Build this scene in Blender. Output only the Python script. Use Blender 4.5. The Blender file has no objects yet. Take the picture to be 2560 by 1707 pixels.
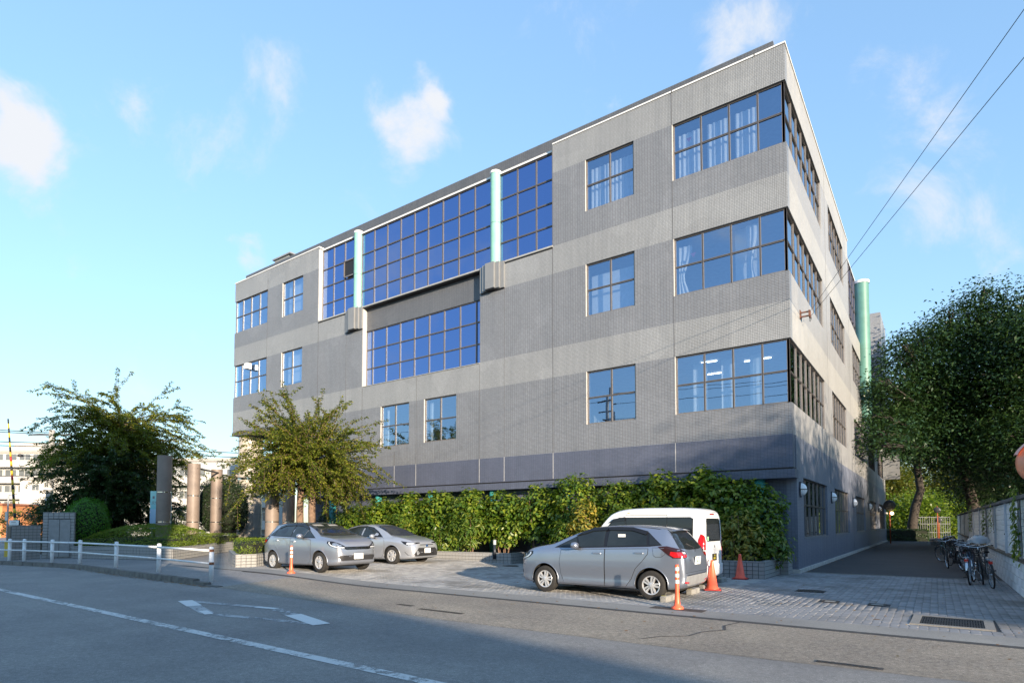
import bpy, bmesh, math, random
import numpy as np
from mathutils import Vector, Matrix
from mathutils.bvhtree import BVHTree
from mathutils.geometry import delaunay_2d_cdt

rnd = random.Random(7)
R = math.radians
scene = bpy.context.scene
COL = scene.collection

# ---------------------------------------------------------------- camera
CAM = Vector((3.4964, -19.6361, 1.55))
YAW, PITCH = R(125.709), R(2.571)
cd = bpy.data.cameras.new('camera')
cam = bpy.data.objects.new('camera', cd)
COL.objects.link(cam)
fwd = Vector((math.cos(PITCH) * math.cos(YAW), math.cos(PITCH) * math.sin(YAW), math.sin(PITCH)))
cam.location = CAM
cam.rotation_euler = fwd.to_track_quat('-Z', 'Y').to_euler()
cd.sensor_width = 36.0
cd.lens = 36.0 * 1472.33 / 2560.0
cd.shift_y = (1241.57 - 853.5) / 2560.0
cd.clip_start = 0.1
cd.clip_end = 4000
scene.camera = cam

# ---------------------------------------------------------------- sky and sun
SUN_AZ = Vector((0.880, -0.475, 0)).normalized()
SUN_EL = R(10.5)
SUN = Vector((SUN_AZ.x * math.cos(SUN_EL), SUN_AZ.y * math.cos(SUN_EL), math.sin(SUN_EL)))
world = bpy.data.worlds.new('World')
scene.world = world
world.use_nodes = True
wn, wl = world.node_tree.nodes, world.node_tree.links
wn.clear()
w_out = wn.new('ShaderNodeOutputWorld')
w_bg = wn.new('ShaderNodeBackground')
w_sky = wn.new('ShaderNodeTexSky')
w_sky.sky_type = 'NISHITA'
w_sky.sun_disc = False
w_sky.sun_elevation = SUN_EL
w_sky.sun_rotation = math.atan2(SUN.x, SUN.y)
w_sky.altitude = 30
w_sky.air_density = 1.45
w_sky.dust_density = 0.05
w_sky.ozone_density = 2.7
w_bg.inputs['Strength'].default_value = 0.15
tc = wn.new('ShaderNodeTexCoord')

def wmath(op, a, b=None, c=None):
    n = wn.new('ShaderNodeMath'); n.operation = op
    for i, v in enumerate((a, b, c)):
        if v is None: continue
        if hasattr(v, 'is_output'): wl.new(v, n.inputs[i])
        else: n.inputs[i].default_value = v
    return n.outputs[0]

def wvec(op, a, b):
    n = wn.new('ShaderNodeVectorMath'); n.operation = op
    for i, v in enumerate((a, b)):
        if hasattr(v, 'is_output'): wl.new(v, n.inputs[i])
        else: n.inputs[i].default_value = v
    return n

# clouds: drifting wisps and small cumulus, each a bump round its own direction broken up by noise
direction = tc.outputs['Generated']
nz = wn.new('ShaderNodeTexNoise'); nz.inputs['Scale'].default_value = 7.0
nz.inputs['Detail'].default_value = 11; nz.inputs['Roughness'].default_value = 0.66; nz.inputs['Distortion'].default_value = 0.35
wl.new(direction, nz.inputs['Vector'])
nbig = wn.new('ShaderNodeTexNoise'); nbig.inputs['Scale'].default_value = 2.3
nbig.inputs['Detail'].default_value = 5; nbig.inputs['Roughness'].default_value = 0.55
wl.new(direction, nbig.inputs['Vector'])
#          direction of the cloud           radius  weight
CLOUDS = [(-0.552, 0.576, 0.603, 0.027, 0.90), (-0.542, 0.592, 0.596, 0.027, 0.80), (-0.596, 0.569, 0.567, 0.037, 0.80), (-0.615, 0.554, 0.561, 0.028, 0.60), (-0.568, 0.602, 0.562, 0.037, 0.80), (-0.596, 0.596, 0.538, 0.032, 0.70), (-0.625, 0.589, 0.512, 0.029, 0.50), (-0.549, 0.637, 0.541, 0.025, 0.50), (-0.501, 0.648, 0.574, 0.028, 0.40), (-0.488, 0.652, 0.580, 0.016, 0.40), (-0.855, 0.200, 0.479, 0.030, 0.90), (-0.860, 0.214, 0.463, 0.036, 0.90), (-0.860, 0.235, 0.453, 0.026, 0.70), (-0.873, 0.231, 0.429, 0.026, 0.60), (-0.873, 0.201, 0.445, 0.031, 0.80), (-0.847, 0.193, 0.495, 0.017, 0.70), (-0.804, 0.285, 0.522, 0.021, 0.50), (-0.811, 0.300, 0.502, 0.016, 0.50), (-0.820, 0.308, 0.483, 0.014, 0.30), (-0.687, 0.404, 0.604, 0.034, 0.50), (-0.677, 0.429, 0.598, 0.034, 0.50), (-0.691, 0.383, 0.614, 0.033, 0.35), (-0.698, 0.430, 0.572, 0.023, 0.50), (-0.653, 0.432, 0.623, 0.028, 0.35), (-0.809, 0.443, 0.386, 0.028, 0.90), (-0.792, 0.466, 0.394, 0.025, 0.80), (-0.807, 0.461, 0.370, 0.025, 0.80), (-0.784, 0.482, 0.391, 0.016, 0.60), (-0.190, 0.752, 0.631, 0.050, 0.70), (-0.218, 0.755, 0.619, 0.034, 0.50), (-0.164, 0.754, 0.636, 0.043, 0.60), (0.014, 0.840, 0.542, 0.077, 0.40), (0.055, 0.870, 0.489, 0.077, 0.40), (0.033, 0.926, 0.377, 0.077, 0.45), (0.075, 0.946, 0.317, 0.033, 0.70), (0.045, 0.950, 0.309, 0.022, 0.50), (0.087, 0.921, 0.380, 0.047, 0.40), (-0.919, 0.344, 0.195, 0.030, 0.40), (-0.911, 0.369, 0.187, 0.025, 0.30), (-0.353, 0.730, 0.585, 0.012, 0.50),
          (-.22, -.88, .42, .050, .9), (-.29, -.86, .40, .040, .7), (-.62, -.66, .42, .060, .6), (-.70, -.61, .37, .050, .6), (-.55, -.72, .42, .040, .5), (-.68, -.70, .20, .05, .5), (-.2, -.82, .53, .05, .45), (0.45, -0.62, 0.64, 0.12, 0.6), (-0.8, -0.45, 0.4, 0.09, 0.6), (0.8, 0.45, 0.4, 0.10, 0.6)]
nw = wn.new('ShaderNodeTexNoise'); nw.inputs['Scale'].default_value = 16.0; nw.inputs['Detail'].default_value = 4
wl.new(direction, nw.inputs['Vector'])
warp = wvec('MULTIPLY', wvec('SUBTRACT', nw.outputs['Color'], (.5, .5, .5)).outputs[0], (.085, .085, .085)).outputs[0]
bent = wvec('ADD', direction, warp).outputs[0]
total = None
for (dx, dy, dz, rad, wgt) in CLOUDS:
    v = Vector((dx, dy, dz)).normalized()
    sub = wvec('SUBTRACT', bent, tuple(v))
    ln = wn.new('ShaderNodeVectorMath'); ln.operation = 'LENGTH'; wl.new(sub.outputs[0], ln.inputs[0])
    q = wmath('DIVIDE', ln.outputs['Value'], rad)
    g = wmath('POWER', 2.718, wmath('MULTIPLY', wmath('MULTIPLY', q, q), -0.9))
    g = wmath('MULTIPLY', g, wgt)
    total = g if total is None else wmath('ADD', total, g)
n0 = wmath('SUBTRACT', nz.outputs['Fac'], 0.5)
m = wmath('ADD', wmath('MULTIPLY', total, 0.62), wmath('MULTIPLY', n0, 2.7))
m = wmath('ADD', m, wmath('MULTIPLY', wmath('SUBTRACT', nbig.outputs['Fac'], 0.56), 0.55))
mr = wn.new('ShaderNodeMapRange'); mr.interpolation_type = 'SMOOTHSTEP'
mr.inputs['From Min'].default_value = 0.18; mr.inputs['From Max'].default_value = 1.25
wl.new(m, mr.inputs['Value'])
wm = wn.new('ShaderNodeMix'); wm.data_type = 'RGBA'
wm.inputs[7].default_value = (2.05, 2.12, 2.25, 1)
wl.new(mr.outputs[0], wm.inputs[0]); 
# film response of the photograph's sky: a softer toe-to-shoulder than the raw radiance
gm = wn.new('ShaderNodeGamma'); gm.inputs['Gamma'].default_value = 0.57
wl.new(w_sky.outputs[0], gm.inputs['Color'])
tint = wvec('MULTIPLY', gm.outputs[0], (0.90, 1.17, 1.52)).outputs[0]
wl.new(tint, wm.inputs[6])
wl.new(wm.outputs[2], w_bg.inputs['Color'])
wl.new(w_bg.outputs[0], w_out.inputs['Surface'])

sd = bpy.data.lights.new('sun', 'SUN')
sd.energy = 3.7; sd.angle = R(0.55); sd.color = (1.0, 0.82, 0.61)
sun = bpy.data.objects.new('sun', sd); COL.objects.link(sun)
sun.rotation_euler = SUN.to_track_quat('Z', 'Y').to_euler()
sun.location = (20, -20, 40)

vs = scene.view_settings
vs.view_transform = 'Standard'; vs.look = 'None'; vs.gamma = 1.0; vs.use_curve_mapping = False
vs.exposure = 1.52
scene.cycles.max_bounces = 6; scene.cycles.transparent_max_bounces = 10
scene.cycles.use_denoising = True
scene.cycles.sample_clamp_indirect = 6

# ---------------------------------------------------------------- helpers
class MB:
    """collects faces; build() links them as ONE mesh object"""
    def __init__(s): s.v = []; s.f = []; s.m = []
    def face(s, pts, m=0):
        b = len(s.v); s.v += [tuple(p) for p in pts]; s.f.append(tuple(range(b, b + len(pts)))); s.m.append(m)
    def box(s, x0, x1, y0, y1, z0, z1, m=0):
        b = len(s.v)
        s.v += [(x0, y0, z0), (x1, y0, z0), (x1, y1, z0), (x0, y1, z0), (x0, y0, z1), (x1, y0, z1), (x1, y1, z1), (x0, y1, z1)]
        for q in ((0, 3, 2, 1), (4, 5, 6, 7), (0, 1, 5, 4), (1, 2, 6, 5), (2, 3, 7, 6), (3, 0, 4, 7)):
            s.f.append(tuple(b + i for i in q)); s.m.append(m)
        return s
    def bevbox(s, x0, x1, y0, y1, z0, z1, e=0.01, m=0):
        """box whose top and vertical edges are chamfered"""
        b = len(s.v)
        def ring(i, z): return [(x0 + i + e, y0 + i, z), (x1 - i - e, y0 + i, z), (x1 - i, y0 + i + e, z), (x1 - i, y1 - i - e, z), (x1 - i - e, y1 - i, z), (x0 + i + e, y1 - i, z), (x0 + i, y1 - i - e, z), (x0 + i, y0 + i + e, z)]
        s.v += ring(0, z0) + ring(0, z1 - e) + ring(e, z1)
        for k in (0, 8):
            for i in range(8):
                j = (i + 1) % 8
                s.f.append((b + k + i, b + k + j, b + k + 8 + j, b + k + 8 + i)); s.m.append(m)
        s.f.append(tuple(b + 16 + i for i in range(8))); s.m.append(m)
        s.f.append(tuple(b + 7 - i for i in range(8))); s.m.append(m)
        return s
    def obox(s, c, ax, ay, hx, hy, z0, z1, m=0):
        """box turned about z: centre c(2d), unit axes ax, ay, half sizes"""
        b = len(s.v); P = []
        for sx, sy in ((-1, -1), (1, -1), (1, 1), (-1, 1)):
            P.append((c[0] + ax[0] * hx * sx + ay[0] * hy * sy, c[1] + ax[1] * hx * sx + ay[1] * hy * sy))
        s.v += [(p[0], p[1], z0) for p in P] + [(p[0], p[1], z1) for p in P]
        for q in ((0, 3, 2, 1), (4, 5, 6, 7), (0, 1, 5, 4), (1, 2, 6, 5), (2, 3, 7, 6), (3, 0, 4, 7)):
            s.f.append(tuple(b + i for i in q)); s.m.append(m)
        return s
    def tube(s, p0, p1, r0, r1=None, n=8, m=0, cap=True):
        if r1 is None: r1 = r0
        p0, p1 = Vector(p0), Vector(p1); d = (p1 - p0)
        if d.length < 1e-6: return s
        d.normalize(); a = d.orthogonal().normalized(); c = d.cross(a); b = len(s.v)
        for p, r in ((p0, r0), (p1, r1)):
            for i in range(n):
                t = 2 * math.pi * i / n
                s.v.append(tuple(p + a * (r * math.cos(t)) + c * (r * math.sin(t))))
        for i in range(n):
            j = (i + 1) % n
            s.f.append((b + i, b + j, b + n + j, b + n + i)); s.m.append(m)
        if cap:
            s.f.append(tuple(b + n - 1 - i for i in range(n))); s.m.append(m)
            s.f.append(tuple(b + n + i for i in range(n))); s.m.append(m)
        return s
    def path(s, pts, r, n=6, m=0):
        """tube swept through points; r number or list"""
        pts = [Vector(p) for p in pts]; k = len(pts)
        rr = r if isinstance(r, (list, tuple)) else [r] * k
        b = len(s.v); a = None
        for i, p in enumerate(pts):
            d = (pts[min(i + 1, k - 1)] - pts[max(i - 1, 0)]).normalized()
            if a is None: a = d.orthogonal().normalized()
            else:
                a = (a - d * a.dot(d))
                a = a.normalized() if a.length > 1e-6 else d.orthogonal().normalized()
            c = d.cross(a)
            for q in range(n):
                t = 2 * math.pi * q / n
                s.v.append(tuple(p + a * (rr[i] * math.cos(t)) + c * (rr[i] * math.sin(t))))
        for i in range(k - 1):
            for q in range(n):
                j = (q + 1) % n
                s.f.append((b + i * n + q, b + i * n + j, b + (i + 1) * n + j, b + (i + 1) * n + q)); s.m.append(m)
        s.f.append(tuple(b + n - 1 - i for i in range(n))); s.m.append(m)
        s.f.append(tuple(b + (k - 1) * n + i for i in range(n))); s.m.append(m)
        return s
    def lathe(s, prof, c=(0, 0, 0), n=16, axis='z', m=0, closed=False):
        """prof: list of (radius, height) about axis through c"""
        b = len(s.v); k = len(prof)
        for (r, h) in prof:
            for i in range(n):
                t = 2 * math.pi * i / n; u, w = r * math.cos(t), r * math.sin(t)
                if axis == 'z': s.v.append((c[0] + u, c[1] + w, c[2] + h))
                elif axis == 'y': s.v.append((c[0] + u, c[1] + h, c[2] + w))
                else: s.v.append((c[0] + h, c[1] + u, c[2] + w))
        for a in range(k if closed else k - 1):
            a2 = (a + 1) % k
            for i in range(n):
                j = (i + 1) % n
                s.f.append((b + a * n + i, b + a * n + j, b + a2 * n + j, b + a2 * n + i)); s.m.append(m)
        return s
    def prism(s, poly, z0, z1, m=0):
        b = len(s.v); n = len(poly)
        s.v += [(p[0], p[1], z0) for p in poly] + [(p[0], p[1], z1) for p in poly]
        s.f.append(tuple(b + n - 1 - i for i in range(n))); s.m.append(m)
        s.f.append(tuple(b + n + i for i in range(n))); s.m.append(m)
        for i in range(n):
            j = (i + 1) % n
            s.f.append((b + i, b + j, b + n + j, b + n + i)); s.m.append(m)
        return s
    def mesh(s, name, mats, smooth=False):
        me = bpy.data.meshes.new(name)
        me.from_pydata(s.v, [], s.f)
        for mt in (mats if isinstance(mats, (list, tuple)) else [mats]): me.materials.append(mt)
        if any(s.m): me.polygons.foreach_set('material_index', s.m)
        bm = bmesh.new(); bm.from_mesh(me); bmesh.ops.recalc_face_normals(bm, faces=bm.faces); bm.to_mesh(me); bm.free()
        if smooth: me.polygons.foreach_set('use_smooth', [True] * len(me.polygons))
        me.update()
        return me
    def build(s, name, mats, parent=None, smooth=False, loc=None):
        return link(name, s.mesh(name, mats, smooth), parent, loc)

def link(name, data, parent=None, loc=None):
    o = bpy.data.objects.new(name, data); COL.objects.link(o)
    if parent is not None: o.parent = parent
    if loc is not None: o.location = loc
    return o

def tag(o, label=None, cat=None, group=None, kind=None):
    if label: o['label'] = label
    if cat: o['category'] = cat
    if group: o['group'] = group
    if kind: o['kind'] = kind
    return o

def empty(name, loc=(0, 0, 0), rz=0, label=None, cat=None, group=None):
    o = bpy.data.objects.new(name, None); COL.objects.link(o)
    o.location = loc; o.rotation_euler = (0, 0, rz); o.empty_display_size = 0.2
    return tag(o, label, cat, group)

def struct(o): o['kind'] = 'structure'; return o

def autosmooth(o, deg=35):
    me = o.data; me.polygons.foreach_set('use_smooth', [True] * len(me.polygons))
    bm = bmesh.new(); bm.from_mesh(me); lim = R(deg)
    for e in bm.edges:
        if len(e.link_faces) == 2 and e.calc_face_angle(0) > lim: e.smooth = False
    bm.to_mesh(me); bm.free()
    return o

def copy_tree(o, parent=None):
    c = o.copy(); COL.objects.link(c); c.parent = parent
    for ch in list(o.children): copy_tree(ch, c)
    return c

def fast_mesh(name, V, quads, mats, smooth=False):
    """V (n,3) array, quads (m,4) or (m,3) index array"""
    me = bpy.data.meshes.new(name); n = quads.shape[1]; k = len(quads)
    me.vertices.add(len(V)); me.vertices.foreach_set('co', np.asarray(V, np.float32).ravel())
    me.loops.add(k * n); me.loops.foreach_set('vertex_index', np.asarray(quads, np.int32).ravel())
    me.polygons.add(k); me.polygons.foreach_set('loop_start', np.arange(0, k * n, n, dtype=np.int32))
    if smooth: me.polygons.foreach_set('use_smooth', np.ones(k, bool))
    me.update(calc_edges=True)
    for mt in (mats if isinstance(mats, (list, tuple)) else [mats]): me.materials.append(mt)
    return me

def cam_at(px, py, depth):
    """point of the place seen at photo pixel (2560 wide) at this distance along the view"""
    r = Vector((math.sin(YAW), -math.cos(YAW), 0)); u = r.cross(fwd)
    return CAM + (r * ((px - 1280) / 1472.33) + u * ((1241.57 - py) / 1472.33) + fwd) * depth

# ---------------------------------------------------------------- materials
MATS = {}
class NT:
    def __init__(s, name):
        s.m = bpy.data.materials.new(name); s.m.use_nodes = True
        s.n, s.l = s.m.node_tree.nodes, s.m.node_tree.links
        s.n.clear(); s.out = s.n.new('ShaderNodeOutputMaterial')
    def node(s, t, **kw):
        n = s.n.new(t)
        for k, v in kw.items(): setattr(n, k, v)
        return n
    def set(s, sock, v):
        if hasattr(v, 'is_output'): s.l.new(v, sock)
        else:
            if isinstance(v, (tuple, list)) and len(v) == 3 and sock.type == 'RGBA': v = (*v, 1)
            sock.default_value = v
    def math(s, op, a, b=None, c=None, clamp=False):
        n = s.node('ShaderNodeMath', operation=op, use_clamp=clamp)
        for i, v in enumerate((a, b, c)):
            if v is not None: s.set(n.inputs[i], v)
        return n.outputs[0]
    def mix(s, f, a, b, blend='MIX'):
        n = s.node('ShaderNodeMix', data_type='RGBA', blend_type=blend)
        s.set(n.inputs[0], f); s.set(n.inputs[6], a); s.set(n.inputs[7], b)
        return n.outputs[2]
    def coords(s): return s.node('ShaderNodeTexCoord').outputs['Object']
    def world(s): return s.node('ShaderNodeNewGeometry').outputs['Position']
    def scale(s, v, sc):
        n = s.node('ShaderNodeVectorMath', operation='MULTIPLY'); s.set(n.inputs[0], v); n.inputs[1].default_value = sc if isinstance(sc, tuple) else (sc,) * 3
        return n.outputs[0]
    def noise(s, v, scale, detail=4, rough=0.55):
        n = s.node('ShaderNodeTexNoise'); s.set(n.inputs['Vector'], v)
        n.inputs['Scale'].default_value = scale; n.inputs['Detail'].default_value = detail; n.inputs['Roughness'].default_value = rough
        return n.outputs['Fac']
    def ramp(s, f, a, b, lo=0.0, hi=1.0):
        n = s.node('ShaderNodeMapRange'); s.set(n.inputs['Value'], f)
        n.inputs['From Min'].default_value = lo; n.inputs['From Max'].default_value = hi
        n.inputs['To Min'].default_value = a; n.inputs['To Max'].default_value = b
        return n.outputs[0]
    def cramp(s, f, stops):
        n = s.node('ShaderNodeValToRGB'); s.set(n.inputs[0], f); e = n.color_ramp.elements
        e[0].position, e[0].color = stops[0][0], (*stops[0][1], 1)
        e[1].position, e[1].color = stops[-1][0], (*stops[-1][1], 1)
        for p, c in stops[1:-1]:
            x = e.new(p); x.color = (*c, 1)
        return n.outputs[0]
    def bump(s, h, dist, strength=1.0):
        n = s.node('ShaderNodeBump'); s.set(n.inputs['Height'], h); n.inputs['Distance'].default_value = dist; n.inputs['Strength'].default_value = strength
        return n.outputs[0]
    def pbr(s, col, rough=0.6, metal=0.0, normal=None, **kw):
        p = s.node('ShaderNodeBsdfPrincipled'); s.set(p.inputs['Base Color'], col); s.set(p.inputs['Roughness'], rough); s.set(p.inputs['Metallic'], metal)
        if normal is not None: s.l.new(normal, p.inputs['Normal'])
        for k, v in kw.items(): s.set(p.inputs[k.replace('_', ' ')], v)
        s.l.new(p.outputs[0], s.out.inputs[0])
        return p

def M(name, col, rough=0.6, metal=0.0, var=0.12, scale=6.0, bump=0.0, **kw):
    """plain surface with a little tonal variation and fine relief"""
    if name in MATS: return MATS[name]
    t = NT(name); c = t.coords()
    n = t.noise(c, scale, 5)
    dark = tuple(x * (1 - var) for x in col); lite = tuple(min(1, x * (1 + var)) for x in col)
    cc = t.mix(t.ramp(n, 0, 1, 0.3, 0.7), dark, lite)
    nrm = t.bump(t.noise(c, scale * 12, 3), bump) if bump else None
    t.pbr(cc, rough, metal, nrm, **kw)
    MATS[name] = t.m
    return t.m

def emit_mat(name, col, strength):
    t = NT(name); e = t.node('ShaderNodeEmission'); e.inputs[0].default_value = (*col, 1); e.inputs[1].default_value = strength
    t.l.new(e.outputs[0], t.out.inputs[0]); MATS[name] = t.m
    return t.m

def leaf_mat(name, stops, rough=0.45, trans=0.35, spec=0.5):
    """leaves: each leaf (mesh island) picks its own tone"""
    t = NT(name); g = t.node('ShaderNodeNewGeometry')
    pos = t.coords()
    f = t.math('ADD', t.math('MULTIPLY', g.outputs['Random Per Island'], 0.62), t.math('MULTIPLY', t.noise(pos, 0.9, 3), 0.42), clamp=True)
    c = t.cramp(f, stops)
    p = t.node('ShaderNodeBsdfPrincipled'); t.set(p.inputs['Base Color'], c); p.inputs['Roughness'].default_value = rough
    p.inputs['Specular IOR Level'].default_value = spec
    tr = t.node('ShaderNodeBsdfTranslucent')
    t.set(tr.inputs[0], t.mix(0.5, c, (0.9, 1.0, 0.35), 'MULTIPLY'))
    tr_c = t.mix(1.0, c, (1.5, 1.6, 0.8), 'MULTIPLY'); t.set(tr.inputs[0], tr_c)
    ms = t.node('ShaderNodeMixShader'); ms.inputs[0].default_value = trans
    t.l.new(p.outputs[0], ms.inputs[1]); t.l.new(tr.outputs[0], ms.inputs[2]); t.l.new(ms.outputs[0], t.out.inputs[0])
    MATS[name] = t.m
    return t.m
# ---------------------------------------------------------------- shared materials
def tile_mat(name, col, mortar, tw, th, rough=0.42, stain=0.10, gap=0.007):
    t = NT(name); p = t.world()
    sx = t.node('ShaderNodeSeparateXYZ'); t.l.new(p, sx.inputs[0])
    cb = t.node('ShaderNodeCombineXYZ')
    t.l.new(t.math('ADD', sx.outputs[0], sx.outputs[1]), cb.inputs[0]); t.l.new(sx.outputs[2], cb.inputs[1])
    b = t.node('ShaderNodeTexBrick', offset=0.0, squash=1.0)
    t.l.new(cb.outputs[0], b.inputs['Vector'])
    for k, v in (('Scale', 1.0), ('Mortar Size', gap), ('Mortar Smooth', 0.2), ('Bias', 0.0), ('Brick Width', tw), ('Row Height', th)): b.inputs[k].default_value = v
    b.inputs['Color1'].default_value = (*[x * 0.93 for x in col], 1); b.inputs['Color2'].default_value = (*[min(1, x * 1.07) for x in col], 1)
    b.inputs['Mortar'].default_value = (*mortar, 1)
    # panels of slightly different firing, rain streaks, repaired patches
    big = t.noise(t.scale(p, (0.35, 0.35, 0.5)), 1.0, 3)
    streak = t.noise(t.scale(p, (3.2, 3.2, 0.16)), 1.0, 5, 0.6)
    patch = t.node('ShaderNodeTexVoronoi'); t.l.new(t.scale(p, (0.9, 0.9, 0.9)), patch.inputs['Vector']); patch.inputs['Scale'].default_value = 1.0
    pv = t.node('ShaderNodeSeparateColor'); t.l.new(patch.outputs['Color'], pv.inputs[0])
    k = t.math('ADD', t.ramp(big, 1 - stain * 0.6, 1 + stain * 0.5, 0.3, 0.7), t.ramp(streak, -stain, stain * 0.6, 0.3, 0.72))
    k = t.math('ADD', k, t.ramp(pv.outputs[0], 0.0, stain * 0.7, 0.86, 0.9))
    hsv = t.node('ShaderNodeHueSaturation'); t.l.new(b.outputs['Color'], hsv.inputs['Color']); t.l.new(k, hsv.inputs['Value'])
    nrm = t.bump(t.math('SUBTRACT', 1.0, b.outputs['Fac']), 0.004, 0.6)
    t.pbr(hsv.outputs[0], t.ramp(streak, rough - 0.06, rough + 0.12, 0.3, 0.7), 0.0, nrm)
    MATS[name] = t.m
    return t.m

TILE_LIGHT = tile_mat('tile_light_grey', (0.292, 0.306, 0.322), (0.115, 0.122, 0.13), 0.0535, 0.0505, gap=0.006)
TILE_DARK = tile_mat('tile_mid_grey', (0.200, 0.213, 0.238), (0.085, 0.092, 0.104), 0.107, 0.0505, gap=0.006)
TILE_SLATE = tile_mat('tile_slate_blue', (0.100, 0.115, 0.168), (0.055, 0.064, 0.095), 0.105, 0.0455, gap=0.006)
SIDE_LIGHT = tile_mat('side_tile_light_brightened', (0.345, 0.345, 0.335), (0.26, 0.26, 0.255), 0.105, 0.0755)  # side copies of the front tiles, stronger sunlight put into their colour
SIDE_MID = tile_mat('side_tile_mid_brightened', (0.285, 0.29, 0.297), (0.22, 0.223, 0.23), 0.105, 0.0455)
SIDE_SLATE = tile_mat('side_tile_slate_brightened', (0.165, 0.185, 0.242), (0.12, 0.135, 0.175), 0.105, 0.0455)  # slate copy lightened, lifting the shade of the side wall by colour
TILE_ROOF = tile_mat('tile_roof_parapet', (0.10, 0.106, 0.118), (0.055, 0.058, 0.065), 0.105, 0.0755)
FRAME = M('window_bronze', (0.21, 0.185, 0.17), 0.38, 0.4, 0.05)
BLACK = M('black_gasket', (0.012, 0.012, 0.014), 0.6)
COPING = M('white_coping', (0.74, 0.74, 0.73), 0.4, 0.0, 0.05)
SHEET = M('painted_sheet_grey', (0.215, 0.222, 0.23), 0.45, 0.1, 0.05, 2.0)
JOINT_PALE = M('sealant_pale', (0.42, 0.42, 0.42), 0.8)
JOINT_DARK = M('sealant_dark', (0.10, 0.10, 0.105), 0.8)
TEAL = M('mint_green_paint', (0.24, 0.50, 0.41), 0.38, 0.0, 0.08, 3.0)
TEAL_SEAM = M('mint_seam', (0.10, 0.17, 0.15), 0.7)
ROOM = M('room_plaster', (0.40, 0.40, 0.39), 0.9)
CURTAIN = M('curtain_cloth', (0.80, 0.79, 0.76), 0.9, 0.0, 0.06, 8.0)
RED_MARK = M('red_marker', (0.30, 0.02, 0.09), 0.6)
LAMP_ON = emit_mat('lit_tube', (1.0, 0.95, 0.85), 3.5)

def glass_mat(name, refl, trans, base, edge=0.35):
    t = NT(name)
    lw = t.node('ShaderNodeLayerWeight'); lw.inputs['Blend'].default_value = edge
    nz_ = t.noise(t.scale(t.world(), (0.55, 0.55, 0.55)), 1.0, 2)
    nb = t.bump(nz_, 0.02, 0.12)
    g = t.node('ShaderNodeBsdfGlossy'); g.inputs['Roughness'].default_value = 0.008; g.inputs['Color'].default_value = (*refl, 1)
    t.l.new(nb, g.inputs['Normal'])
    tr = t.node('ShaderNodeBsdfTransparent'); tr.inputs[0].default_value = (*trans, 1)
    f = t.ramp(lw.outputs['Facing'], base, min(1, base + 0.45), 0.15, 0.95)
    ms = t.node('ShaderNodeMixShader'); t.set(ms.inputs[0], f)
    t.l.new(tr.outputs[0], ms.inputs[1]); t.l.new(g.outputs[0], ms.inputs[2]); t.l.new(ms.outputs[0], t.out.inputs[0])
    MATS[name] = t.m
    return t.m
GLASS = glass_mat('window_glass_blue', (0.52, 0.68, 0.93), (0.66, 0.76, 0.86), 0.46)
GLASS_SIDE = glass_mat('side_window_glass', (0.74, 0.82, 0.92), (0.30, 0.36, 0.40), 0.40)
GLASS_CW = glass_mat('curtain_wall_glass', (0.25, 0.37, 0.70), (0.16, 0.22, 0.36), 0.70)

# ---------------------------------------------------------------- the office building
L = 32.27            # length of the street front
DEEP = 41.0          # length of the side front
bld = empty('office_building', (0, 0, 0), 0, 'long three storey office building in grey banded tiles with blue glazing', 'building')
BANDS = [(0.12, 4.31, 2), (4.31, 7.30, 1), (7.30, 8.48, 0), (8.48, 11.45, 1), (11.45, 12.57, 0), (12.57, 15.55, 1), (15.55, 16.72, 0)]
TILES = [TILE_LIGHT, TILE_DARK, TILE_SLATE]

def wall_cells(name, a0, a1, zlo, zhi, holes, put):
    """wall built from cells between all opening edges; put(mb, a0, a1, z0, z1, mat)"""
    aa = sorted({a0, a1} | {h[0] for h in holes} | {h[1] for h in holes}); aa = [a for a in aa if a0 <= a <= a1]
    zz = sorted({zlo, zhi} | {h[2] for h in holes} | {h[3] for h in holes} | {b[0] for b in BANDS}); zz = [z for z in zz if zlo <= z <= zhi]
    mb = MB()
    for i in range(len(aa) - 1):
        run = None
        for j in range(len(zz) - 1):
            ca, cz = (aa[i] + aa[i + 1]) / 2, (zz[j] + zz[j + 1]) / 2
            if any(h[0] < ca < h[1] and h[2] < cz < h[3] for h in holes): continue
            mi = next((b[2] for b in BANDS if b[0] <= cz < b[1]), 0)
            put(mb, aa[i], aa[i + 1], zz[j], zz[j + 1], mi)
    return mb

T = 0.30
SILL = [5.28, 9.42, 13.53]; HEAD = [7.30, 11.45, 15.55]
CWX0, CWX1 = -23.66, -8.61
LOWX0, LOWX1 = -19.96, -12.33
front_holes = []
for s, h in zip(SILL, HEAD):
    front_holes += [(-3.67, 0.01, s, h), (-7.13, -5.14, s, h)]
    if s > 6: front_holes += [(-L - .01, -28.60, s, h), (-27.10, -25.13, s, h)]
front_holes += [(-18.58, -16.63, 5.28, 7.30), (-15.63, -13.67, 5.28, 7.30)]
front_holes += [(CWX0, CWX1, 12.57, 16.60), (LOWX0, LOWX1, 8.48, 12.57), (-L - .01, -24.9, 3.2, 7.17), (CWX0, CWX1, 16.60, 16.73)]
w = wall_cells('street_wall', -L, 0, 3.28, 16.72, front_holes, lambda mb, a0, a1, z0, z1, m: mb.box(a0, a1, 0, T, z0, z1, m))
w.build('street_wall', TILES, bld)
side_holes = []
SIDEW = [(-0.01, 6.93), (9.0, 14.10), (17.35, 22.60), (25.5, 30.5), (33.0, 39.0)]
for k, (s, h) in enumerate(zip(SILL, HEAD)):
    for a in (SIDEW[:2] if k == 2 else SIDEW[:3] if k == 1 else SIDEW): side_holes.append((*a, s, h))
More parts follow.
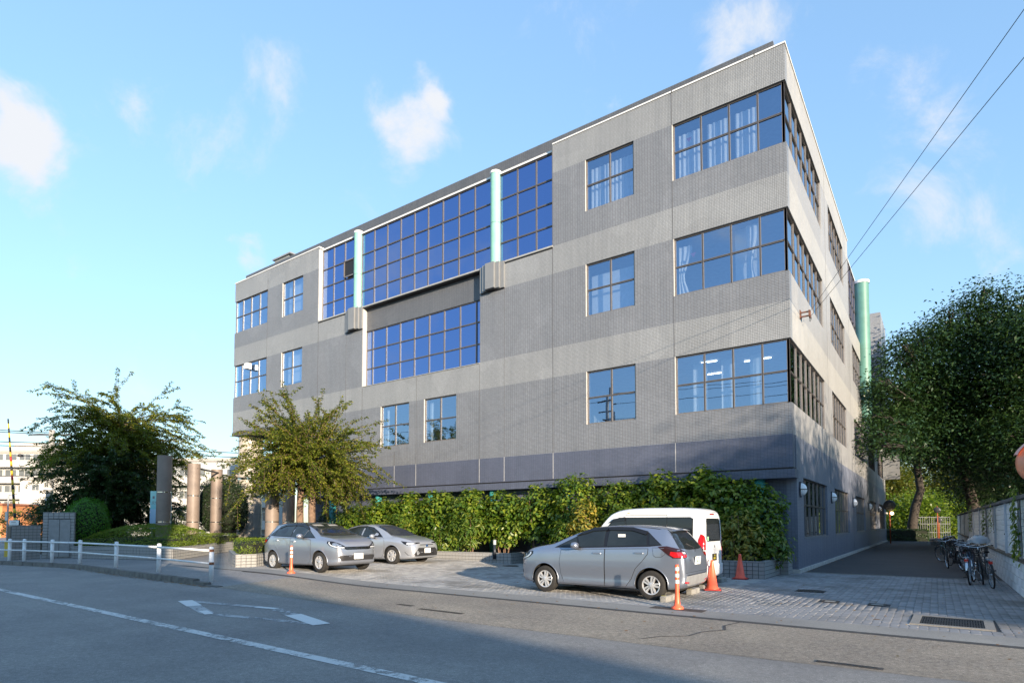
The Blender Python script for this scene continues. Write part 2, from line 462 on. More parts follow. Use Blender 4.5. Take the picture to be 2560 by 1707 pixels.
GROUNDW = [(1.62, 6.83), (9.02, 14.2), (17.38, 22.4), (25.62, 30.8), (33.8, 39.1)]
for a in GROUNDW: side_holes.append((*a, 1.08, 3.05))
side_holes += [(16.2, 33.0, 12.57, 16.73)]
BANDS_F = BANDS
w = wall_cells('side_wall', T, DEEP, 0.12, 16.72, side_holes, lambda mb, a0, a1, z0, z1, m: mb.box(-T, 0, max(a0, T if z0 > 3.2 else 0.5), a1, z0, z1, m) if a1 > (0.5 if z0 < 3.2 else T) else None)
w.build('side_wall', [SIDE_LIGHT, SIDE_MID, SIDE_SLATE], bld)
# far end and back walls, roof
mb = MB(); mb.box(-L, -L + T, T + .002, DEEP - .002, 7.17, 16.71, 1); mb.box(-L, -T - .002, DEEP - T, DEEP, 0.1, 16.70, 1)
mb.box(-24.9, -24.6, 0.5, DEEP - .4, 0.1, 7.15, 2)
mb.build('rear_wall', TILES, bld)
mb = MB(); mb.box(-L + T + .003, -T - .003, T + .3, DEEP - T - .003, 16.30, 16.55); mb.build('roof', SHEET, bld)
mb = MB(); mb.box(-31.96, -0.43, 0.5, 0.9, 16.56, 17.36); mb.box(-0.9, -0.43, 0.903, 24.0, 16.56, 17.36)
mb.build('roof_parapet', TILE_ROOF, bld)
mb = MB(); mb.box(-29.9, -28.4, 1.2, 2.6, 16.57, 18.05); mb.box(-30.0, -28.1, 1.1, 2.7, 18.05, 18.13); mb.build('roof_housing', TILE_LIGHT, bld)
# soffit and floors (seen through the glass)
mb = MB()
for z0, z1 in ((7.40, 8.40), (11.55, 12.48), (15.65, 16.28)):
    mb.box(-L + .35, -T - .012, T + .45, DEEP - .4, z0, z1)
mb.box(-24.5, -.4, .9, DEEP - .4, 3.2, 4.2)
mb.box(-24.5, -.32, .9, DEEP - .4, -.02, .10)
mb.box(-27, -5.5, 5.5, DEEP - 6, 0.12, 16.2)
for x in (-8.4, -12.0, -20.3, -24.6): mb.box(x - .1, x + .1, T + .5, 5.49, 4.21, 16.2)
for y in (7.9, 15.6, 24.2, 31.8): mb.box(-5.49, -.4, y - .1, y + .1, 0.12, 16.2)
mb.build('interior_structure', ROOM, bld)
mb = MB(); mb.box(-L, -24.902, 0.0, 12, 7.0, 7.168); mb.box(-L, -24.9, -0.05, 0.0, 6.98, 7.2)
mb.build('soffit', M('soffit_grey', (0.10, 0.10, 0.105), 0.7), bld)
# ledge beam and recessed ground floor wall
mb = MB(); mb.box(-24.9, 0.05, -0.05, 0.52, 2.95, 3.22, 0); mb.box(-24.89, 0, .02, .5, 3.221, 3.279, 1); mb.build('ledge_beam', [TILE_SLATE, BLACK], bld)
mb = MB(); mb.box(-24.6, -T - .003, 0.50, 0.78, 0.1, 2.95, 0); mb.build('recessed_wall', [TILE_SLATE], bld)
mb = MB(); mb.box(-0.33, 0.06, 0.46, DEEP, 0.0, 0.12); mb.build('plinth', M('plinth_mortar', (0.46, 0.45, 0.42), 0.9, 0, 0.25, 3.0, 0.01), bld)
for i, x in enumerate((-1.05, -4.6, -8.2, -11.8, -15.4, -19.0, -22.6)):
    mb = MB(); mb.tube((x, 0.28, 0.0), (x, 0.28, 2.948), 0.17, n=18); mb.build('teal_post', M('teal_paint', (0.05, 0.30, 0.31), 0.4), bld, True)
# metal copings
mb = MB()
mb.box(CWX1, 0.03, -0.03, 0.33, 16.722, 16.775); mb.box(-L - .03, CWX0, -0.03, 0.33, 16.722, 16.775)
mb.box(-0.33, 0.03, 0.332, 16.2, 16.722, 16.775); mb.box(-.33, .03, 33.0, DEEP, 16.722, 16.775)
mb.box(CWX0 + .002, CWX1 - .002, 0.20, 0.50, 16.60, 16.68)
mb.box(-.5, -.20, 16.202, 32.998, 16.60, 16.68)
mb.build('coping', COPING, bld)
for x in (-3.67, -0.9):
    mb = MB(); mb.box(x - .012, x + .012, -0.034, -0.03, 16.70, 16.776); mb.build('coping_joint', BLACK, bld)
# vertical movement joints of the cladding
for x, z0, z1 in ((-3.70, 3.3, 5.28), (-3.70, 7.3, 9.42), (-3.70, 11.45, 13.53), (-3.70, 15.55, 16.7), (-8.63, 3.3, 16.6), (-11.02, 3.3, 11.45), (-12.35, 3.3, 8.4), (-16.15, 3.3, 8.4), (-17.6, 3.3, 5.0), (-19.99, 3.3, 8.4), (-21.3, 3.3, 11.4), (-23.68, 3.3, 16.6), (-28.63, 7.2, 16.6)):
    mb = MB(); mb.box(x - .010, x + .010, -0.0035, 0.01, z0, z1, 0)
    if z0 < 4.3: mb.box(x - .012, x + .012, -0.005, 0.01, z0 + .001, 4.31, 1)
    mb.build('movement_joint', [JOINT_DARK, JOINT_PALE], bld)
for y, z0, z1 in ((7.9, 3.2, 16.7), (16.0, .2, 12.4), (24.0, .2, 12.4), (31.9, .2, 12.4)):
    mb = MB(); mb.box(-.01, 0.0035, y - .01, y + .01, z0, z1, 0)
    mb.build('movement_joint', [JOINT_DARK, JOINT_PALE], bld)

# ---------------------------------------------------------------- windows
def window(axis, a0, a1, z0, z1, cols, rows, rec, panes='each', glass=GLASS, jamb=True, bar=0.055, corner=None):
    """axis 'x': on the street front (plane y=rec); 'y': on the side front (plane x=-rec)."""
    def P(u0, u1, d0, d1, h0, h1, mbx, m=0):
        if axis == 'x': mbx.box(u0, u1, d0, d1, h0, h1, m)
        else: mbx.box(-d1, -d0, u0, u1, h0, h1, m)
    f = MB(); b = bar / 2
    for k, u in enumerate(cols):
        lo, hi = u - b, u + b
        if k == 0: lo, hi = u, u + bar * .9
        if k == len(cols) - 1: lo, hi = u - bar * .9, u
        P(lo, hi, rec - .03, rec + .05, z0, z1, f, 0)
        if 0 < k < len(cols) - 1: P(u - .009, u + .009, rec - .0335, rec - .03, z0, z1, f, 1)
    for k, h in enumerate(rows):
        lo, hi = h - b, h + b
        if k == 0: lo, hi = h, h + bar * .9
        if k == len(rows) - 1: lo, hi = h - bar * .9, h
        P(a0, a1, rec - .026, rec + .045, lo, hi, f, 0)
        if 0 < k < len(rows) - 1: P(a0, a1, rec - .0295, rec - .026, h - .010, h + .010, f, 1)
    if jamb:   # black strip painting in the recess shadow at the head and thin pale trim round the opening
        P(a0, a1, rec - .05, rec - .031, z1 - .03, z1, f, 1)
    win = f.build('window', [FRAME, BLACK], bld)
    def quad(u0, u1, h0, h1):
        if axis == 'x': return [(u0, rec + .01, h0), (u1, rec + .01, h0), (u1, rec + .01, h1), (u0, rec + .01, h1)]
        return [(-rec - .01, u0, h0), (-rec - .01, u1, h0), (-rec - .01, u1, h1), (-rec - .01, u0, h1)]
    if panes == 'each':
        for i in range(len(cols) - 1):
            for j in range(len(rows) - 1):
                g = MB(); q = quad(cols[i], cols[i + 1], rows[j], rows[j + 1])
                # every sheet is set a hair out of true, so neighbours mirror different sky
                w_ = rnd.uniform(-.0035, .0035); v_ = rnd.uniform(-.0035, .0035); k_ = 1 if axis == 'x' else 0
                q = [list(p) for p in q]
                for n_, s_ in enumerate((-1, 1, 1, -1)): q[n_][k_] += s_ * w_
                for n_, s_ in enumerate((-1, -1, 1, 1)): q[n_][k_] += s_ * v_
                g.face(q); g.build('pane', glass, win)
    else:
        g = MB(); g.face(quad(cols[0], cols[-1], rows[0], rows[-1])); g.build('pane', glass, win)
    return win

def lin(a, b, n): return [a + (b - a) * i / n for i in range(n + 1)]

def curtain(win, axis, a0, a1, z0, z1, dep=0.34, full=1.0, pinch=None, amp=0.035, wl_=0.17):
    """hanging cloth in folds; pinch=(fraction of height, width left) ties it back"""
    n = max(8, int((a1 - a0) / wl_ * 6)); rows_ = 9; V = []; F = []
    ph = rnd.uniform(0, 6)
    for j in range(rows_ + 1):
        h = z1 + (z0 - z1) * j / rows_
        k = 1.0
        if pinch:
            d = (j / rows_ - pinch[0]) * 2.2
            k = pinch[1] + (1 - pinch[1]) * min(1, abs(d)) ** 1.2
        for i in range(n + 1):
            u = a0 + (a1 - a0) * k * i / n
            d = dep + amp * math.sin(2 * math.pi * (a1 - a0) * i / n / wl_ + ph + .3 * math.sin(i * .37)) * (0.6 + .4 * j / rows_)
            V.append((u, d, h) if axis == 'x' else (-d, u, h))
    for j in range(rows_):
        for i in range(n):
            a = j * (n + 1) + i; F.append((a, a + 1, a + n + 2, a + n + 1))
    me = fast_mesh('curtain', np.array(V), np.array(F), CURTAIN, True)
    return link('curtain', me, win)

REC = 0.08
cornercols = [-3.67, -2.69, -1.755, -0.85, -0.045]
marks = []
for k, (s, h) in enumerate(zip(SILL, HEAD)):
    rows = [s, (s + h) / 2, h]
    wn_ = window('x', -3.67, -0.045, s, h, cornercols, rows, REC)
    if k == 2:
        for i in range(3): curtain(wn_, 'x', cornercols[i] + .12, cornercols[i + 1] - .02, s, h - .28)
    if k == 1:
        curtain(wn_, 'x', -3.60, -3.15, s, h - .22, pinch=(0.6, 0.35))
        curtain(wn_, 'x', -1.35, -0.95, s, h - .1, pinch=(0.7, 0.5))
        mbk = MB(); mbk.box(-1.75, -.95, .55, .58, s, h - .05); mbk.build('roller_blind', CURTAIN, wn_)
    if k == 0:
        for i in range(3): curtain(wn_, 'x', cornercols[i] + .35, cornercols[i + 1] - .12, s, h - .15, dep=.8, amp=.02)
    if k:
        c = -3.12 if k == 2 else -3.02
        mk = MB(); zt = h - .62; mk.face([(c - .10, REC + .03, zt), (c, REC + .03, zt - .17), (c + .10, REC + .03, zt)]); mk.build('entry_marker', RED_MARK, wn_)
    wn2 = window('x', -7.13, -5.14, s, h, [-7.13, -6.12, -5.14], rows, REC)
    if k == 2: curtain(wn2, 'x', -7.05, -5.2, s, h - .25)
    if k == 1:
        mbk = MB(); mbk.box(-7.1, -5.2, .42, .45, s, h - .35); mbk.build('roller_blind', CURTAIN, wn2)
    if k:
        window('x', -L + .045, -28.60, s, h, [-L + .045, -31.42, -30.5, -29.56, -28.60], rows, REC)
        wl3 = window('x', -27.10, -25.13, s, h, [-27.10, -26.12, -25.13], rows, REC)
        mbk = MB(); mbk.box(-27.05, -25.2, .42, .45, s + .3, h); mbk.build('roller_blind', CURTAIN, wl3)
for a0, a1 in ((-18.58, -16.63), (-15.63, -13.67)):
    wl4 = window('x', a0, a1, 5.28, 7.30, [a0, (a0 + a1) / 2, a1], [5.28, 6.29, 7.30], REC)
    curtain(wl4, 'x', a0 + .05, a0 + .3, 5.28, 7.2)
# tall glazing between the mint pipes, and the lower strip
ROWS4 = [12.62, 13.56, 14.52, 15.49, 16.58]
CWR = 0.25
cw = window('x', -11.45, CWX1, 12.62, 16.58, [-11.45, -10.50, -9.55, CWX1], ROWS4, CWR, glass=GLASS_CW)
curtain(cw, 'x', -11.35, -11.0, 12.65, 15.4, dep=.75); curtain(cw, 'x', -10.3, -9.6, 13.0, 16.3, dep=.9)
cw = window('x', -20.42, -11.85, 12.62, 16.58, [-20.42, -19.45, -18.49, -17.53, -16.58, -15.68, -14.74, -13.76, -12.82, -11.85], ROWS4, CWR, glass=GLASS_CW)
curtain(cw, 'x', -20.35, -20.2, 12.65, 15.0, dep=.7); curtain(cw, 'x', -17.4, -16.2, 12.65, 16.4, dep=.9, amp=.02)
cw = window('x', CWX0, -20.82, 12.62, 16.58, [CWX0, -22.71, -21.78, -20.82], ROWS4, CWR, glass=GLASS_CW)
curtain(cw, 'x', -22.6, -22.35, 12.65, 15.3, dep=.7)
# one sash swung open in the left bay
mb = MB()
for a, b_ in ((-21.72, -21.66), (-20.92, -20.86)): mb.box(a, b_, .10, .14, 14.56, 15.45, 0)
mb.box(-21.72, -20.86, .10, .14, 14.55, 14.61, 0); mb.box(-21.72, -20.86, .10, .14, 15.40, 15.46, 0)
mb.box(-21.66, -20.92, .145, .15, 14.6, 15.4, 1); mb.build('open_sash', [FRAME, BLACK], cw)
low = window('x', LOWX0, LOWX1, 8.48, 11.36, [LOWX0, -19.50, -18.50, -17.52, -16.54, -15.57, -14.62, -13.66, -12.72, LOWX1], [8.48, 9.40, 10.38, 11.36], CWR, glass=GLASS_CW)
mb = MB(); mb.box(LOWX0 + .001, LOWX1 - .001, CWR, CWR + .2, 11.37, 12.56); mb.build('spandrel', TILE_SLATE if False else tile_mat('tile_spandrel', (0.125, 0.133, 0.15), (0.072, 0.076, 0.086), .105, .0455), bld)
SILLM = [M('sill_metal', (0.44, 0.42, 0.38), 0.4, 0.3), BLACK]
for a0, a1, z in ((CWX0, -21.30, 12.565), (-20.0, -12.3, 12.565), (-10.95, CWX1, 12.565)):
    mb = MB(); mb.box(a0, a1, -0.05, CWR + .1, z - .03, z + .035, 0); mb.box(a0 + .001, a1 - .001, -0.03, 0.02 if a0 != -20.0 else CWR, z - .07, z - .031, 1)
    mb.build('sill_strip', SILLM, bld)
mb = MB(); mb.box(LOWX0, LOWX1, -0.03, CWR + .1, 8.455, 8.479, 0)
mb.build('sill_strip', SILLM, bld)
REVEAL = M('cream_reveal', (0.52, 0.50, 0.47), 0.6, 0, .08, 4.0)
mb = MB(); mb.box(CWX0 - .06, CWX0 + .003, -.004, CWR - .04, 12.55, 16.60); mb.box(LOWX0 - .06, LOWX0 + .003, -.004, CWR - .04, 8.46, 12.56)
for s, h in zip(SILL, HEAD):
    mb.box(-7.15, -7.127, -.004, REC - .04, s, h); mb.box(-3.69, -3.667, -.004, REC - .04, s, h)
    if s > 6: mb.box(-27.12, -27.097, -.004, REC - .04, s, h)
for a in (-18.58, -15.63): mb.box(a - .02, a + .003, -.004, REC - .04, 5.28, 7.30)
mb.build('window_reveal', REVEAL, bld)
# mint pipes standing on stepped brackets
for xc in (-11.63, -20.64):
    mb = MB()
    mb.box(xc - .64, xc + .64, -.084, 0.2, 11.47, 12.60); mb.box(xc - .44, xc + .44, -.168, -.085, 11.49, 12.61); mb.box(xc - .235, xc + .235, -.252, -.169, 11.51, 12.62)
    mb.box(xc - .63, xc + .63, -.08, 0.0, 11.44, 11.469, 1); mb.box(xc - .22, xc + .22, -.245, -.09, 11.46, 11.50, 1)
    mb.build('pipe_bracket', [SHEET, BLACK], bld)
    mb = MB(); mb.tube((xc, .20, 12.60), (xc, .20, 14.46), .23, n=28, cap=False); mb.tube((xc, .20, 14.48), (xc, .20, 16.70), .23, n=28, cap=False)
    mb.tube((xc, .20, 14.455), (xc, .20, 14.485), .224, n=28, m=1); mb.tube((xc, .20, 16.66), (xc, .20, 16.76), .25, n=28, m=2)
    autosmooth(mb.build('mint_pipe', [TEAL, TEAL_SEAM, COPING], bld))
# side front windows
for k, (s, h) in enumerate(zip(SILL, HEAD)):
    rows = [s, (s + h) / 2, h]
    window('y', 0.045, 6.93, s, h, [0.045, 1.22, 2.15, 3.05, 3.97, 4.9, 5.82, 6.93], rows, REC, glass=GLASS_SIDE, bar=.042)
    window('y', 9.0, 14.1, s, h, lin(9.0, 14.1, 6), rows, REC, glass=GLASS_SIDE, bar=.042)
    if k < 2: window('y', 17.35, 22.6, s, h, lin(17.35, 22.6, 6), rows, REC, 'one', glass=GLASS_SIDE, bar=.042)
    if k == 0:
        window('y', 25.5, 30.5, s, h, lin(25.5, 30.5, 6), rows, REC, 'one', glass=GLASS_SIDE, bar=.042); window('y', 33.0, 39.0, s, h, lin(33.0, 39.0, 6), rows, REC, 'one', glass=GLASS_SIDE, bar=.042)
for i, (a0, a1) in enumerate(GROUNDW):
    window('y', a0, a1, 1.08, 3.05, lin(a0, a1, 6), [1.08, 2.16, 3.05], .10, 'each' if i < 2 else 'one', glass=GLASS_SIDE, bar=.042)
window('y', 16.2, 33.0, 12.62, 16.58, lin(16.2, 33.0, 18), ROWS4, CWR, 'one', glass=GLASS_CW)
mb = MB()
for a0, a1 in GROUNDW: mb.box(-.09, .02, a0, a1, 1.05, 1.079)
mb.build('ground_sill', SHEET, bld)
# corner posts where the glass turns the corner
mb = MB()
for s, h in zip(SILL, HEAD): mb.box(-.115, -.045, .045, .115, s, h, 0)
mb.build('corner_post', FRAME, bld)
mb = MB()
for s, h in zip(SILL[1:], HEAD[1:]): mb.box(-L + .045, -L + .115, .045, .115, s, h, 0)
mb.build('corner_post', FRAME, bld)
# lit tubes on the first floor ceiling
for (x, y, dx, dy) in ((-3.0, 1.6, .28, .04), (-1.5, 2.3, .45, .04), (-3.3, 3.4, .4, .04), (-6.0, 3.0, .4, .04), (-18.0, 2.2, .4, .05), (-15.0, 2.2, .4, .05)):
    mb = MB(); mb.box(x - dx, x + dx, y - dy * .5, y + dy * .5, 7.35, 7.385); mb.build('ceiling_lamp', LAMP_ON, bld)
# side: second, thicker mint pipe, fin and overflow
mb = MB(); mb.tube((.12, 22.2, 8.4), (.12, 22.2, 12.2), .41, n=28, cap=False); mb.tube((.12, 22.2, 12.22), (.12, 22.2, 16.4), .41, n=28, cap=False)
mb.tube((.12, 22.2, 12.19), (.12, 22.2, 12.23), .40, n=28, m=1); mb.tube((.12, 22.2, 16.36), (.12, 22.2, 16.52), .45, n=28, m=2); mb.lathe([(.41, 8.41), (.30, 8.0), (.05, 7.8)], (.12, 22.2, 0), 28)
autosmooth(mb.build('mint_pipe', [M('mint_green_shaded', (0.085, 0.215, 0.18), 0.5, 0, .12, 2), TEAL_SEAM, COPING], bld))  # darker copy of the mint paint, tree shade put into the colour
mb = MB(); mb.box(.003, .75, 28.0, 33.0, 7.2, 16.2); mb.build('stair_bay', TILE_LIGHT, bld)
mb = MB(); mb.box(.003, 1.2, 38.6, 38.75, 5.2, 7.4); mb.build('projecting_panel', SHEET, bld)
# wall lamps
LAMP_WHITE = M('lamp_opal', (0.82, 0.83, 0.84), 0.25, 0, .02)
def wall_lamp(y):
    b = MB(); b.bevbox(.001, .05, y - .09, y + .09, 2.38, 2.88, .012); o = b.build('wall_lamp', M('lamp_backplate', (0.05, 0.055, 0.07), .5), bld)
    d = MB(); n = 14
    prof = [(.145 * math.cos(t), .205 * math.sin(t)) for t in np.linspace(-math.pi / 2, math.pi / 2, 15)]
    V = []; F = []
    for i in range(n + 1):
        a = -math.pi / 2 + math.pi * i / n
        for (r, h) in prof: V.append((0.05 + r * math.cos(a) * 1.15, y + r * math.sin(a), 2.63 + h))
    for i in range(n):
        for j in range(14):
            a = i * 15 + j; F.append((a, a + 1, a + 16, a + 15))
    link('lamp_dome', fast_mesh('lamp_dome', np.array(V), np.array(F), LAMP_WHITE, True), o)
    c = MB(); pts = [(.055 + .172 * math.cos(a), y + .150 * math.sin(a), 2.63) for a in np.linspace(-math.pi / 2, math.pi / 2, 13)]
    c.path(pts, .012, 6); pts = [(.055 + .170 * math.cos(a), y - .01, 2.63 + .212 * math.sin(a)) for a in np.linspace(0, math.pi / 2, 9)]
    c.path(pts, .014, 6); c.build('lamp_band', BLACK, o)
for y in (.98, 7.95, 15.78, 24.77, 32.74): wall_lamp(y)
# cable bracket on the side wall
RUST = M('rusted_iron', (0.16, 0.07, 0.045), .85, .2, .4, 30)
mb = MB(); mb.box(.002, .30, 1.70, 1.74, 8.40, 8.44); mb.box(.002, .30, 1.70, 1.74, 8.54, 8.58); mb.box(.26, .30, 1.66, 1.9, 8.38, 8.60); mb.box(.002, .02, 1.62, 1.84, 8.36, 8.64)
mb.build('cable_bracket', RUST, bld)
# camera box on the left corner window
mb = MB(); mb.bevbox(-30.55, -30.2, -.32, -.003, 10.95, 11.30, .02); mb.build('wall_unit', COPING, bld)
# big round pier under the overhanging end
STONE = M('beige_pier_stone', (0.44, 0.40, 0.35), .38, 0, .10, 1.3)
mb = MB(); mb.tube((-31.6, .85, 0.1), (-31.6, .85, 7.0), .72, n=40, cap=False)
for z in (1.2, 2.1, 5.2, 6.1): mb.tube((-31.6, .85, z), (-31.6, .85, z + .03), .722, n=40, m=1, cap=False)
for a in (R(-55), R(-15), R(30)):
    mb.box(-31.6 + .722 * math.cos(a) - .01, -31.6 + .722 * math.cos(a) + .01, .85 + .722 * math.sin(a) - .01, .85 + .722 * math.sin(a) + .01, .1, 7.0, 1)
for z in (3.15, 4.25): mb.tube((-31.6, .85, z), (-31.6, .85, z + .16), .735, n=40, m=2, cap=False)
autosmooth(mb.build('round_pier', [STONE, M('pier_seam', (0.33, 0.30, 0.26), .6), M('mirror_steel', (0.55, 0.56, 0.58), .08, 1.0, 0)], bld))
# ---------------------------------------------------------------- ground, road, pavements
def gz(x, y=0):
    t = min(1, max(0, (-7.5 - x) / 5.5)); return 0.12 * t * t * (3 - 2 * t)

def sheet(name, x0, x1, y0, y1, nx, ny, mat, off=0.0, zf=None, yf=None):
    V = []; F = []
    for j in range(ny + 1):
        for i in range(nx + 1):
            x = x0 + (x1 - x0) * i / nx; y = y0 + (y1 - y0) * j / ny
            if yf: y = yf(x, j / ny)
            V.append((x, y, (zf(x, y) if zf else gz(x, y)) + off))
    for j in range(ny):
        for i in range(nx):
            a = j * (nx + 1) + i; F.append((a, a + 1, a + nx + 2, a + nx + 1))
    return struct(link(name, fast_mesh(name, np.array(V), np.array(F), mat, True)))

def asphalt(name, base, speck, spread=0.35, bump=0.004, warm=None, crack=False):
    t = NT(name); p = t.world()
    fine = t.noise(p, 210, 3, 0.7); mid = t.noise(p, 38, 4, 0.6); big = t.noise(p, 0.55, 4, 0.6)
    v = t.node('ShaderNodeTexVoronoi'); t.l.new(p, v.inputs['Vector']); v.inputs['Scale'].default_value = 130
    st = t.node('ShaderNodeSeparateColor'); t.l.new(v.outputs['Color'], st.inputs[0])
    c = t.mix(t.ramp(fine, 0, 1, 0.34, 0.68), tuple(x * (1 - spread) for x in base), tuple(x * (1 + spread) for x in base))
    c = t.mix(t.ramp(st.outputs[0], 0, .75, .82, .98), c, speck)
    if warm: c = t.mix(t.ramp(mid, 0, .5, .45, .7), c, warm)
    blot = t.noise(p, 17, 5, .68); c = t.mix(t.ramp(blot, 0, 1, .36, .64), t.mix(1, c, (1 - spread * .42,) * 3, 'MULTIPLY'), t.mix(1, c, (1 + spread * .42,) * 3, 'MULTIPLY'))
    c = t.mix(t.ramp(big, 0, 1, 0.32, 0.70), t.mix(1, c, (.80, .80, .82), 'MULTIPLY'), t.mix(1, c, (1.14, 1.13, 1.10), 'MULTIPLY'))
    tracks = t.noise(t.scale(p, (.10, 1.1, 1)), 1.0, 3); c = t.mix(t.ramp(tracks, 0, .35, .5, .72), c, tuple(x * .72 for x in base))
    if crack:
        vc = t.node('ShaderNodeTexVoronoi', feature='DISTANCE_TO_EDGE'); vc.inputs['Scale'].default_value = .45
        wv = t.node('ShaderNodeTexNoise'); t.l.new(p, wv.inputs['Vector']); wv.inputs['Scale'].default_value = 2.5; wv.inputs['Detail'].default_value = 6
        ad = t.node('ShaderNodeVectorMath', operation='ADD'); t.l.new(p, ad.inputs[0]); t.l.new(wv.outputs['Color'], ad.inputs[1]); t.l.new(ad.outputs[0], vc.inputs['Vector'])
        c = t.mix(t.ramp(vc.outputs['Distance'], .75, 0, .004, .012), c, tuple(x * .3 for x in base))
    h = t.math('ADD', t.math('MULTIPLY', fine, .7), t.math('MULTIPLY', mid, .5))
    t.pbr(c, t.ramp(mid, .78, .95, .3, .7), 0, t.bump(h, bump, .9))
    MATS[name] = t.m
    return t.m
ASPHALT = asphalt('road_asphalt', (0.235, 0.228, 0.218), (0.42, 0.40, 0.38))
OLD_ASPHALT = asphalt('drive_asphalt', (0.055, 0.055, 0.058), (0.11, 0.11, 0.10))
APRON = asphalt('apron_aggregate', (0.25, 0.225, 0.19), (0.52, 0.47, 0.40), .62, .012, (0.27, 0.23, 0.18))
PAVEMENT = asphalt('pavement_asphalt', (0.245, 0.24, 0.235), (0.38, 0.37, 0.36))
CONCRETE = asphalt('edge_concrete', (0.27, 0.262, 0.245), (0.36, 0.35, 0.32), .16, .002, (0.23, .22, .20))
EARTH = asphalt('far_ground', (0.10, 0.105, 0.075), (0.16, 0.15, 0.1), .3)
GUTTER = M('gutter_dark', (0.055, 0.055, 0.056), .85, 0, .3, 8, .004)

g = sheet('ground', -1500, 1500, -1500, 1500, 6, 6, EARTH, 0, lambda x, y: -0.09)
def kerb_y(x):
    K = [(-200, -34), (-60, -17.5), (-30, -13.6), (-25.5, -12.75), (-23, -12.15), (-20.9, -11.78), (-15.3, -12.0), (-10.4, -12.05), (-3.1, -12.42), (2, -12.3), (6, -12.0), (90, -8)]
    for (a, ya), (b, yb) in zip(K, K[1:]):
        if a <= x <= b: return ya + (yb - ya) * (x - a) / (b - a)
    return K[-1][1]
road = sheet('road', -200, 90, 0, 1, 145, 16, ASPHALT, 0, lambda x, y: -0.022, lambda x, t: (kerb_y(x) + 0.02) * t + (-26 - max(0, -x - 20) * .12) * (1 - t))
sheet('pavement', -200, 90, 0, 1, 60, 4, PAVEMENT, 0, lambda x, y: .02, lambda x, t: (-26 - max(0, -x - 20) * .12) * t + (-200) * (1 - t))
def apron_z(x, y):
    t = min(1, max(0, (y - kerb_y(x)) / (-9.95 - kerb_y(x))))
    return -0.019 + (gz(x) + .015) * t + .008 * math.sin(x * .7) * t * (1 - t)
def pave_z(x, y):
    q = min(1, max(0, (x + 12.9) / 2.0)); q = q * q * (3 - 2 * q)
    return (gz(x) - .016) * (1 - q) + (min(apron_z(x, y), gz(x)) - .001) * q
sheet('pavement', -36, -10.9, 0, 1, 160, 30, PAVEMENT, 0, pave_z, lambda x, t: (kerb_y(x) + .16) * (1 - t) + 1.4 * t)
sheet('pavement', -200, -36, 0, 1, 60, 10, PAVEMENT, 0, lambda x, y: .104, lambda x, t: (kerb_y(x) + .16) * (1 - t) + 1.4 * t)
# flush crossing apron falling to the road
sheet('driveway_apron', -10.9, 14.0, 0, 1, 64, 10, APRON, 0.0, apron_z, lambda x, t: kerb_y(x) * (1 - t) - 9.95 * t)
sheet('gutter', -13.5, 14.0, -9.95, -9.80, 60, 1, GUTTER, -.001)
sheet('edge_strip', -17.5, 14.0, -9.80, -9.08, 70, 3, CONCRETE, 0.0)
sheet('driveway', -.02, 5.2, 1.15, 60, 6, 20, OLD_ASPHALT, -.002)
sheet('driveway_bed', -.3, 5.2, -9.08, 1.15, 6, 10, GUTTER, -.010)
sheet('forecourt_bed', -17.5, -.3, -9.08, .5, 40, 8, PAVEMENT, -.005)
mb = MB(); mb.box(-.02, 5.0, 1.10, 1.16, -.012, .006); struct(mb.build('threshold_strip', CONCRETE))

# kerb: individual stones along the left pavement
KERB = M('kerb_stone', (0.155, 0.150, 0.140), .9, 0, .28, 5, .01)
kerb = struct(empty('kerb'))
x = -10.9; k = 0
while x > -62:
    step = .60; x2 = x - step + .012
    ya, yb = kerb_y(x), kerb_y(x2); d = Vector((x2 - x, yb - ya)); d.normalize(); nrm = Vector((-d.y, d.x)) * (1 if -d.x * 0 + d.x < 0 else -1)
    nrm = Vector((d.y, -d.x)); nrm = nrm if nrm.y > 0 else -nrm
    drop = max(0, 1 - (-10.9 - x) / 1.1)
    top = gz(x) + .004 - .085 * drop + rnd.uniform(-.004, .004)
    b = MB(); c = ((x + x2) / 2 + nrm.x * .08, (ya + yb) / 2 + nrm.y * .08)
    b.obox(c, d, nrm, step / 2 - .008, .085, -.08, top - .012); b.obox(c, d, nrm, step / 2 - .016, .073, top - .012, top)
    b.build('kerb_stone', KERB, kerb); x -= step; k += 1

# one real crack across the apron, opened by the frost
CR = [(.95, -9.98), (.84, -10.4), (.95, -10.75), (.72, -11.1), (.66, -11.5), (.35, -11.75), (.20, -12.05)]
b = MB()
for (p, q) in zip(CR, CR[1:]):
    d_ = (Vector(q) - Vector(p)).normalized(); n_ = Vector((-d_.y, d_.x)) * rnd.uniform(.009, .020)
    b.face([(p[0] - n_.x, p[1] - n_.y, apron_z(*p) + .004), (q[0] - n_.x, q[1] - n_.y, apron_z(*q) + .004), (q[0] + n_.x, q[1] + n_.y, apron_z(*q) + .004), (p[0] + n_.x, p[1] + n_.y, apron_z(*p) + .004)])
apron = [o for o in COL.objects if o.name == 'driveway_apron'][0]
b.build('crack', GUTTER, apron)
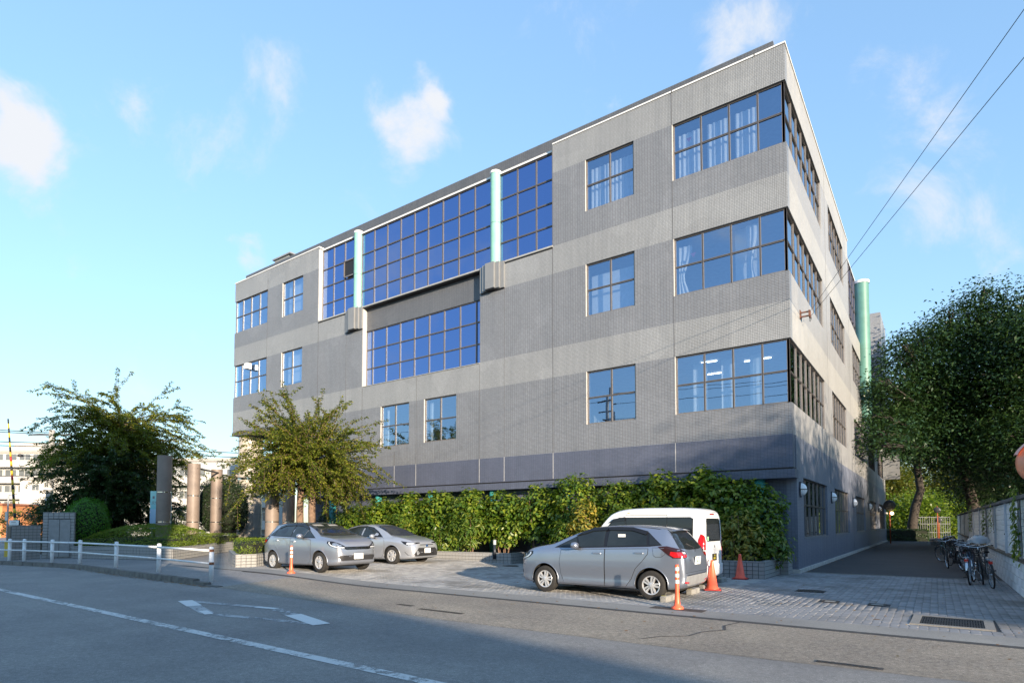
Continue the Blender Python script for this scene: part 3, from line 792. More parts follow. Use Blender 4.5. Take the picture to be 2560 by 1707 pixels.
# drains and covers let into the apron
STEEL = M('cast_iron', (0.045, 0.042, 0.040), .6, .5, .3, 20, .003)
def slot(x0, x1, y):
    b = MB()
    b.box(x0, x1, y - .05, y + .05, -.016, apron_z((x0 + x1) / 2, y) + .006, 0)
    n = int((x1 - x0) / .06)
    for i in range(n): b.box(x0 + .02 + i * .06, x0 + .055 + i * .06, y - .038, y + .038, apron_z((x0 + x1) / 2, y) + .0065, apron_z((x0 + x1) / 2, y) + .010, 1)
    return b
for i, (x0, x1, y) in enumerate(((-4.25, -3.2, -11.78), (-5.0, -4.6, -11.6), (2.35, 3.0, -12.1))):
    o = slot(x0, x1, y).build('drain_slot', [GUTTER, STEEL])
    tag(o, ('long dark drain slot in the apron in front of the parked hatchback', 'short dark drain slot in the apron, leftmost', 'dark drain slot in the road edge below the driveway grate')[i], 'drain')
GRATE = M('grate_bar', (0.05, 0.048, 0.05), .5, .7, .2, 10)
gr = empty('drain_grate', (3.66, -8.02, 0), R(-1.5), 'rectangular steel grate in a concrete frame set in the driveway paving', 'drain grate')
b = MB()
for q in ((-.52, .52, -.56, -.46), (-.52, .52, .46, .56), (-.52, -.40, -.459, .459), (.40, .52, -.459, .459)): b.box(q[0], q[1], q[2], q[3], -.012, .009)
b.build('grate_frame', CONCRETE, gr)
b = MB(); b.box(-.399, .399, -.459, .459, -.012, -.006); b.build('grate_pit', BLACK, gr)
for i in range(24):
    b = MB(); b.box(-.39 + i * .033, -.37 + i * .033, -.455, .455, -.004, .007); b.build('grate_bar', GRATE, gr)
b = MB()
for y in (-.3, 0, .3): b.box(-.395, .395, y - .008, y + .008, -.0035, .0055)
b.build('cross_bar', GRATE, gr)
mh = empty('manhole_cover', (1.13, -4.58, 0), 0, 'round dark iron manhole cover in the driveway paving', 'manhole cover')
b = MB(); b.lathe([(.0, .008), (.27, .008), (.275, .002), (.30, .002), (.30, -.01)], (0, 0, 0), 40)
for i in range(9):
    for j in range(9):
        X, Y = -.22 + i * .055, -.22 + j * .055
        if math.hypot(X, Y) < .24: b.box(X - .016, X + .016, Y - .016, Y + .016, .008, .011)
b.build('cover_plate', STEEL, mh)
mh2 = empty('manhole_cover', (-9.0, -2.35, gz(-9)), 0, 'flat dark cover on the forecourt beside the tiled planter corner', 'manhole cover')
b = MB(); b.lathe([(0, .008), (.27, .008), (.30, .002), (.30, -.01)], (0, 0, 0), 32); b.build('cover_plate', STEEL, mh2)
for i, (X, Y) in enumerate(((1.75, -6.35), (2.55, -6.35))):
    s = empty('post_socket', (X, Y, 0), 0, ('left', 'right')[i] + ' one of the two small square post sockets in the driveway paving', 'post socket', 'post sockets in the paving')
    b = MB()
    for q in ((-.14, .14, -.16, -.12), (-.14, .14, .12, .16), (-.14, -.10, -.119, .119), (.10, .14, -.119, .119)): b.box(*q, -.01, .006)
    b.build('socket_frame', STEEL, s); b = MB(); b.box(-.099, .099, -.119, .119, -.01, .002); b.build('socket_lid', CONCRETE, s)

# paving blocks with clipped corners (the clipped corners leave the dark dots)
PW, PL = 0.122, 0.21
def paver_mats():
    out = []
    for nm, col in (('paver_driveway', (0.25, 0.252, 0.26)), ('paver_forecourt', (0.33, 0.325, 0.315))):
        t = NT(nm); p = t.world()
        oi = t.node('ShaderNodeNewGeometry')
        r = t.math('ADD', t.math('MULTIPLY', oi.outputs['Random Per Island'], .5), t.math('MULTIPLY', t.noise(t.scale(p, (4.6, 4.6, 0)), 1.0, 2), .6))
        dirt = t.noise(p, .8, 5, .6); f = t.noise(p, 160, 3, .7)
        c = t.mix(t.ramp(r, 0, 1, .25, .8), tuple(x * .80 for x in col), tuple(x * 1.18 for x in col))
        c = t.mix(t.ramp(dirt, .0, .62, .47, .68), c, (.075, .072, .062))
        c = t.mix(t.ramp(f, 0, .35, .5, .75), c, (.34, .33, .31))
        t.pbr(c, .82, 0, t.bump(f, .003, .7)); out.append(t.m)
    return out
PAV_D, PAV_F = paver_mats()
def paver_shape(cut=.024, e=.0018, h=.03):
    a, b = PW / 2 - .0012, PL / 2 - .0012
    def ring(q, z):
        A, B = a - q, b - q
        return [(A - cut, -B, z), (A, -B + cut, z), (A, B - cut, z), (A - cut, B, z), (-A + cut, B, z), (-A, B - cut, z), (-A, -B + cut, z), (-A + cut, -B, z)]
    return np.array(ring(0, -h) + ring(0, -e) + ring(e, 0))
PS = paver_shape()
def paver_mesh(mat):
    m_ = MB(); m_.v = [tuple(p) for p in PS]
    for k in (0, 8):
        for i in range(8): m_.f.append((k + i, k + (i + 1) % 8, k + 8 + (i + 1) % 8, k + 8 + i)); m_.m.append(0)
    m_.f.append(tuple(range(16, 24))); m_.m.append(0)
    return m_.mesh('paver', mat)
def lay(parent, mat, cells, n_single=300):
    cells.sort(key=lambda c: (Vector((c[0], c[1], 0)) - CAM).length)
    me = paver_mesh(mat)
    for (x, y, z) in cells[:n_single]:
        o = link('paver', me, parent, (x, y, z)); o.rotation_euler = (rnd.gauss(0, .002), rnd.gauss(0, .002), rnd.gauss(0, .004))
    rest = np.array(cells[n_single:]); n = len(rest)
    if not n: return
    tilt = np.random.default_rng(3).normal(0, .0008, n)
    V = (PS[None] + rest[:, None, :]); V[:, :, 2] += tilt[:, None]; V = V.reshape(-1, 3); base = (np.arange(n) * 24)[:, None, None]
    q = []
    for k in (0, 8):
        for i in range(8): q.append((k + i, k + (i + 1) % 8, k + 8 + (i + 1) % 8, k + 8 + i))
    q += [(16, 17, 18, 19), (16, 19, 20, 23), (20, 21, 22, 23)]
    Q_ = (np.array(q)[None] + base).reshape(-1, 4)
    o = link('paving_blocks', fast_mesh('paving_blocks', V, Q_, mat), parent); o['kind'] = 'stuff'
drv = struct(empty('driveway_paving'))
cells = []
holes_ = [(3.12, 4.2, -8.62, -7.42), (.82, 1.44, -4.9, -4.26), (1.6, 1.9, -6.53, -6.17), (2.4, 2.7, -6.53, -6.17)]
ix = 0; x = -.35
while x < 4.93:
    y = -8.98 + (PL / 2 if False else 0)
    while y < 1.08:
        if not any(h[0] < x < h[1] and h[2] < y < h[3] for h in holes_):
            if not (x < .12 and y > .55): cells.append((x, y, rnd.gauss(0, .0012)))
        y += PL
    x += PW
lay(drv, PAV_D, cells)
fore = struct(empty('forecourt_paving'))
cells = []
x = -15.6
while x < -.42:
    y = -8.98
    while y < -1.3:
        inside = (x > -9.4 or y < -1.75) and (x < -2.7 or y < -2.2) and not (x < -14.75 and y < -7.6)
        if inside: cells.append((x, y, gz(x) + rnd.gauss(0, .0007)))
        y += PL
    x += PW
lay(fore, PAV_F, cells)

# road markings
def worn_paint(name, col, amount, sc=(1, 1, 1)):
    t = NT(name); p = t.world()
    n = t.noise(t.scale(p, sc), 9, 8, .72); n2 = t.noise(p, 90, 3, .7); n3 = t.noise(p, 1.1, 3)
    f = t.math('ADD', t.math('MULTIPLY', n, .6), t.math('ADD', t.math('MULTIPLY', n2, .3), t.math('MULTIPLY', n3, .35)))
    d = t.node('ShaderNodeBsdfDiffuse'); t.set(d.inputs[0], t.mix(t.ramp(n2, 0, .4, .3, .7), col, (.35, .35, .34)))
    tr = t.node('ShaderNodeBsdfTransparent'); ms = t.node('ShaderNodeMixShader')
    t.set(ms.inputs[0], t.ramp(f, 0, 1, amount, amount + .10)); t.l.new(tr.outputs[0], ms.inputs[1]); t.l.new(d.outputs[0], ms.inputs[2]); t.l.new(ms.outputs[0], t.out.inputs[0])
    return t.m
PAINT = worn_paint('road_paint', (.72, .72, .70), .53)
PAINT_FADED = worn_paint('road_paint_faded', (.50, .50, .50), .535)
PAINT_FRESH = worn_paint('road_paint_thick', (.78, .78, .76), .42)
b = MB()
xs = lin(-40, 6, 60)
for a, c in zip(xs, xs[1:]):
    f = lambda x: -15.32 - max(0, -20 - x) ** 2 * .012
    b.face([(a, f(a) - .08, -.017), (c, f(c) - .08, -.017), (c, f(c) + .08, -.017), (a, f(a) + .08, -.017)])
b.build('lane_line', PAINT, road)
A, B, C_, D_ = [Vector((x, y)) for x, y in ((-8.95, -13.72), (-6.45, -13.30), (-4.30, -13.86), (-6.80, -14.34))]
def stroke(p, q, w, cut0=.0, cut1=.0):
    d = (q - p).normalized(); n = Vector((-d.y, d.x)) * w / 2
    return [(*(p + d * cut0 - n), -.017), (*(q - d * cut1 - n), -.017), (*(q - d * cut1 + n), -.017), (*(p + d * cut0 + n), -.017)]
for nm, mt, segs in (('diamond_marking', PAINT_FADED, [stroke(A, B, .17, .2, .1), stroke(C_, D_, .17, .2, .1), stroke(A, D_, .22, 1.0, .1), stroke(B, C_, .22, .1, 1.3)]), ('diamond_marking', PAINT_FRESH, [stroke(A, D_, .26, 0, 1.25), stroke(B, C_, .28, .95, 0), stroke(D_, A, .14, -.05, 1.75), stroke(B, A, .13, -.05, 2.05)])):
    for s_ in segs:
        b = MB(); b.face(s_ if mt is PAINT_FADED else [(p[0], p[1], p[2] + .002) for p in s_]); b.build(nm, mt, road)
b = MB(); b.face([(-31, -13.9, -.017), (-30.2, -14.0, -.017), (-30.2, -14.4, -.017), (-31, -14.3, -.017)]); b.build('arrow_marking', PAINT_FRESH, road)

# dry leaves lying along the kerb and on the far driveway
def litter(name, pts, mat, s=.035):
    V = []; F = []
    for (x, y, z) in pts:
        a = rnd.uniform(0, 6.28); r = s * rnd.uniform(.5, 1.2); t = rnd.uniform(-.3, .3); k = len(V)
        c, sn = math.cos(a), math.sin(a)
        V += [(x + c * r, y + sn * r, z + .006 + .01 * abs(t)), (x - sn * r * .5, y + c * r * .5, z + .012), (x - c * r, y - sn * r, z + .006), (x + sn * r * .5, y - c * r * .5, z + .004)]; F.append((k, k + 1, k + 2, k + 3))
    o = link(name, fast_mesh(name, np.array(V), np.array(F), mat)); o['kind'] = 'stuff'; return o
DRYLEAF = leaf_mat('dry_leaf', [(0, (.10, .05, .02)), (.5, (.22, .12, .05)), (1, (.30, .22, .08))], .8, .1)
pts = []
for i in range(420):
    x = -11 - abs(rnd.gauss(0, 6)); pts.append((x, kerb_y(x) - .05 - abs(rnd.gauss(0, .09)), -.02))
for i in range(260): pts.append((rnd.uniform(-9, 4.5), rnd.uniform(-11.8, -2.6), .0))
for i in range(500): pts.append((rnd.uniform(.2, 4.6), 18 + rnd.expovariate(.08), .0))
for i in range(150): pts.append((.06 + abs(rnd.gauss(0, .12)), rnd.uniform(1, 30), 0))
tag(litter('fallen_leaves', pts, DRYLEAF), 'dry brown leaves scattered along the kerb and driveway', 'fallen leaves')
# ---------------------------------------------------------------- vehicles
def pchip(xs, ys, q):
    xs = np.asarray(xs, float); ys = np.asarray(ys, float); h = np.diff(xs); d = np.diff(ys) / h
    m = np.zeros_like(xs); m[0], m[-1] = d[0], d[-1]
    for i in range(1, len(xs) - 1):
        if d[i - 1] * d[i] > 0:
            w1, w2 = 2 * h[i] + h[i - 1], h[i] + 2 * h[i - 1]; m[i] = (w1 + w2) / (w1 / d[i - 1] + w2 / d[i])
    k = np.clip(np.searchsorted(xs, q, 'right') - 1, 0, len(xs) - 2); t = (q - xs[k]) / h[k]
    return ((1 + 2 * t) * (1 - t) ** 2 * ys[k] + t * (1 - t) ** 2 * h[k] * m[k] + t * t * (3 - 2 * t) * ys[k + 1] + t * t * (t - 1) * h[k] * m[k + 1])

def paint(name, col, metal=0.55, rough=0.30, grime=0.1):
    t = NT(name); p = t.coords()
    fl = t.node('ShaderNodeTexVoronoi'); t.l.new(p, fl.inputs['Vector']); fl.inputs['Scale'].default_value = 900
    sx = t.node('ShaderNodeSeparateXYZ'); t.l.new(p, sx.inputs[0])
    dirt = t.math('MULTIPLY', t.ramp(sx.outputs[2], 1, 0, .12, .55), t.ramp(t.noise(p, 7, 5, .65), .2, 1, .35, .7))
    c = t.mix(t.ramp(fl.outputs['Distance'], 0, .25, .0, .8), col, tuple(min(1, x * 1.25) for x in col))
    c = t.mix(t.math('MULTIPLY', dirt, grime * 3), c, (.17, .155, .135))
    t.pbr(c, t.math('ADD', t.math('MULTIPLY', dirt, .25), rough), metal, None, Coat_Weight=0.9, Coat_Roughness=0.05)
    MATS[name] = t.m
    return t.m
SILVER = paint('silver_paint', (0.285, 0.32, 0.39), 0.72, 0.30)
SILVER2 = paint('warm_silver_paint', (0.33, 0.355, 0.41), 0.68, 0.31)
SEDAN_P = paint('pale_silver_paint', (0.42, 0.445, 0.49), 0.55, 0.31)
WHITE_P = paint('white_paint', (0.78, 0.79, 0.80), 0.0, 0.30)
CARGLASS = M('car_glass', (0.016, 0.020, 0.024), 0.03, 0, 0, 1, Specular_IOR_Level=0.5)
CARGLASS_C = M('car_glass_clear', (0.018, 0.024, 0.028), 0.02, 0, .35, 1.6, Specular_IOR_Level=0.5)
GLOSSBLACK = M('gloss_black', (0.012, 0.012, 0.014), 0.12, 0, 0)
PLASTIC = M('black_plastic', (0.022, 0.022, 0.024), 0.55, 0, .15, 40)
RUBBER = M('tyre_rubber', (0.022, 0.021, 0.020), 0.85, 0, .3, 12, .003)
WELL = M('wheel_well', (0.008, 0.008, 0.008), 0.95)
HUB = M('hubcap_silver', (0.62, 0.63, 0.65), 0.32, 0.55, .06, 10)
CHROME = M('chrome', (0.75, 0.76, 0.78), 0.10, 1.0, 0)
SEAM = M('panel_gap', (0.02, 0.02, 0.022), 0.8)
LENS_RED = M('lens_red', (0.45, 0.008, 0.012), 0.10, 0, .1, 20, Coat_Weight=1.0)
LENS_DARK = M('lens_dark', (0.03, 0.012, 0.014), 0.08, 0, 0)
LENS_CLEAR = M('lens_clear', (0.70, 0.72, 0.75), 0.10, 0.35, .15, 30)
PLATE_W = M('plate_white', (0.76, 0.77, 0.75), 0.4, 0, .02)
PLATE_B = M('plate_black', (0.015, 0.015, 0.013), 0.4)
PLATE_Y = M('plate_yellow_ink', (0.72, 0.58, 0.06), 0.5)
PLATE_G = M('plate_green_ink', (0.02, 0.13, 0.08), 0.5)
GREY_INK = M('grey_ink', (0.22, 0.22, 0.23), 0.5)
AMBER = M('amber_lens', (0.7, 0.30, 0.03), .2)

def text_obj(name, s, size, mat, parent, loc, xdir, updir, depth=.001, align='CENTER'):
    cu = bpy.data.curves.new('lettering', 'FONT'); cu.body = s; cu.size = size; cu.align_x = align; cu.align_y = 'CENTER'; cu.extrude = depth; cu.resolution_u = 2
    tmp = bpy.data.objects.new('tmp', cu); COL.objects.link(tmp)
    me = bpy.data.meshes.new_from_object(tmp.evaluated_get(bpy.context.evaluated_depsgraph_get()))
    bpy.data.objects.remove(tmp); bpy.data.curves.remove(cu)
    me.materials.clear(); me.materials.append(mat); me.name = name
    o = link(name, me, parent); X = Vector(xdir).normalized(); Y = Vector(updir).normalized(); Z = X.cross(Y)
    o.matrix_local = Matrix(((X.x, Y.x, Z.x, loc[0]), (X.y, Y.y, Z.y, loc[1]), (X.z, Y.z, Z.z, loc[2]), (0, 0, 0, 1)))
    return o

class Car:
    def __init__(s, name, label, cat, spec, paintmat, loc, rz, pitch=0.0):
        s.root = empty(name, loc, rz, label, cat); s.root.rotation_euler = (0, pitch, rz)
        s.sp = spec; s.paint = paintmat
        x0, x1 = spec['x']; n = 110
        t = np.linspace(0, 1, n); t = .5 - .5 * np.cos(np.pi * t); t = .55 * t + .45 * np.linspace(0, 1, n)
        X = x0 + (x1 - x0) * t
        g = lambda k: pchip([p[0] for p in spec[k]], [p[1] for p in spec[k]], X)
        zt, zb, zs, w, wr, dr = g('zt'), g('zb'), g('zs'), g('w'), g('wr'), g('drop')
        zs = np.minimum(zs, zt - .035); zr = np.maximum(zs + .012, zt - dr)
        V = []; K = None
        for i in range(n):
            a, b, c = zb[i], zs[i], zt[i]; W, Wr, r = w[i], min(wr[i], w[i] * .93), zr[i]; hh = b - a
            half = [(0, a), (.80 * W, a), (.93 * W, a + .02), (.975 * W, a + .06), (.985 * W, a + .10), (.972 * W, a + .20 * hh + .02), (.982 * W, a + .34 * hh), (W, a + .50 * hh), (W, a + .66 * hh), (.988 * W, b - .14 * hh), (.972 * W, b - .04 * hh), (.950 * W, b)]
            for q in (.12, .3, .5, .7, .88, 1.0):
                half.append((.942 * W + (Wr - .942 * W) * q + spec.get('bulge', .02) * math.sin(math.pi * q) * min(1, (r - b) / .3), b + .004 + (r - b - .004) * q))
            half += [(Wr - .025, r + .42 * (c - r)), (Wr - .075, r + .70 * (c - r)), (Wr * .72, r + .90 * (c - r)), (Wr * .38, c - .003), (0, c)]
            K = len(half)
            for (y, z) in half: V.append((X[i], y, z))
            for (y, z) in half: V.append((X[i], -y, z))
        F = []
        for i in range(n - 1):
            for side in (0, 1):
                for j in range(K - 1):
                    a = i * 2 * K + side * K + j; b = a + 2 * K
                    F.append((a, b, b + 1, a + 1) if side else (a, a + 1, b + 1, b))
        for i in (0, n - 1):
            for j in range(K - 1):
                a = i * 2 * K + j; b = a + K
                F.append((a, b, b + 1, a + 1))
        me = bpy.data.meshes.new('body'); me.from_pydata(V, [], F)
        bm = bmesh.new(); bm.from_mesh(me); bmesh.ops.remove_doubles(bm, verts=bm.verts, dist=.0008); bmesh.ops.recalc_face_normals(bm, faces=bm.faces)
        for f in bm.faces: f.smooth = True
        bm.to_mesh(me); s.bvh = BVHTree.FromBMesh(bm); bm.free()
        me.materials.append(paintmat); me.materials.append(WELL)
        tmp = bpy.data.objects.new('body_src', me); COL.objects.link(tmp)
        cut = MB()
        for ax in spec['axles']:
            for sy in (-1, 1):
                b = MB(); r = spec['arch']; yc = sy * (max(pp[1] for pp in spec['w']) - .14)
                cut.tube((ax, yc - .14, spec['r'] + .012), (ax, yc + .45 * sy + .0, spec['r'] + .012), r, n=40, m=1) if sy > 0 else cut.tube((ax, yc + .14, spec['r'] + .012), (ax, yc - .45, spec['r'] + .012), r, n=40, m=1)
        co = cut.build('cutter', [paintmat, WELL]); md = tmp.modifiers.new('b', 'BOOLEAN'); md.object = co; md.operation = 'DIFFERENCE'; md.solver = 'EXACT'
        ev = tmp.evaluated_get(bpy.context.evaluated_depsgraph_get()); m2 = bpy.data.meshes.new_from_object(ev); m2.name = 'body'
        bpy.data.objects.remove(tmp); bpy.data.objects.remove(co)
        s.body = link('body', m2, s.root); autosmooth(s.body, 28)
        # rolled lip round every wheel arch
        for ax in spec['axles']:
            for sy in (-1, 1):
                lip = MB(); pts = []
                for a in np.linspace(R(-8), R(188), 25):
                    px_, pz_ = ax + (spec['arch'] + .008) * math.cos(a), spec['r'] + .012 + (spec['arch'] + .008) * math.sin(a)
                    h = s.hit((px_, 3 * sy, pz_), (0, -sy, 0))
                    if h: pts.append(h[0] + Vector((0, .001 * sy, 0)))
                if len(pts) > 4: lip.path(pts, .009, 6); lip.build('arch_lip', paintmat, s.root, True)
        # underside
        u = MB(); u.box(x0 + .25, x1 - .3, -.62, .62, .17, .26); u.build('underbody', WELL, s.root)
        for ax in spec['axles']:
            for sy in (-1, 1): s.wheel(ax, sy)
    def hit(s, o, d):
        p, n, i, dist = s.bvh.ray_cast(Vector(o), Vector(d).normalized())
        return (p, n) if p is not None else None
    def decal(s, name, poly, mat, d=(0, -1, 0), off=.004, parent=None, res=.06, uoff=0.0, mirror=False, m_extra=None, thick=True):
        """sheet cut to poly and laid on the body, seen along d. poly in (u, z): u runs along d turned by 90 degrees"""
        D = Vector(d).normalized(); U = Vector((D.y, -D.x, 0)) if abs(D.z) < .5 else Vector((1, 0, 0))
        Wv = Vector((0, 0, 1)) if abs(D.z) < .5 else Vector((0, 1, 0))
        pts = []
        k = len(poly)
        for i in range(k):
            a, b = Vector(poly[i]), Vector(poly[(i + 1) % k]); m_ = max(1, int((b - a).length / res))
            for q in range(m_): pts.append(a.lerp(b, q / m_))
        nb = len(pts); edges = [(i, (i + 1) % nb) for i in range(nb)]
        us = [p.x for p in pts]; vs_ = [p.y for p in pts]
        def inside(x, y):
            c = False
            for i in range(nb):
                a, b = pts[i], pts[i - 1]
                if (a.y > y) != (b.y > y) and x < (b.x - a.x) * (y - a.y) / (b.y - a.y) + a.x: c = not c
            return c
        u = min(us) + res * .5
        while u < max(us):
            v = min(vs_) + res * .5
            while v < max(vs_):
                if inside(u, v) and min((Vector((u, v)) - p).length for p in pts) > res * .35: pts.append(Vector((u, v)))
                v += res
            u += res
        vv, _, ff, *_r = delaunay_2d_cdt([Vector((p.x, p.y)) for p in pts], edges, [], 1, 1e-5)
        P = []; N = []
        for p in vv:
            o = U * p.x + Wv * p.y - D * 5
            h = s.hit(o, D); P.append(None if h is None else h[0] + h[1] * off); N.append(None if h is None else h[1])
        mb = MB(); idx = {}
        for i, p in enumerate(P):
            if p is not None: idx[i] = len(mb.v); mb.v.append(tuple(p))
        for f in ff:
            if all(i in idx for i in f): mb.f.append(tuple(idx[i] for i in f)); mb.m.append(0)
        me = bpy.data.meshes.new(name); me.from_pydata(mb.v, [], mb.f); me.materials.append(mat)
        bm = bmesh.new(); bm.from_mesh(me); bmesh.ops.recalc_face_normals(bm, faces=bm.faces)
        for f in bm.faces:
            f.smooth = True
        if bm.faces:
            f0 = max(bm.faces, key=lambda f: f.calc_area())
            if f0.normal.dot(-D) < 0: bmesh.ops.reverse_faces(bm, faces=bm.faces)
        if thick and off > .002:   # turn the rim back to the body so the sheet has an edge
            ed = [e for e in bm.edges if len(e.link_faces) == 1]
            r_ = bmesh.ops.extrude_edge_only(bm, edges=ed)
            for e_ in ed: e_.smooth = False
            nv = [g for g in r_['geom'] if isinstance(g, bmesh.types.BMVert)]
            for v_ in nv: v_.co += D * (off * 1.2)
        bm.to_mesh(me); bm.free()
        o = link(name, me, parent or s.root)
        return o
    def wheel(s, ax, sy):
        sp = s.sp; r = sp['r']; wd = sp['tw']; y = sy * (max(p[1] for p in sp['w']) - .012 - wd / 2)
        mb = MB(); h = wd / 2
        mb.lathe([(r * .66, -h * .86), (r * .70, -h), (r * .90, -h * 1.0), (r * .975, -h * .86), (r, -h * .66), (r, h * .66), (r * .975, h * .86), (r * .90, h), (r * .70, h), (r * .66, h * .86)], (0, 0, 0), 40, 'y', closed=True)
        for k in (-.3, .3): mb.lathe([(r + .001, k * h - .006), (r + .001, k * h + .006)], (0, 0, 0), 40, 'y')
        o = mb.build('wheel', RUBBER, s.root, True, (ax, y, r)); autosmooth(o, 40)
        c = MB(); f = sy; rr = r * .665; face = .80 * h * f
        c.lathe([(0.0, face - .035 * f), (rr * .99, face - .035 * f)], (0, 0, 0), 40, 'y', 1)
        c.lathe([(rr * .86, face + .004 * f), (rr * .95, face + .012 * f), (rr, face + .002 * f), (rr, face - .03 * f), (rr * .86, face - .03 * f)], (0, 0, 0), 40, 'y', 0, True)
        c.lathe([(0, face + .012 * f), (.026, face + .012 * f), (.045, face + .006 * f), (.068, face - .005 * f), (.068, face - .03 * f)], (0, 0, 0), 24, 'y', 0)
        ns = sp.get('spokes', 5); a0 = rnd.uniform(0, 1)
        for k in range(ns):
            for off in ((-.20, .20) if sp.get('pair', True) else (0,)):
                a = 2 * math.pi * k / ns + a0; ca, sa = math.cos(a), math.sin(a); ab = a + off * .95
                hw = .017 if sp.get('pair', True) else .03; ho = hw * 1.25
                p0 = Vector((ca * .05 - sa * off * .09, 0, sa * .05 + ca * off * .09)); p1 = Vector((math.cos(ab) * rr * .9, 0, math.sin(ab) * rr * .9))
                tn = (p1 - p0).normalized(); nn = Vector((-tn.z, 0, tn.x))
                f0, f1 = face + .008 * f, face + .006 * f; bk = face - .03 * f; i = len(c.v)
                for p, q in ((p0, hw), (p1, ho)):
                    for sg, dep, kk in ((-1, bk, 1.15), (-1, f0, .8), (1, f0, .8), (1, bk, 1.15)):
                        v = p + nn * (q * sg * kk); c.v.append((v.x, dep, v.z))
                for j in range(4):
                    j2 = (j + 1) % 4; c.f.append((i + j, i + j2, i + 4 + j2, i + 4 + j)); c.m.append(0)
        c.build('hubcap', [HUB, WELL], o)
    def doors(s, polys, seam=.010):
        """polys: list of (door polygon, window polygon or None, handle (x, z) or None) in (x, z)"""
        out = []
        for sy in (1, -1):
            d = (0, -sy, 0)
            def fl(poly): return [(-p[0] if sy > 0 else p[0], p[1]) for p in poly]
            for (dp, wp, hp) in polys:
                cx = sum(p[0] for p in dp) / len(dp); cz = sum(p[1] for p in dp) / len(dp)
                def grow(poly, e):
                    r = []
                    for i in range(len(poly)):
                        a, b, c = Vector(poly[i - 1]), Vector(poly[i]), Vector(poly[(i + 1) % len(poly)])
                        n1 = Vector(((b - a).y, -(b - a).x)).normalized(); n2 = Vector(((c - b).y, -(c - b).x)).normalized()
                        if n1.dot(b - Vector((cx, cz))) < 0 and False: n1.negate()
                        n = (n1 + n2); n = n / max(.5, n.length_squared / 2)
                        r.append(tuple(b + n * e))
                    return r
                area = sum(dp[i - 1][0] * dp[i][1] - dp[i][0] * dp[i - 1][1] for i in range(len(dp)))
                g = grow(dp, seam if area > 0 else -seam)
                dr = s.decal('door', fl(dp), s.paint, d, .0075, res=.045)
                s.decal('door_gap', fl(g), SEAM, d, .0030, dr, res=.045, thick=False)
                if wp:
                    s.decal('window', fl(wp), CARGLASS_C if sp_clear(s) else CARGLASS, d, .0105, dr, res=.05)
                if hp:
                    h = s.hit((hp[0], 3 * sy, hp[1]), (0, -sy, 0))
                    if h:
                        y = h[0].y; b = MB(); b.bevbox(hp[0] - .095, hp[0] + .095, *sorted((y + .018 * sy, y + .040 * sy)), hp[1] - .015, hp[1] + .015, .007)
                        for q in (-.085, .07): b.box(hp[0] + q, hp[0] + q + .015, *sorted((y - .01 * sy, y + .02 * sy)), hp[1] - .012, hp[1] + .012)
                        b.build('door_handle', s.paint if not s.sp.get('chrome_handle') else CHROME, dr)
                        s.decal('handle_cup', fl([(hp[0] - .06, hp[1] - .030), (hp[0] + .06, hp[1] - .030), (hp[0] + .075, hp[1]), (hp[0] + .06, hp[1] + .030), (hp[0] - .06, hp[1] + .030), (hp[0] - .075, hp[1])]), s.paint, d, .0095, dr, res=.04)
                out.append(dr)
        return out
    def mirrors(s, x, z, mat):
        for sy in (1, -1):
            h = s.hit((x, 3 * sy, z), (0, -sy, 0)); y = h[0].y if h else .8 * sy
            V = MB(); c = Vector((x - .02, y + sy * .13, z + .06))
            prof = [(.0, -.085), (.055, -.075), (.078, -.02), (.07, .05), (.0, .075)]
            b = MB(); n = 14
            for (r, q) in prof:
                for i in range(n):
                    a = 2 * math.pi * i / n; b.v.append((c.x + q, c.y + r * 1.35 * math.cos(a), c.z + r * math.sin(a)))
            for a in range(len(prof) - 1):
                for i in range(n):
                    j = (i + 1) % n; b.f.append((a * n + i, a * n + j, (a + 1) * n + j, (a + 1) * n + i)); b.m.append(0)
            m_ = b.build('mirror', mat, s.root, True)
            st = MB(); st.path([(x + .01, y - .03 * sy, z - .02), (x, y + .05 * sy, z + .0), tuple(c + Vector((0, 0, -.05)))], [.035, .028, .03], 8); st.build('mirror_arm', PLASTIC, m_, True)
    def plate(s, x, z, face, rows, white=True, tilt=0.0):
        """number plate 33 x 16.5 cm at the end of the car; face +1 front, -1 rear; rows: list of (text, size, dz)"""
        ink = PLATE_G if white else PLATE_Y
        b = MB(); b.bevbox(-.006, .006, -.165, .165, -.0825, .0825, .004); o = b.build('number_plate', PLATE_W if white else PLATE_B, s.root, False, (x, 0, z)); o.rotation_euler = (0, tilt, 0)
        b = MB(); b.box(*(sorted((-.02 * face, -.0065 * face))), -.15, .15, -.07, .07); b.build('plate_bracket', PLASTIC, o)
        for (tx, size, dz) in rows:
            if tx: text_obj('plate_lettering', tx, size, ink, o, (.0085 * face, 0, dz), (0, face, 0), (0, 0, 1), .0008)

def sp_clear(s): return s.sp.get('clear', False)

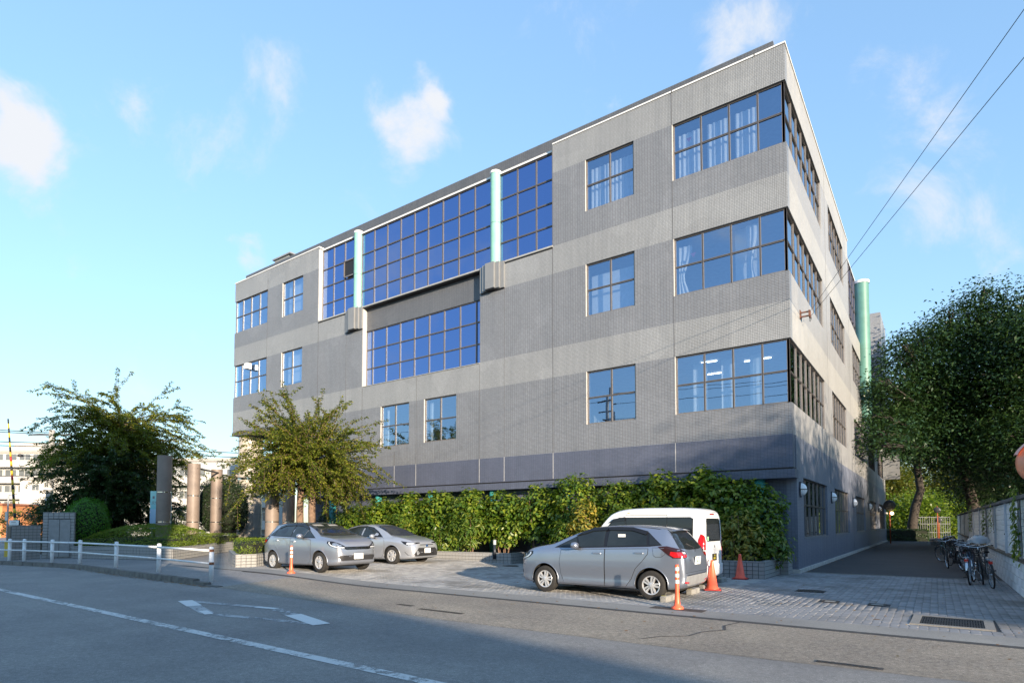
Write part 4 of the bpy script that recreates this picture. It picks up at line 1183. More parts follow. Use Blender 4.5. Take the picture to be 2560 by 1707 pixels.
# ---- small hatchback -------------------------------------------------------
HATCH = dict(x=(-1.985, 1.995), axles=(1.235, -1.295), r=.296, tw=.19, arch=.345, bulge=.022, clear=True,
  zt=[(-1.985, .66), (-1.975, .80), (-1.945, .92), (-1.90, 1.02), (-1.80, 1.17), (-1.70, 1.30), (-1.60, 1.405), (-1.52, 1.452), (-1.2, 1.495), (-.8, 1.517), (-.3, 1.508), (.1, 1.468), (.4, 1.388), (.7, 1.275), (1.0, 1.135), (1.10, 1.095), (1.3, 1.060), (1.6, 1.005), (1.8, .940), (1.90, .885), (1.955, .80), (1.985, .68), (1.995, .58)],
  zb=[(-1.985, .42), (-1.95, .30), (-1.85, .24), (-1.5, .20), (0, .185), (1.5, .19), (1.85, .21), (1.95, .26), (1.995, .40)],
  zs=[(-1.985, .58), (-1.95, .86), (-1.88, .98), (-1.5, 1.085), (-1.0, 1.065), (0, 1.03), (.8, .995), (1.05, .975), (1.4, .955), (1.7, .895), (1.88, .82), (1.955, .72), (1.995, .53)],
  w=[(-1.985, .64), (-1.965, .715), (-1.9, .765), (-1.75, .805), (-1.45, .838), (-1.0, .8475), (1.1, .8475), (1.45, .825), (1.7, .775), (1.85, .715), (1.94, .645), (1.995, .52)],
  wr=[(-1.985, .52), (-1.9, .60), (-1.75, .56), (-1.55, .535), (-1.2, .555), (-.5, .575), (.1, .575), (.5, .615), (1.0, .70), (1.2, .73), (1.6, .69), (1.85, .58), (1.995, .40)],
  drop=[(-1.985, .03), (-1.6, .05), (-1.0, .075), (0, .07), (.7, .055), (1.1, .03), (1.995, .02)])
H_FRONT = [(.80, .955), (.835, .70), (.80, .42), (.72, .245), (-.25, .235), (-.262, 1.000), (.33, .985), (.62, .965)]
H_REAR = [(-.285, 1.000), (-.275, .235), (-.74, .24), (-.86, .40), (-.96, .62), (-1.13, .80), (-1.23, .93), (-1.235, 1.030)]
H_WF = [(.46, 1.255), (.335, 1.035), (-.235, 1.055), (-.205, 1.405), (.10, 1.385), (.29, 1.325)]
H_WR = [(-.31, 1.06), (-1.205, 1.095), (-1.145, 1.33), (-.82, 1.405), (-.30, 1.408)]
def hatchback(label, paintmat, loc, rz, pitch, front_plate, rear_plate, name='parked_car', glass=True):
    c = Car(name, label, 'car', HATCH, paintmat, loc, rz, pitch)
    for sy in (1, -1):
        d = (0, -sy, 0); fl = lambda poly: [(-p[0] if sy > 0 else p[0], p[1]) for p in poly]
        # one dark band from the mirror to the rear quarter, the door glass lies on it
        c.decal('window_surround', fl([(1.00, 1.008), (.60, 1.205), (.33, 1.35), (.10, 1.42), (-.25, 1.447), (-.82, 1.447), (-1.18, 1.365), (-1.52, 1.105), (-1.24, 1.075), (-.25, 1.037), (.33, 1.015)]), GLOSSBLACK, d, .0045, res=.045)
        c.decal('quarter_window', fl([(.92, 1.035), (.58, 1.195), (.50, 1.245), (.38, 1.04)]), CARGLASS_C, d, .0105, res=.045)
        c.decal('quarter_window', fl([(-1.26, 1.10), (-1.49, 1.115), (-1.20, 1.335)]), CARGLASS, d, .0105, res=.045)
        c.decal('weather_visor', fl([(.50, 1.262), (.33, 1.36), (.10, 1.432), (-.24, 1.455), (-.255, 1.39), (.10, 1.37), (.30, 1.305)]), GLOSSBLACK, d, .030, res=.05)
        c.decal('weather_visor', fl([(-.265, 1.455), (-.82, 1.452), (-1.16, 1.37), (-1.14, 1.30), (-.82, 1.385), (-.27, 1.392)]), GLOSSBLACK, d, .030, res=.05)
    c.doors([(H_FRONT, H_WF, (-.10, .915)), (H_REAR, H_WR, (-1.06, .945))])
    c.decal('fuel_flap', [(1.33, 1.055), (1.35, .90), (1.40, .865), (1.52, .87), (1.60, .93), (1.58, 1.06)], SEAM, (0, -1, 0), .0022, thick=False)
    c.decal('fuel_flap', [(1.338, 1.048), (1.358, .905), (1.403, .873), (1.517, .878), (1.592, .932), (1.573, 1.052)], paintmat, (0, -1, 0), .0055)
    # windscreen, cowl and tailgate glass
    ws = [(-.66, 1.09), (-.60, 1.20), (-.545, 1.40), (-.50, 1.447), (.50, 1.447), (.545, 1.40), (.60, 1.20), (.66, 1.09), (.3, 1.075), (-.3, 1.075)]
    c.decal('windscreen', ws, CARGLASS, (-1, 0, 0), .005, res=.07)
    for k in (-.25, .38):
        b = MB(); b.path([(1.09, k + .3, 1.10), (1.02, k + .05, 1.14), (.94, k - .22, 1.175)], .008, 5); b.build('wiper', PLASTIC, c.root)
    for k in (-1, 1):   # sun visors and seats showing through the glass
        c.decal('sun_visor', [(k * .10, 1.375), (k * .43, 1.375), (k * .43, 1.425), (k * .12, 1.425)], M('visor_beige', (.33, .31, .27), .6), (-1, 0, 0), .0062, thick=False)
    c.decal('tailgate_gap', [(-.70, .56), (-.66, .99), (-.52, 1.435), (.52, 1.435), (.66, .99), (.70, .56)], SEAM, (1, 0, 0), .0022, thick=False)
    c.decal('tailgate', [(-.692, .568), (-.652, .99), (-.515, 1.428), (.515, 1.428), (.652, .99), (.692, .568)], paintmat, (1, 0, 0), .0045)
    c.decal('rear_window', [(-.66, 1.045), (-.50, 1.415), (.50, 1.415), (.66, 1.045), (.3, 1.01), (-.3, 1.01)], CARGLASS, (1, 0, 0), .0085, res=.06)
    b = MB(); b.path([(-1.905, .0, 1.045), (-1.90, .05, 1.06), (-1.84, .28, 1.135)], [.02, .012, .008], 6); b.build('rear_wiper', PLASTIC, c.root, True)
    b = MB()
    P = [(-1.50, 1.462), (-1.66, 1.432), (-1.70, 1.408), (-1.60, 1.405)]
    for i in range(11):
        y = -.50 + i * .10
        for (x, z) in P: b.v.append((x + .03 * (abs(y) / .5) ** 2, y, z - .018 * (abs(y) / .5) ** 2))
    for i in range(10):
        for j in range(4):
            k = (j + 1) % 4; b.f.append((i * 4 + j, i * 4 + k, i * 4 + 4 + k, i * 4 + 4 + j)); b.m.append(0)
    b.f.append((0, 1, 2, 3)); b.m.append(0); b.f.append((43, 42, 41, 40)); b.m.append(0)
    b.build('spoiler', paintmat, c.root)
    # lamps
    for sy in (1, -1):
        fl = lambda poly: [(-p[0] if sy > 0 else p[0], p[1]) for p in poly]
        d = (0, -sy, 0)
        tl = c.decal('tail_light', fl([(-1.44, 1.078), (-1.62, 1.09), (-1.86, 1.03), (-1.90, .995), (-1.95, .855), (-1.76, .855), (-1.66, .91)]), LENS_DARK, d, .008, res=.05)
        c.decal('tail_lens', fl([(-1.70, .985), (-1.90, .965), (-1.945, .87), (-1.77, .87), (-1.69, .92)]), LENS_RED, d, .0105, tl, res=.05)
        c.decal('tail_lamp_rear', [(-sy * .80, 1.00), (-sy * .52, .985), (-sy * .545, .885), (-sy * .62, .855), (-sy * .80, .855)], LENS_DARK, (1, 0, 0), .008, tl, res=.05)
        c.decal('tail_lens', [(-sy * .79, .925), (-sy * .555, .925), (-sy * .575, .885), (-sy * .63, .868), (-sy * .79, .868)], LENS_RED, (1, 0, 0), .0105, tl, res=.05)
        c.decal('reverse_lens', [(-sy * .70, .975), (-sy * .575, .968), (-sy * .585, .935), (-sy * .70, .94)], LENS_CLEAR, (1, 0, 0), .0115, tl, res=.04)
        c.decal('reflector', [(-sy * .70, .36), (-sy * .50, .345), (-sy * .50, .375), (-sy * .70, .395)], LENS_RED, (1, 0, 0), .006, res=.05)
        # head lamp, seen three-quarter
        a = R(40); D = Vector((-math.cos(a), -sy * math.sin(a), 0)); u0 = 1.79 * D.y - .66 * sy * D.x
        q = lambda pts_: [(u0 + sy * p[0] * -1, p[1]) for p in pts_]
        hl = c.decal('headlight', q([(.30, .69), (.06, .70), (-.16, .78), (-.24, .86), (-.22, .915), (-.08, .905), (.12, .845), (.27, .765)]), GLOSSBLACK, D, .007, res=.04)
        c.decal('daytime_lamp', q([(.27, .705), (.06, .715), (-.13, .785), (-.19, .85), (-.18, .89), (-.15, .89), (-.155, .85), (-.10, .80), (.07, .742), (.25, .735)]), LENS_CLEAR, D, .0095, hl, res=.03)
        c.decal('projector_lamp', q([(.20, .755), (.03, .765), (-.06, .81), (-.05, .85), (.06, .835), (.18, .79)]), M('lamp_reflector', (.42, .43, .45), .15, .8, .3, 40), D, .0095, hl, res=.03)
        fg = c.decal('fog_recess', q([(.36, .40), (.14, .42), (.08, .46), (.16, .49), (.36, .49)]), PLASTIC, D, .005, res=.05)
    gr_ = c.decal('grille', [(-.52, .695), (-.46, .745), (.46, .745), (.52, .695), (.40, .655), (-.40, .655)], GLOSSBLACK, (-1, 0, 0), .006, res=.05)
    for k in (.675, .70, .725):
        h = c.hit((4, .2, k), (-1, 0, 0)); b = MB()
        for ya, yb in ((-.40, -.08), (.08, .40)): b.box(h[0].x - .03, h[0].x + .0085, ya, yb, k - .003, k + .003)
        b.build('grille_bar', CHROME, gr_)
    c.decal('lower_intake', [(-.60, .48), (.60, .48), (.62, .42), (.56, .345), (-.56, .345), (-.62, .42)], PLASTIC, (-1, 0, 0), .012, res=.05)
    c.decal('bumper_lip', [(-.62, .325), (.62, .325), (.58, .285), (-.58, .285)], paintmat, (-1, 0, 0), .022, res=.05)
    c.decal('bumper_lower', [(-.66, .50), (.66, .50), (.68, .40), (.55, .30), (-.55, .30), (-.68, .40)], M('bumper_grey', (.30, .305, .31), .5, .3), (1, 0, 0), .005, res=.06)
    b = MB()
    for (y0, y1, z0, z1) in ((-.045, -.030, .66, .755), (.030, .045, .66, .755), (-.030, .030, .70, .715)): b.box(1.985, 2.005, y0, y1, z0, z1)
    h = c.hit((4, 0, .70), (-1, 0, 0)); e = b.build('badge', CHROME, c.root, False, (h[0].x - 1.99, 0, 0))
    b = MB(); hr = c.hit((-4, 0, .985), (1, 0, 0))
    for (y0, y1, z0, z1) in ((-.035, -.024, -.03, .03), (.024, .035, -.03, .03), (-.024, .024, -.006, .006)): b.box(-.012, .012, y0, y1, z0, z1)
    b.build('badge', CHROME, c.root, False, (hr[0].x - .008, 0, .985))
    hf = c.hit((-4, .42, .80), (1, 0, 0))
    text_obj('model_lettering', 'F I T', .055, CHROME, c.root, (hf[0].x - .007, .43, .80), (0, -1, 0), (0, 0, 1), .003)
    hp = c.hit((4, -.05, .46), (-1, 0, 0)); c.plate(hp[0].x + .03, .46, 1, front_plate)
    hp = c.hit((-4, 0, .79), (1, 0, 0)); c.plate(hp[0].x - .022, .79, -1, rear_plate, tilt=-.10)
    c.mirrors(.42, 1.01, paintmat)
    b = MB(); b.tube((-1.28, 0, 1.47), (-1.36, 0, 1.545), .010, .004, 6); b.bevbox(-1.34, -1.22, -.02, .02, 1.47, 1.505, .008); b.build('antenna', PLASTIC, c.root)
    c.decal('roof_groove', [(-1.4, .525), (.12, .535), (.12, .545), (-1.4, .535)], SEAM, (0, 0, -1), .003, thick=False)
    c.decal('roof_groove', [(-1.4, -.525), (.12, -.535), (.12, -.545), (-1.4, -.535)], SEAM, (0, 0, -1), .003, thick=False)
    return c

carA = hatchback('silver hatchback seen from behind beside the orange and white post', SILVER, (-2.53, -7.43, 0), R(180.6), 0, [('', .05, 0)], [('横浜 501', .034, .048), ('30-14', .085, -.022)])
b = MB(); hh = carA.hit((-.62, 3, 1.26), (0, -1, 0)); b.box(-.70, -.53, hh[0].y + .0092, hh[0].y + .0105, 1.165, 1.325); b.build('window_notice', PLATE_W, carA.root)
carB = hatchback('silver hatchback facing right, left of the sedan, by the tiled planter', SILVER2, (-12.50, -7.93, .085), R(-2.2), -.018, [('', .05, 0)], [('', .05, 0)])

# ---- saloon ----------------------------------------------------------------
SALOON = dict(x=(-2.24, 2.25), axles=(1.33, -1.31), r=.310, tw=.20, arch=.360, bulge=.018, spokes=7, pair=False, clear=True,
  zt=[(-2.24, .66), (-2.225, .86), (-2.18, .96), (-2.05, 1.025), (-1.8, 1.065), (-1.62, 1.10), (-1.2, 1.285), (-.8, 1.392), (-.4, 1.432), (-.1, 1.435), (.2, 1.405), (.5, 1.320), (.8, 1.20), (1.10, 1.065), (1.22, 1.015), (1.5, .965), (1.8, .905), (2.05, .83), (2.17, .765), (2.22, .68), (2.25, .56)],
  zb=[(-2.24, .44), (-2.2, .32), (-2.0, .22), (-1.5, .17), (0, .165), (1.5, .17), (2.0, .19), (2.2, .24), (2.25, .36)],
  zs=[(-2.24, .58), (-2.2, .86), (-1.9, .985), (-1.4, .985), (-.5, .955), (.4, .925), (1.1, .905), (1.5, .86), (1.9, .775), (2.12, .69), (2.22, .58), (2.25, .50)],
  w=[(-2.24, .62), (-2.2, .72), (-2.0, .81), (-1.6, .865), (-1.0, .8725), (1.1, .8725), (1.5, .86), (1.85, .81), (2.05, .745), (2.18, .66), (2.25, .52)],
  wr=[(-2.24, .5), (-2.1, .66), (-1.7, .64), (-1.3, .565), (-.6, .565), (.1, .565), (.5, .60), (1.1, .70), (1.4, .74), (1.9, .66), (2.15, .55), (2.25, .42)],
  drop=[(-2.24, .03), (-1.7, .03), (-1.1, .055), (-.4, .075), (.3, .065), (1.1, .03), (2.25, .02)])
c = Car('parked_car', 'silver saloon parked facing right under the hedge, between hatchback and planter', 'car', SALOON, SEDAN_P, (-13.58, -4.38, .085), R(4.5), -.012)
carC = c
for sy in (1, -1):
    fl = lambda poly: [(-p[0] if sy > 0 else p[0], p[1]) for p in poly]; d = (0, -sy, 0)
    c.decal('window_surround', fl([(.88, .955), (.55, 1.165), (.22, 1.318), (-.15, 1.372), (-.55, 1.365), (-1.0, 1.27), (-1.38, 1.03), (-.9, .995), (0, .968)]), GLOSSBLACK, d, .0045, res=.045)
    a = R(38); D = Vector((-math.cos(a), -sy * math.sin(a), 0)); u0 = 2.03 * D.y - .66 * sy * D.x
    q = lambda pts_: [(u0 - sy * p[0], p[1]) for p in pts_]
    hl = c.decal('headlight', q([(.36, .735), (.10, .70), (-.10, .665), (-.22, .72), (-.30, .82), (-.10, .785), (.10, .765), (.34, .765)]), GLOSSBLACK, D, .007, res=.04)
    c.decal('projector_lamp', q([(.18, .722), (.08, .705), (-.07, .68), (-.15, .72), (-.10, .765), (.08, .748)]), LENS_CLEAR, D, .0095, hl, res=.03)
    c.decal('bumper_trim', q([(.04, .30), (-.10, .33), (-.20, .45), (-.06, .47), (-.19, .455), (-.085, .345)]), SEAM, D, .004, thick=False, res=.04)
    tl = c.decal('tail_light', fl([(-1.95, .93), (-2.16, .92), (-2.2, .80), (-2.0, .83)]), LENS_RED, d, .008, res=.05)
c.doors([([(.95, .90), (.99, .65), (.93, .35), (.86, .235), (-.16, .225), (-.185, .935), (.45, .915)], [(.50, 1.155), (.36, .975), (-.155, .985), (-.135, 1.345), (.20, 1.29)], (-.04, .845)),
         ([(-.21, .935), (-.19, .225), (-.78, .235), (-.92, .48), (-1.08, .72), (-1.15, .88), (-1.16, .955)], [(-.225, .99), (-1.0, 1.01), (-1.0, 1.235), (-.56, 1.34), (-.225, 1.35)], (-1.0, .875))])
c.decal('windscreen', [(-.68, 1.02), (-.62, 1.12), (-.54, 1.33), (-.48, 1.385), (.48, 1.385), (.54, 1.33), (.62, 1.12), (.68, 1.02), (.3, 1.0), (-.3, 1.0)], CARGLASS, (-1, 0, 0), .005, res=.07)
c.decal('rear_window', [(-.60, 1.10), (-.48, 1.36), (.48, 1.36), (.60, 1.10)], CARGLASS, (1, 0, 0), .005)
gr_ = c.decal('grille', [(-.46, .575), (.46, .575), (.66, .33), (.60, .285), (-.60, .285), (-.66, .33)], PLASTIC, (-1, 0, 0), .006, res=.05)
c.decal('grille_mesh', [(-.36, .42), (.36, .42), (.40, .32), (-.40, .32)], BLACK, (-1, 0, 0), .0085, gr_, res=.05)
for k in (.345, .375, .40):
    h = c.hit((4, .3, k), (-1, 0, 0)); b = MB(); b.box(h[0].x - .02, h[0].x + .008, -.40, .40, k - .004, k + .004); b.build('grille_bar', PLASTIC, gr_)
c.decal('upper_grille', [(-.38, .69), (.38, .69), (.34, .668), (-.34, .668)], GLOSSBLACK, (-1, 0, 0), .007, res=.05)
h = c.hit((4, 0, .655), (-1, 0, 0)); b = MB(); b.lathe([(.0, .012), (.055, .012), (.062, .0)], (h[0].x, 0, .635), 24, 'x', 1); b.lathe([(.052, .014), (.066, .014), (.066, .0), (.052, .0)], (h[0].x, 0, .635), 24, 'x', 0, True); b.lathe([(.022, .014), (.032, .014), (.032, .0), (.022, .0)], (h[0].x, 0, .640), 20, 'x', 0, True); b.build('badge', [CHROME, M('badge_blue', (.03, .08, .22), .2)], c.root)
hp = c.hit((4, .0, .475), (-1, 0, 0)); c.plate(hp[0].x + .02, .475, 1, [('', .03, 0)])
c.mirrors(.50, .935, SEDAN_P)
c.decal('bonnet_line', [(1.25, .70), (2.05, .50), (2.05, .515), (1.25, .715)], SEAM, (0, 0, -1), .002, thick=False)
c.decal('bonnet_line', [(1.25, -.70), (2.05, -.50), (2.05, -.515), (1.25, -.715)], SEAM, (0, 0, -1), .002, thick=False)

# ---- small high-roofed van ---------------------------------------------------
VAN = dict(x=(-1.695, 1.695), axles=(1.21, -1.31), r=.275, tw=.165, arch=.315, bulge=.012,
  zt=[(-1.695, .70), (-1.69, 1.30), (-1.675, 1.62), (-1.64, 1.80), (-1.58, 1.875), (-1.45, 1.915), (-1.0, 1.94), (-.3, 1.945), (.2, 1.93), (.5, 1.89), (.72, 1.80), (.90, 1.62), (1.10, 1.37), (1.28, 1.15), (1.36, 1.10), (1.55, 1.03), (1.64, .93), (1.685, .75), (1.695, .60)],
  zb=[(-1.695, .36), (-1.67, .28), (-1.5, .22), (0, .20), (1.4, .20), (1.6, .23), (1.695, .40)],
  zs=[(-1.695, .66), (-1.68, 1.05), (-1.2, 1.08), (0, 1.07), (1.0, 1.04), (1.3, .99), (1.55, .90), (1.66, .74), (1.695, .56)],
  w=[(-1.695, .655), (-1.68, .70), (-1.62, .725), (-1.5, .7375), (1.2, .7375), (1.45, .715), (1.6, .66), (1.67, .58), (1.695, .5)],
  wr=[(-1.695, .61), (-1.66, .65), (-1.5, .668), (0, .668), (.5, .655), (.9, .65), (1.3, .65), (1.6, .56), (1.695, .42)],
  drop=[(-1.695, .02), (-1.64, .08), (-1.4, .105), (0, .11), (.5, .10), (.9, .06), (1.3, .03), (1.695, .02)])
c = Car('parked_van', 'small white high roofed van parked behind the silver hatchback', 'van', VAN, WHITE_P, (-2.575, -5.19, 0), R(180.3))
carD = c
for sy in (1, -1):
    fl = lambda poly: [(-p[0] if sy > 0 else p[0], p[1]) for p in poly]; d = (0, -sy, 0)
    c.decal('window_surround', fl([(.98, 1.10), (.82, 1.44), (.64, 1.64), (.46, 1.70), (-1.36, 1.70), (-1.43, 1.66), (-1.42, 1.22), (-1.34, 1.13), (-1.0, 1.10), (.4, 1.09)]), GLOSSBLACK, d, .0045, res=.045)
    c.decal('rear_side_window', fl([(-.80, 1.675), (-1.33, 1.675), (-1.40, 1.64), (-1.395, 1.23), (-1.325, 1.155), (-.80, 1.15)]), CARGLASS, d, .006)
    c.decal('side_window', fl([(.26, 1.675), (-.775, 1.675), (-.775, 1.14), (.26, 1.125)]), CARGLASS, d, .006)
    c.decal('weather_visor', fl([(.76, 1.55), (.62, 1.66), (.30, 1.71), (.30, 1.62), (.58, 1.59)]), GLOSSBLACK, d, .03)
    c.decal('body_gap', fl([(-.785, .30), (-.785, 1.77), (-.795, 1.77), (-.795, .30)]), SEAM, d, .002, thick=False)
    c.decal('body_gap', fl([(-.785, 1.745), (.30, 1.745), (.30, 1.755), (-.785, 1.755)]), SEAM, d, .002, thick=False)
    b = MB(); pts = []
    for x in np.linspace(-1.5, .55, 20):
        h = c.hit((x, 3 * sy, 1.79 - max(0, x - .2) * .22), (0, -sy, 0)); pts.append(h[0] + Vector((0, .004 * sy, 0)))
    b.path(pts, .009, 5); b.build('rain_gutter', WHITE_P, c.root)
    c.decal('slide_rail', fl([(-.80, .645), (-1.66, .645), (-1.66, .585), (-.80, .585)]), PLASTIC, d, .004)
    D = Vector((.7071, -sy * .7071, 0)); u0 = .679 * sy
    q = lambda pts_: [(u0 + sy * p[0], p[1]) for p in pts_]
    tl = c.decal('tail_light', q([(-.075, 1.16), (-.03, 1.30), (.03, 1.27), (.075, 1.12), (.075, .66), (-.075, .66)]), LENS_RED, D, .012, res=.04)
    c.decal('reverse_lens', q([(-.005, .93), (.065, .93), (.065, .76), (-.005, .76)]), LENS_CLEAR, D, .0145, tl, res=.03)
    c.decal('lamp_base', q([(-.085, .655), (.085, .655), (.085, .575), (-.085, .575)]), PLASTIC, D, .012, tl, res=.04)
    a = R(35); D = Vector((-math.cos(a), -sy * math.sin(a), 0)); u0 = 1.58 * D.y - .55 * sy * D.x
    c.decal('headlight', [(u0 - sy * p[0], p[1]) for p in [(.16, .74), (-.12, .76), (-.18, .92), (.0, .93), (.15, .86)]], LENS_CLEAR, D, .007, res=.05)
c.doors([([(1.0, 1.02), (.98, .5), (.85, .30), (.28, .28), (.28, 1.04), (.7, 1.02)], [(.92, 1.12), (.80, 1.42), (.62, 1.62), (.31, 1.675), (.31, 1.125)], (.40, .93))])
c.decal('tailgate_gap', [(-.665, .40), (-.655, 1.0), (-.60, 1.83), (.60, 1.83), (.655, 1.0), (.665, .40)], SEAM, (1, 0, 0), .002, thick=False)
tg = c.decal('tailgate', [(-.655, .41), (-.645, 1.0), (-.59, 1.82), (.59, 1.82), (.645, 1.0), (.655, .41)], WHITE_P, (1, 0, 0), .005)
c.decal('rear_window', [(-.56, 1.17), (-.53, 1.60), (-.49, 1.67), (.49, 1.67), (.53, 1.60), (.56, 1.17), (.50, 1.12), (-.50, 1.12)], CARGLASS, (1, 0, 0), .009)
c.decal('inspection_sticker', [(-.50, 1.14), (-.40, 1.14), (-.40, 1.24), (-.50, 1.24)], M('sticker_green', (.35, .65, .35), .5), (1, 0, 0), .0105, thick=False)
c.decal('stop_lamp', [(-.16, 1.755), (.16, 1.755), (.16, 1.785), (-.16, 1.785)], LENS_RED, (1, 0, 0), .014)
c.decal('rear_bumper', [(-.70, .55), (-.66, .565), (.66, .565), (.70, .55), (.69, .36), (.6, .32), (-.6, .32), (-.69, .36)], WHITE_P, (1, 0, 0), .030)
hp = c.hit((-4, .13, .76), (1, 0, 0)); c.plate(hp[0].x - .016, .74, -1, [('横浜 480', .034, .046), ('68-17', .085, -.022)], white=False)
for q in (1,):
    pl = [o for o in c.root.children if o.name.startswith('number_plate')][0]; pl.location.y = .0
h = c.hit((-4, 0, 1.0), (1, 0, 0)); b = MB()
for (y0, y1, z0, z1) in ((-.035, -.024, -.035, .035), (.024, .035, -.035, .035), (-.024, .024, -.006, .006)): b.box(-.012, .006, y0, y1, z0, z1)
b.build('badge', CHROME, c.root, False, (h[0].x - .01, 0, 1.0))
h = c.hit((-4, .42, .66), (1, 0, 0)); text_obj('model_lettering', 'N', .085, GREY_INK, c.root, (h[0].x - .009, .46, .68), (0, -1, 0), (0, 0, 1), .002)
h = c.hit((-1.2, 3, .98), (0, -1, 0)); text_obj('side_lettering', 'のサービス', .085, GREY_INK, c.root, (-1.22, h[0].y + .005, .98), (-1, 0, 0), (0, 0, 1), .001)
h = c.hit((.2, 3, 1.84), (0, -1, 0)); b = MB(); b.box(.15, .25, h[0].y - .02, h[0].y + .012, 1.80, 1.82); b.build('side_marker', AMBER, c.root)
c.mirrors(.95, 1.06, WHITE_P)
# ---------------------------------------------------------------- foliage
NPR = np.random.default_rng(11)
def unit(v): return v / np.maximum(1e-9, np.linalg.norm(v, axis=-1, keepdims=True))

def leaves_mesh(name, P, Nrm, size, mat, aspect=0.5, fold=0.18, droop=0.0, six=False, along=None):
    """one leaf per point: a folded blade facing roughly along Nrm"""
    n = len(P); P = np.asarray(P, float); Nrm = unit(np.asarray(Nrm, float) + NPR.normal(0, .25, (n, 3)))
    a = NPR.normal(0, 1, (n, 3)) if along is None else np.asarray(along) + NPR.normal(0, .35, (n, 3))
    ax = unit(a - Nrm * np.sum(a * Nrm, 1, keepdims=True)); ay = np.cross(Nrm, ax)
    s = (np.broadcast_to(size, (n,)) * NPR.uniform(.65, 1.25, n))[:, None]; w = s * aspect
    tipdrop = -droop * s * np.array([0, 0, 1.0])
    if six:
        V = np.stack([P, P + ax * s * .35 + ay * w * .5 + Nrm * s * fold * .6, P + ax * s * .72 + ay * w * .38 + Nrm * s * fold * .4 + tipdrop * .5, P + ax * s + tipdrop, P + ax * s * .72 - ay * w * .38 + Nrm * s * fold * .4 + tipdrop * .5, P + ax * s * .35 - ay * w * .5 + Nrm * s * fold * .6], 1)
        q = np.array([[0, 1, 2, 3], [0, 3, 4, 5]]); k = 6
    else:
        V = np.stack([P, P + ax * s * .5 + ay * w * .5 + Nrm * s * fold, P + ax * s + tipdrop, P + ax * s * .5 - ay * w * .5 + Nrm * s * fold], 1)
        q = np.array([[0, 1, 2, 3]]); k = 4
    Q = (q[None] + (np.arange(n) * k)[:, None, None]).reshape(-1, 4)
    return fast_mesh(name, V.reshape(-1, 3), Q, mat)

BARK = M('bark_grey_brown', (0.12, 0.095, 0.075), .9, 0, .35, 9, .012)
BARK_DARK = M('bark_dark', (0.050, 0.042, 0.036), .92, 0, .4, 7, .015)
BARK_WARM = M('bark_warm', (0.20, 0.13, 0.09), .9, 0, .3, 10, .012)
HEDGE_LEAF = leaf_mat('glossy_broad_leaf', [(0, (0.0264, 0.0672, 0.0100)), (.4, (0.0744, 0.1434, 0.0150)), (.72, (0.1800, 0.2408, 0.0250)), (1, (0.4320, 0.4144, 0.0600))], .36, .36, .5)
HEDGE_LEAF2 = leaf_mat('yellow_green_leaf', [(0, (0.0345, 0.0920, 0.0140)), (.5, (0.0978, 0.1725, 0.0200)), (.8, (0.1955, 0.2300, 0.0300)), (1, (0.4140, 0.3450, 0.0450))], .40, .35)
YELLOW_LEAF = leaf_mat('yellowing_leaf', [(0, (.05, .10, .015)), (.4, (.17, .19, .03)), (.7, (.38, .31, .05)), (1, (.50, .28, .05))], .45, .35)
LIME_LEAF = leaf_mat('lime_leaf', [(0, (.065, .125, .014)), (.5, (.145, .215, .022)), (1, (.27, .31, .035))], .45, .35)
BRIGHT_LEAF = leaf_mat('bright_conifer', [(0, (.028, .11, .010)), (.5, (.060, .19, .014)), (1, (.10, .25, .02))], .5, .35)
OLIVE_LEAF = leaf_mat('olive_leaf', [(0, (0.0550, 0.0943, 0.0140)), (.45, (0.1265, 0.1667, 0.0200)), (.8, (0.2310, 0.2300, 0.0280)), (1, (0.3960, 0.2875, 0.0500))], .45, .32)
DARK_LEAF = leaf_mat('dark_leaf', [(0, (0.0160, 0.0390, 0.0144)), (.6, (0.0320, 0.0690, 0.0192)), (1, (0.0672, 0.1050, 0.0264))], .42, .22)
CHERRY_LEAF = leaf_mat('cherry_leaf', [(0, (0.0135, 0.0372, 0.0130)), (.55, (0.0255, 0.0620, 0.0169)), (.9, (0.0510, 0.0930, 0.0234)), (1, (0.1350, 0.1162, 0.0208))], .42, .20)
SUNNY_LEAF = leaf_mat('sunny_far_leaf', [(0, (.045, .070, .012)), (.5, (.11, .13, .018)), (1, (.25, .20, .03))], .5, .4)
BALL_LEAF = leaf_mat('clipped_dark_leaf', [(0, (.010, .024, .009)), (.6, (.018, .040, .012)), (1, (.036, .062, .016))], .45, .2)

def trunk_mesh(segs, mat, name, parent, n=8):
    b = MB()
    for (pts, rads) in segs: b.path(pts, rads, n)
    return b.build(name, mat, parent, True)

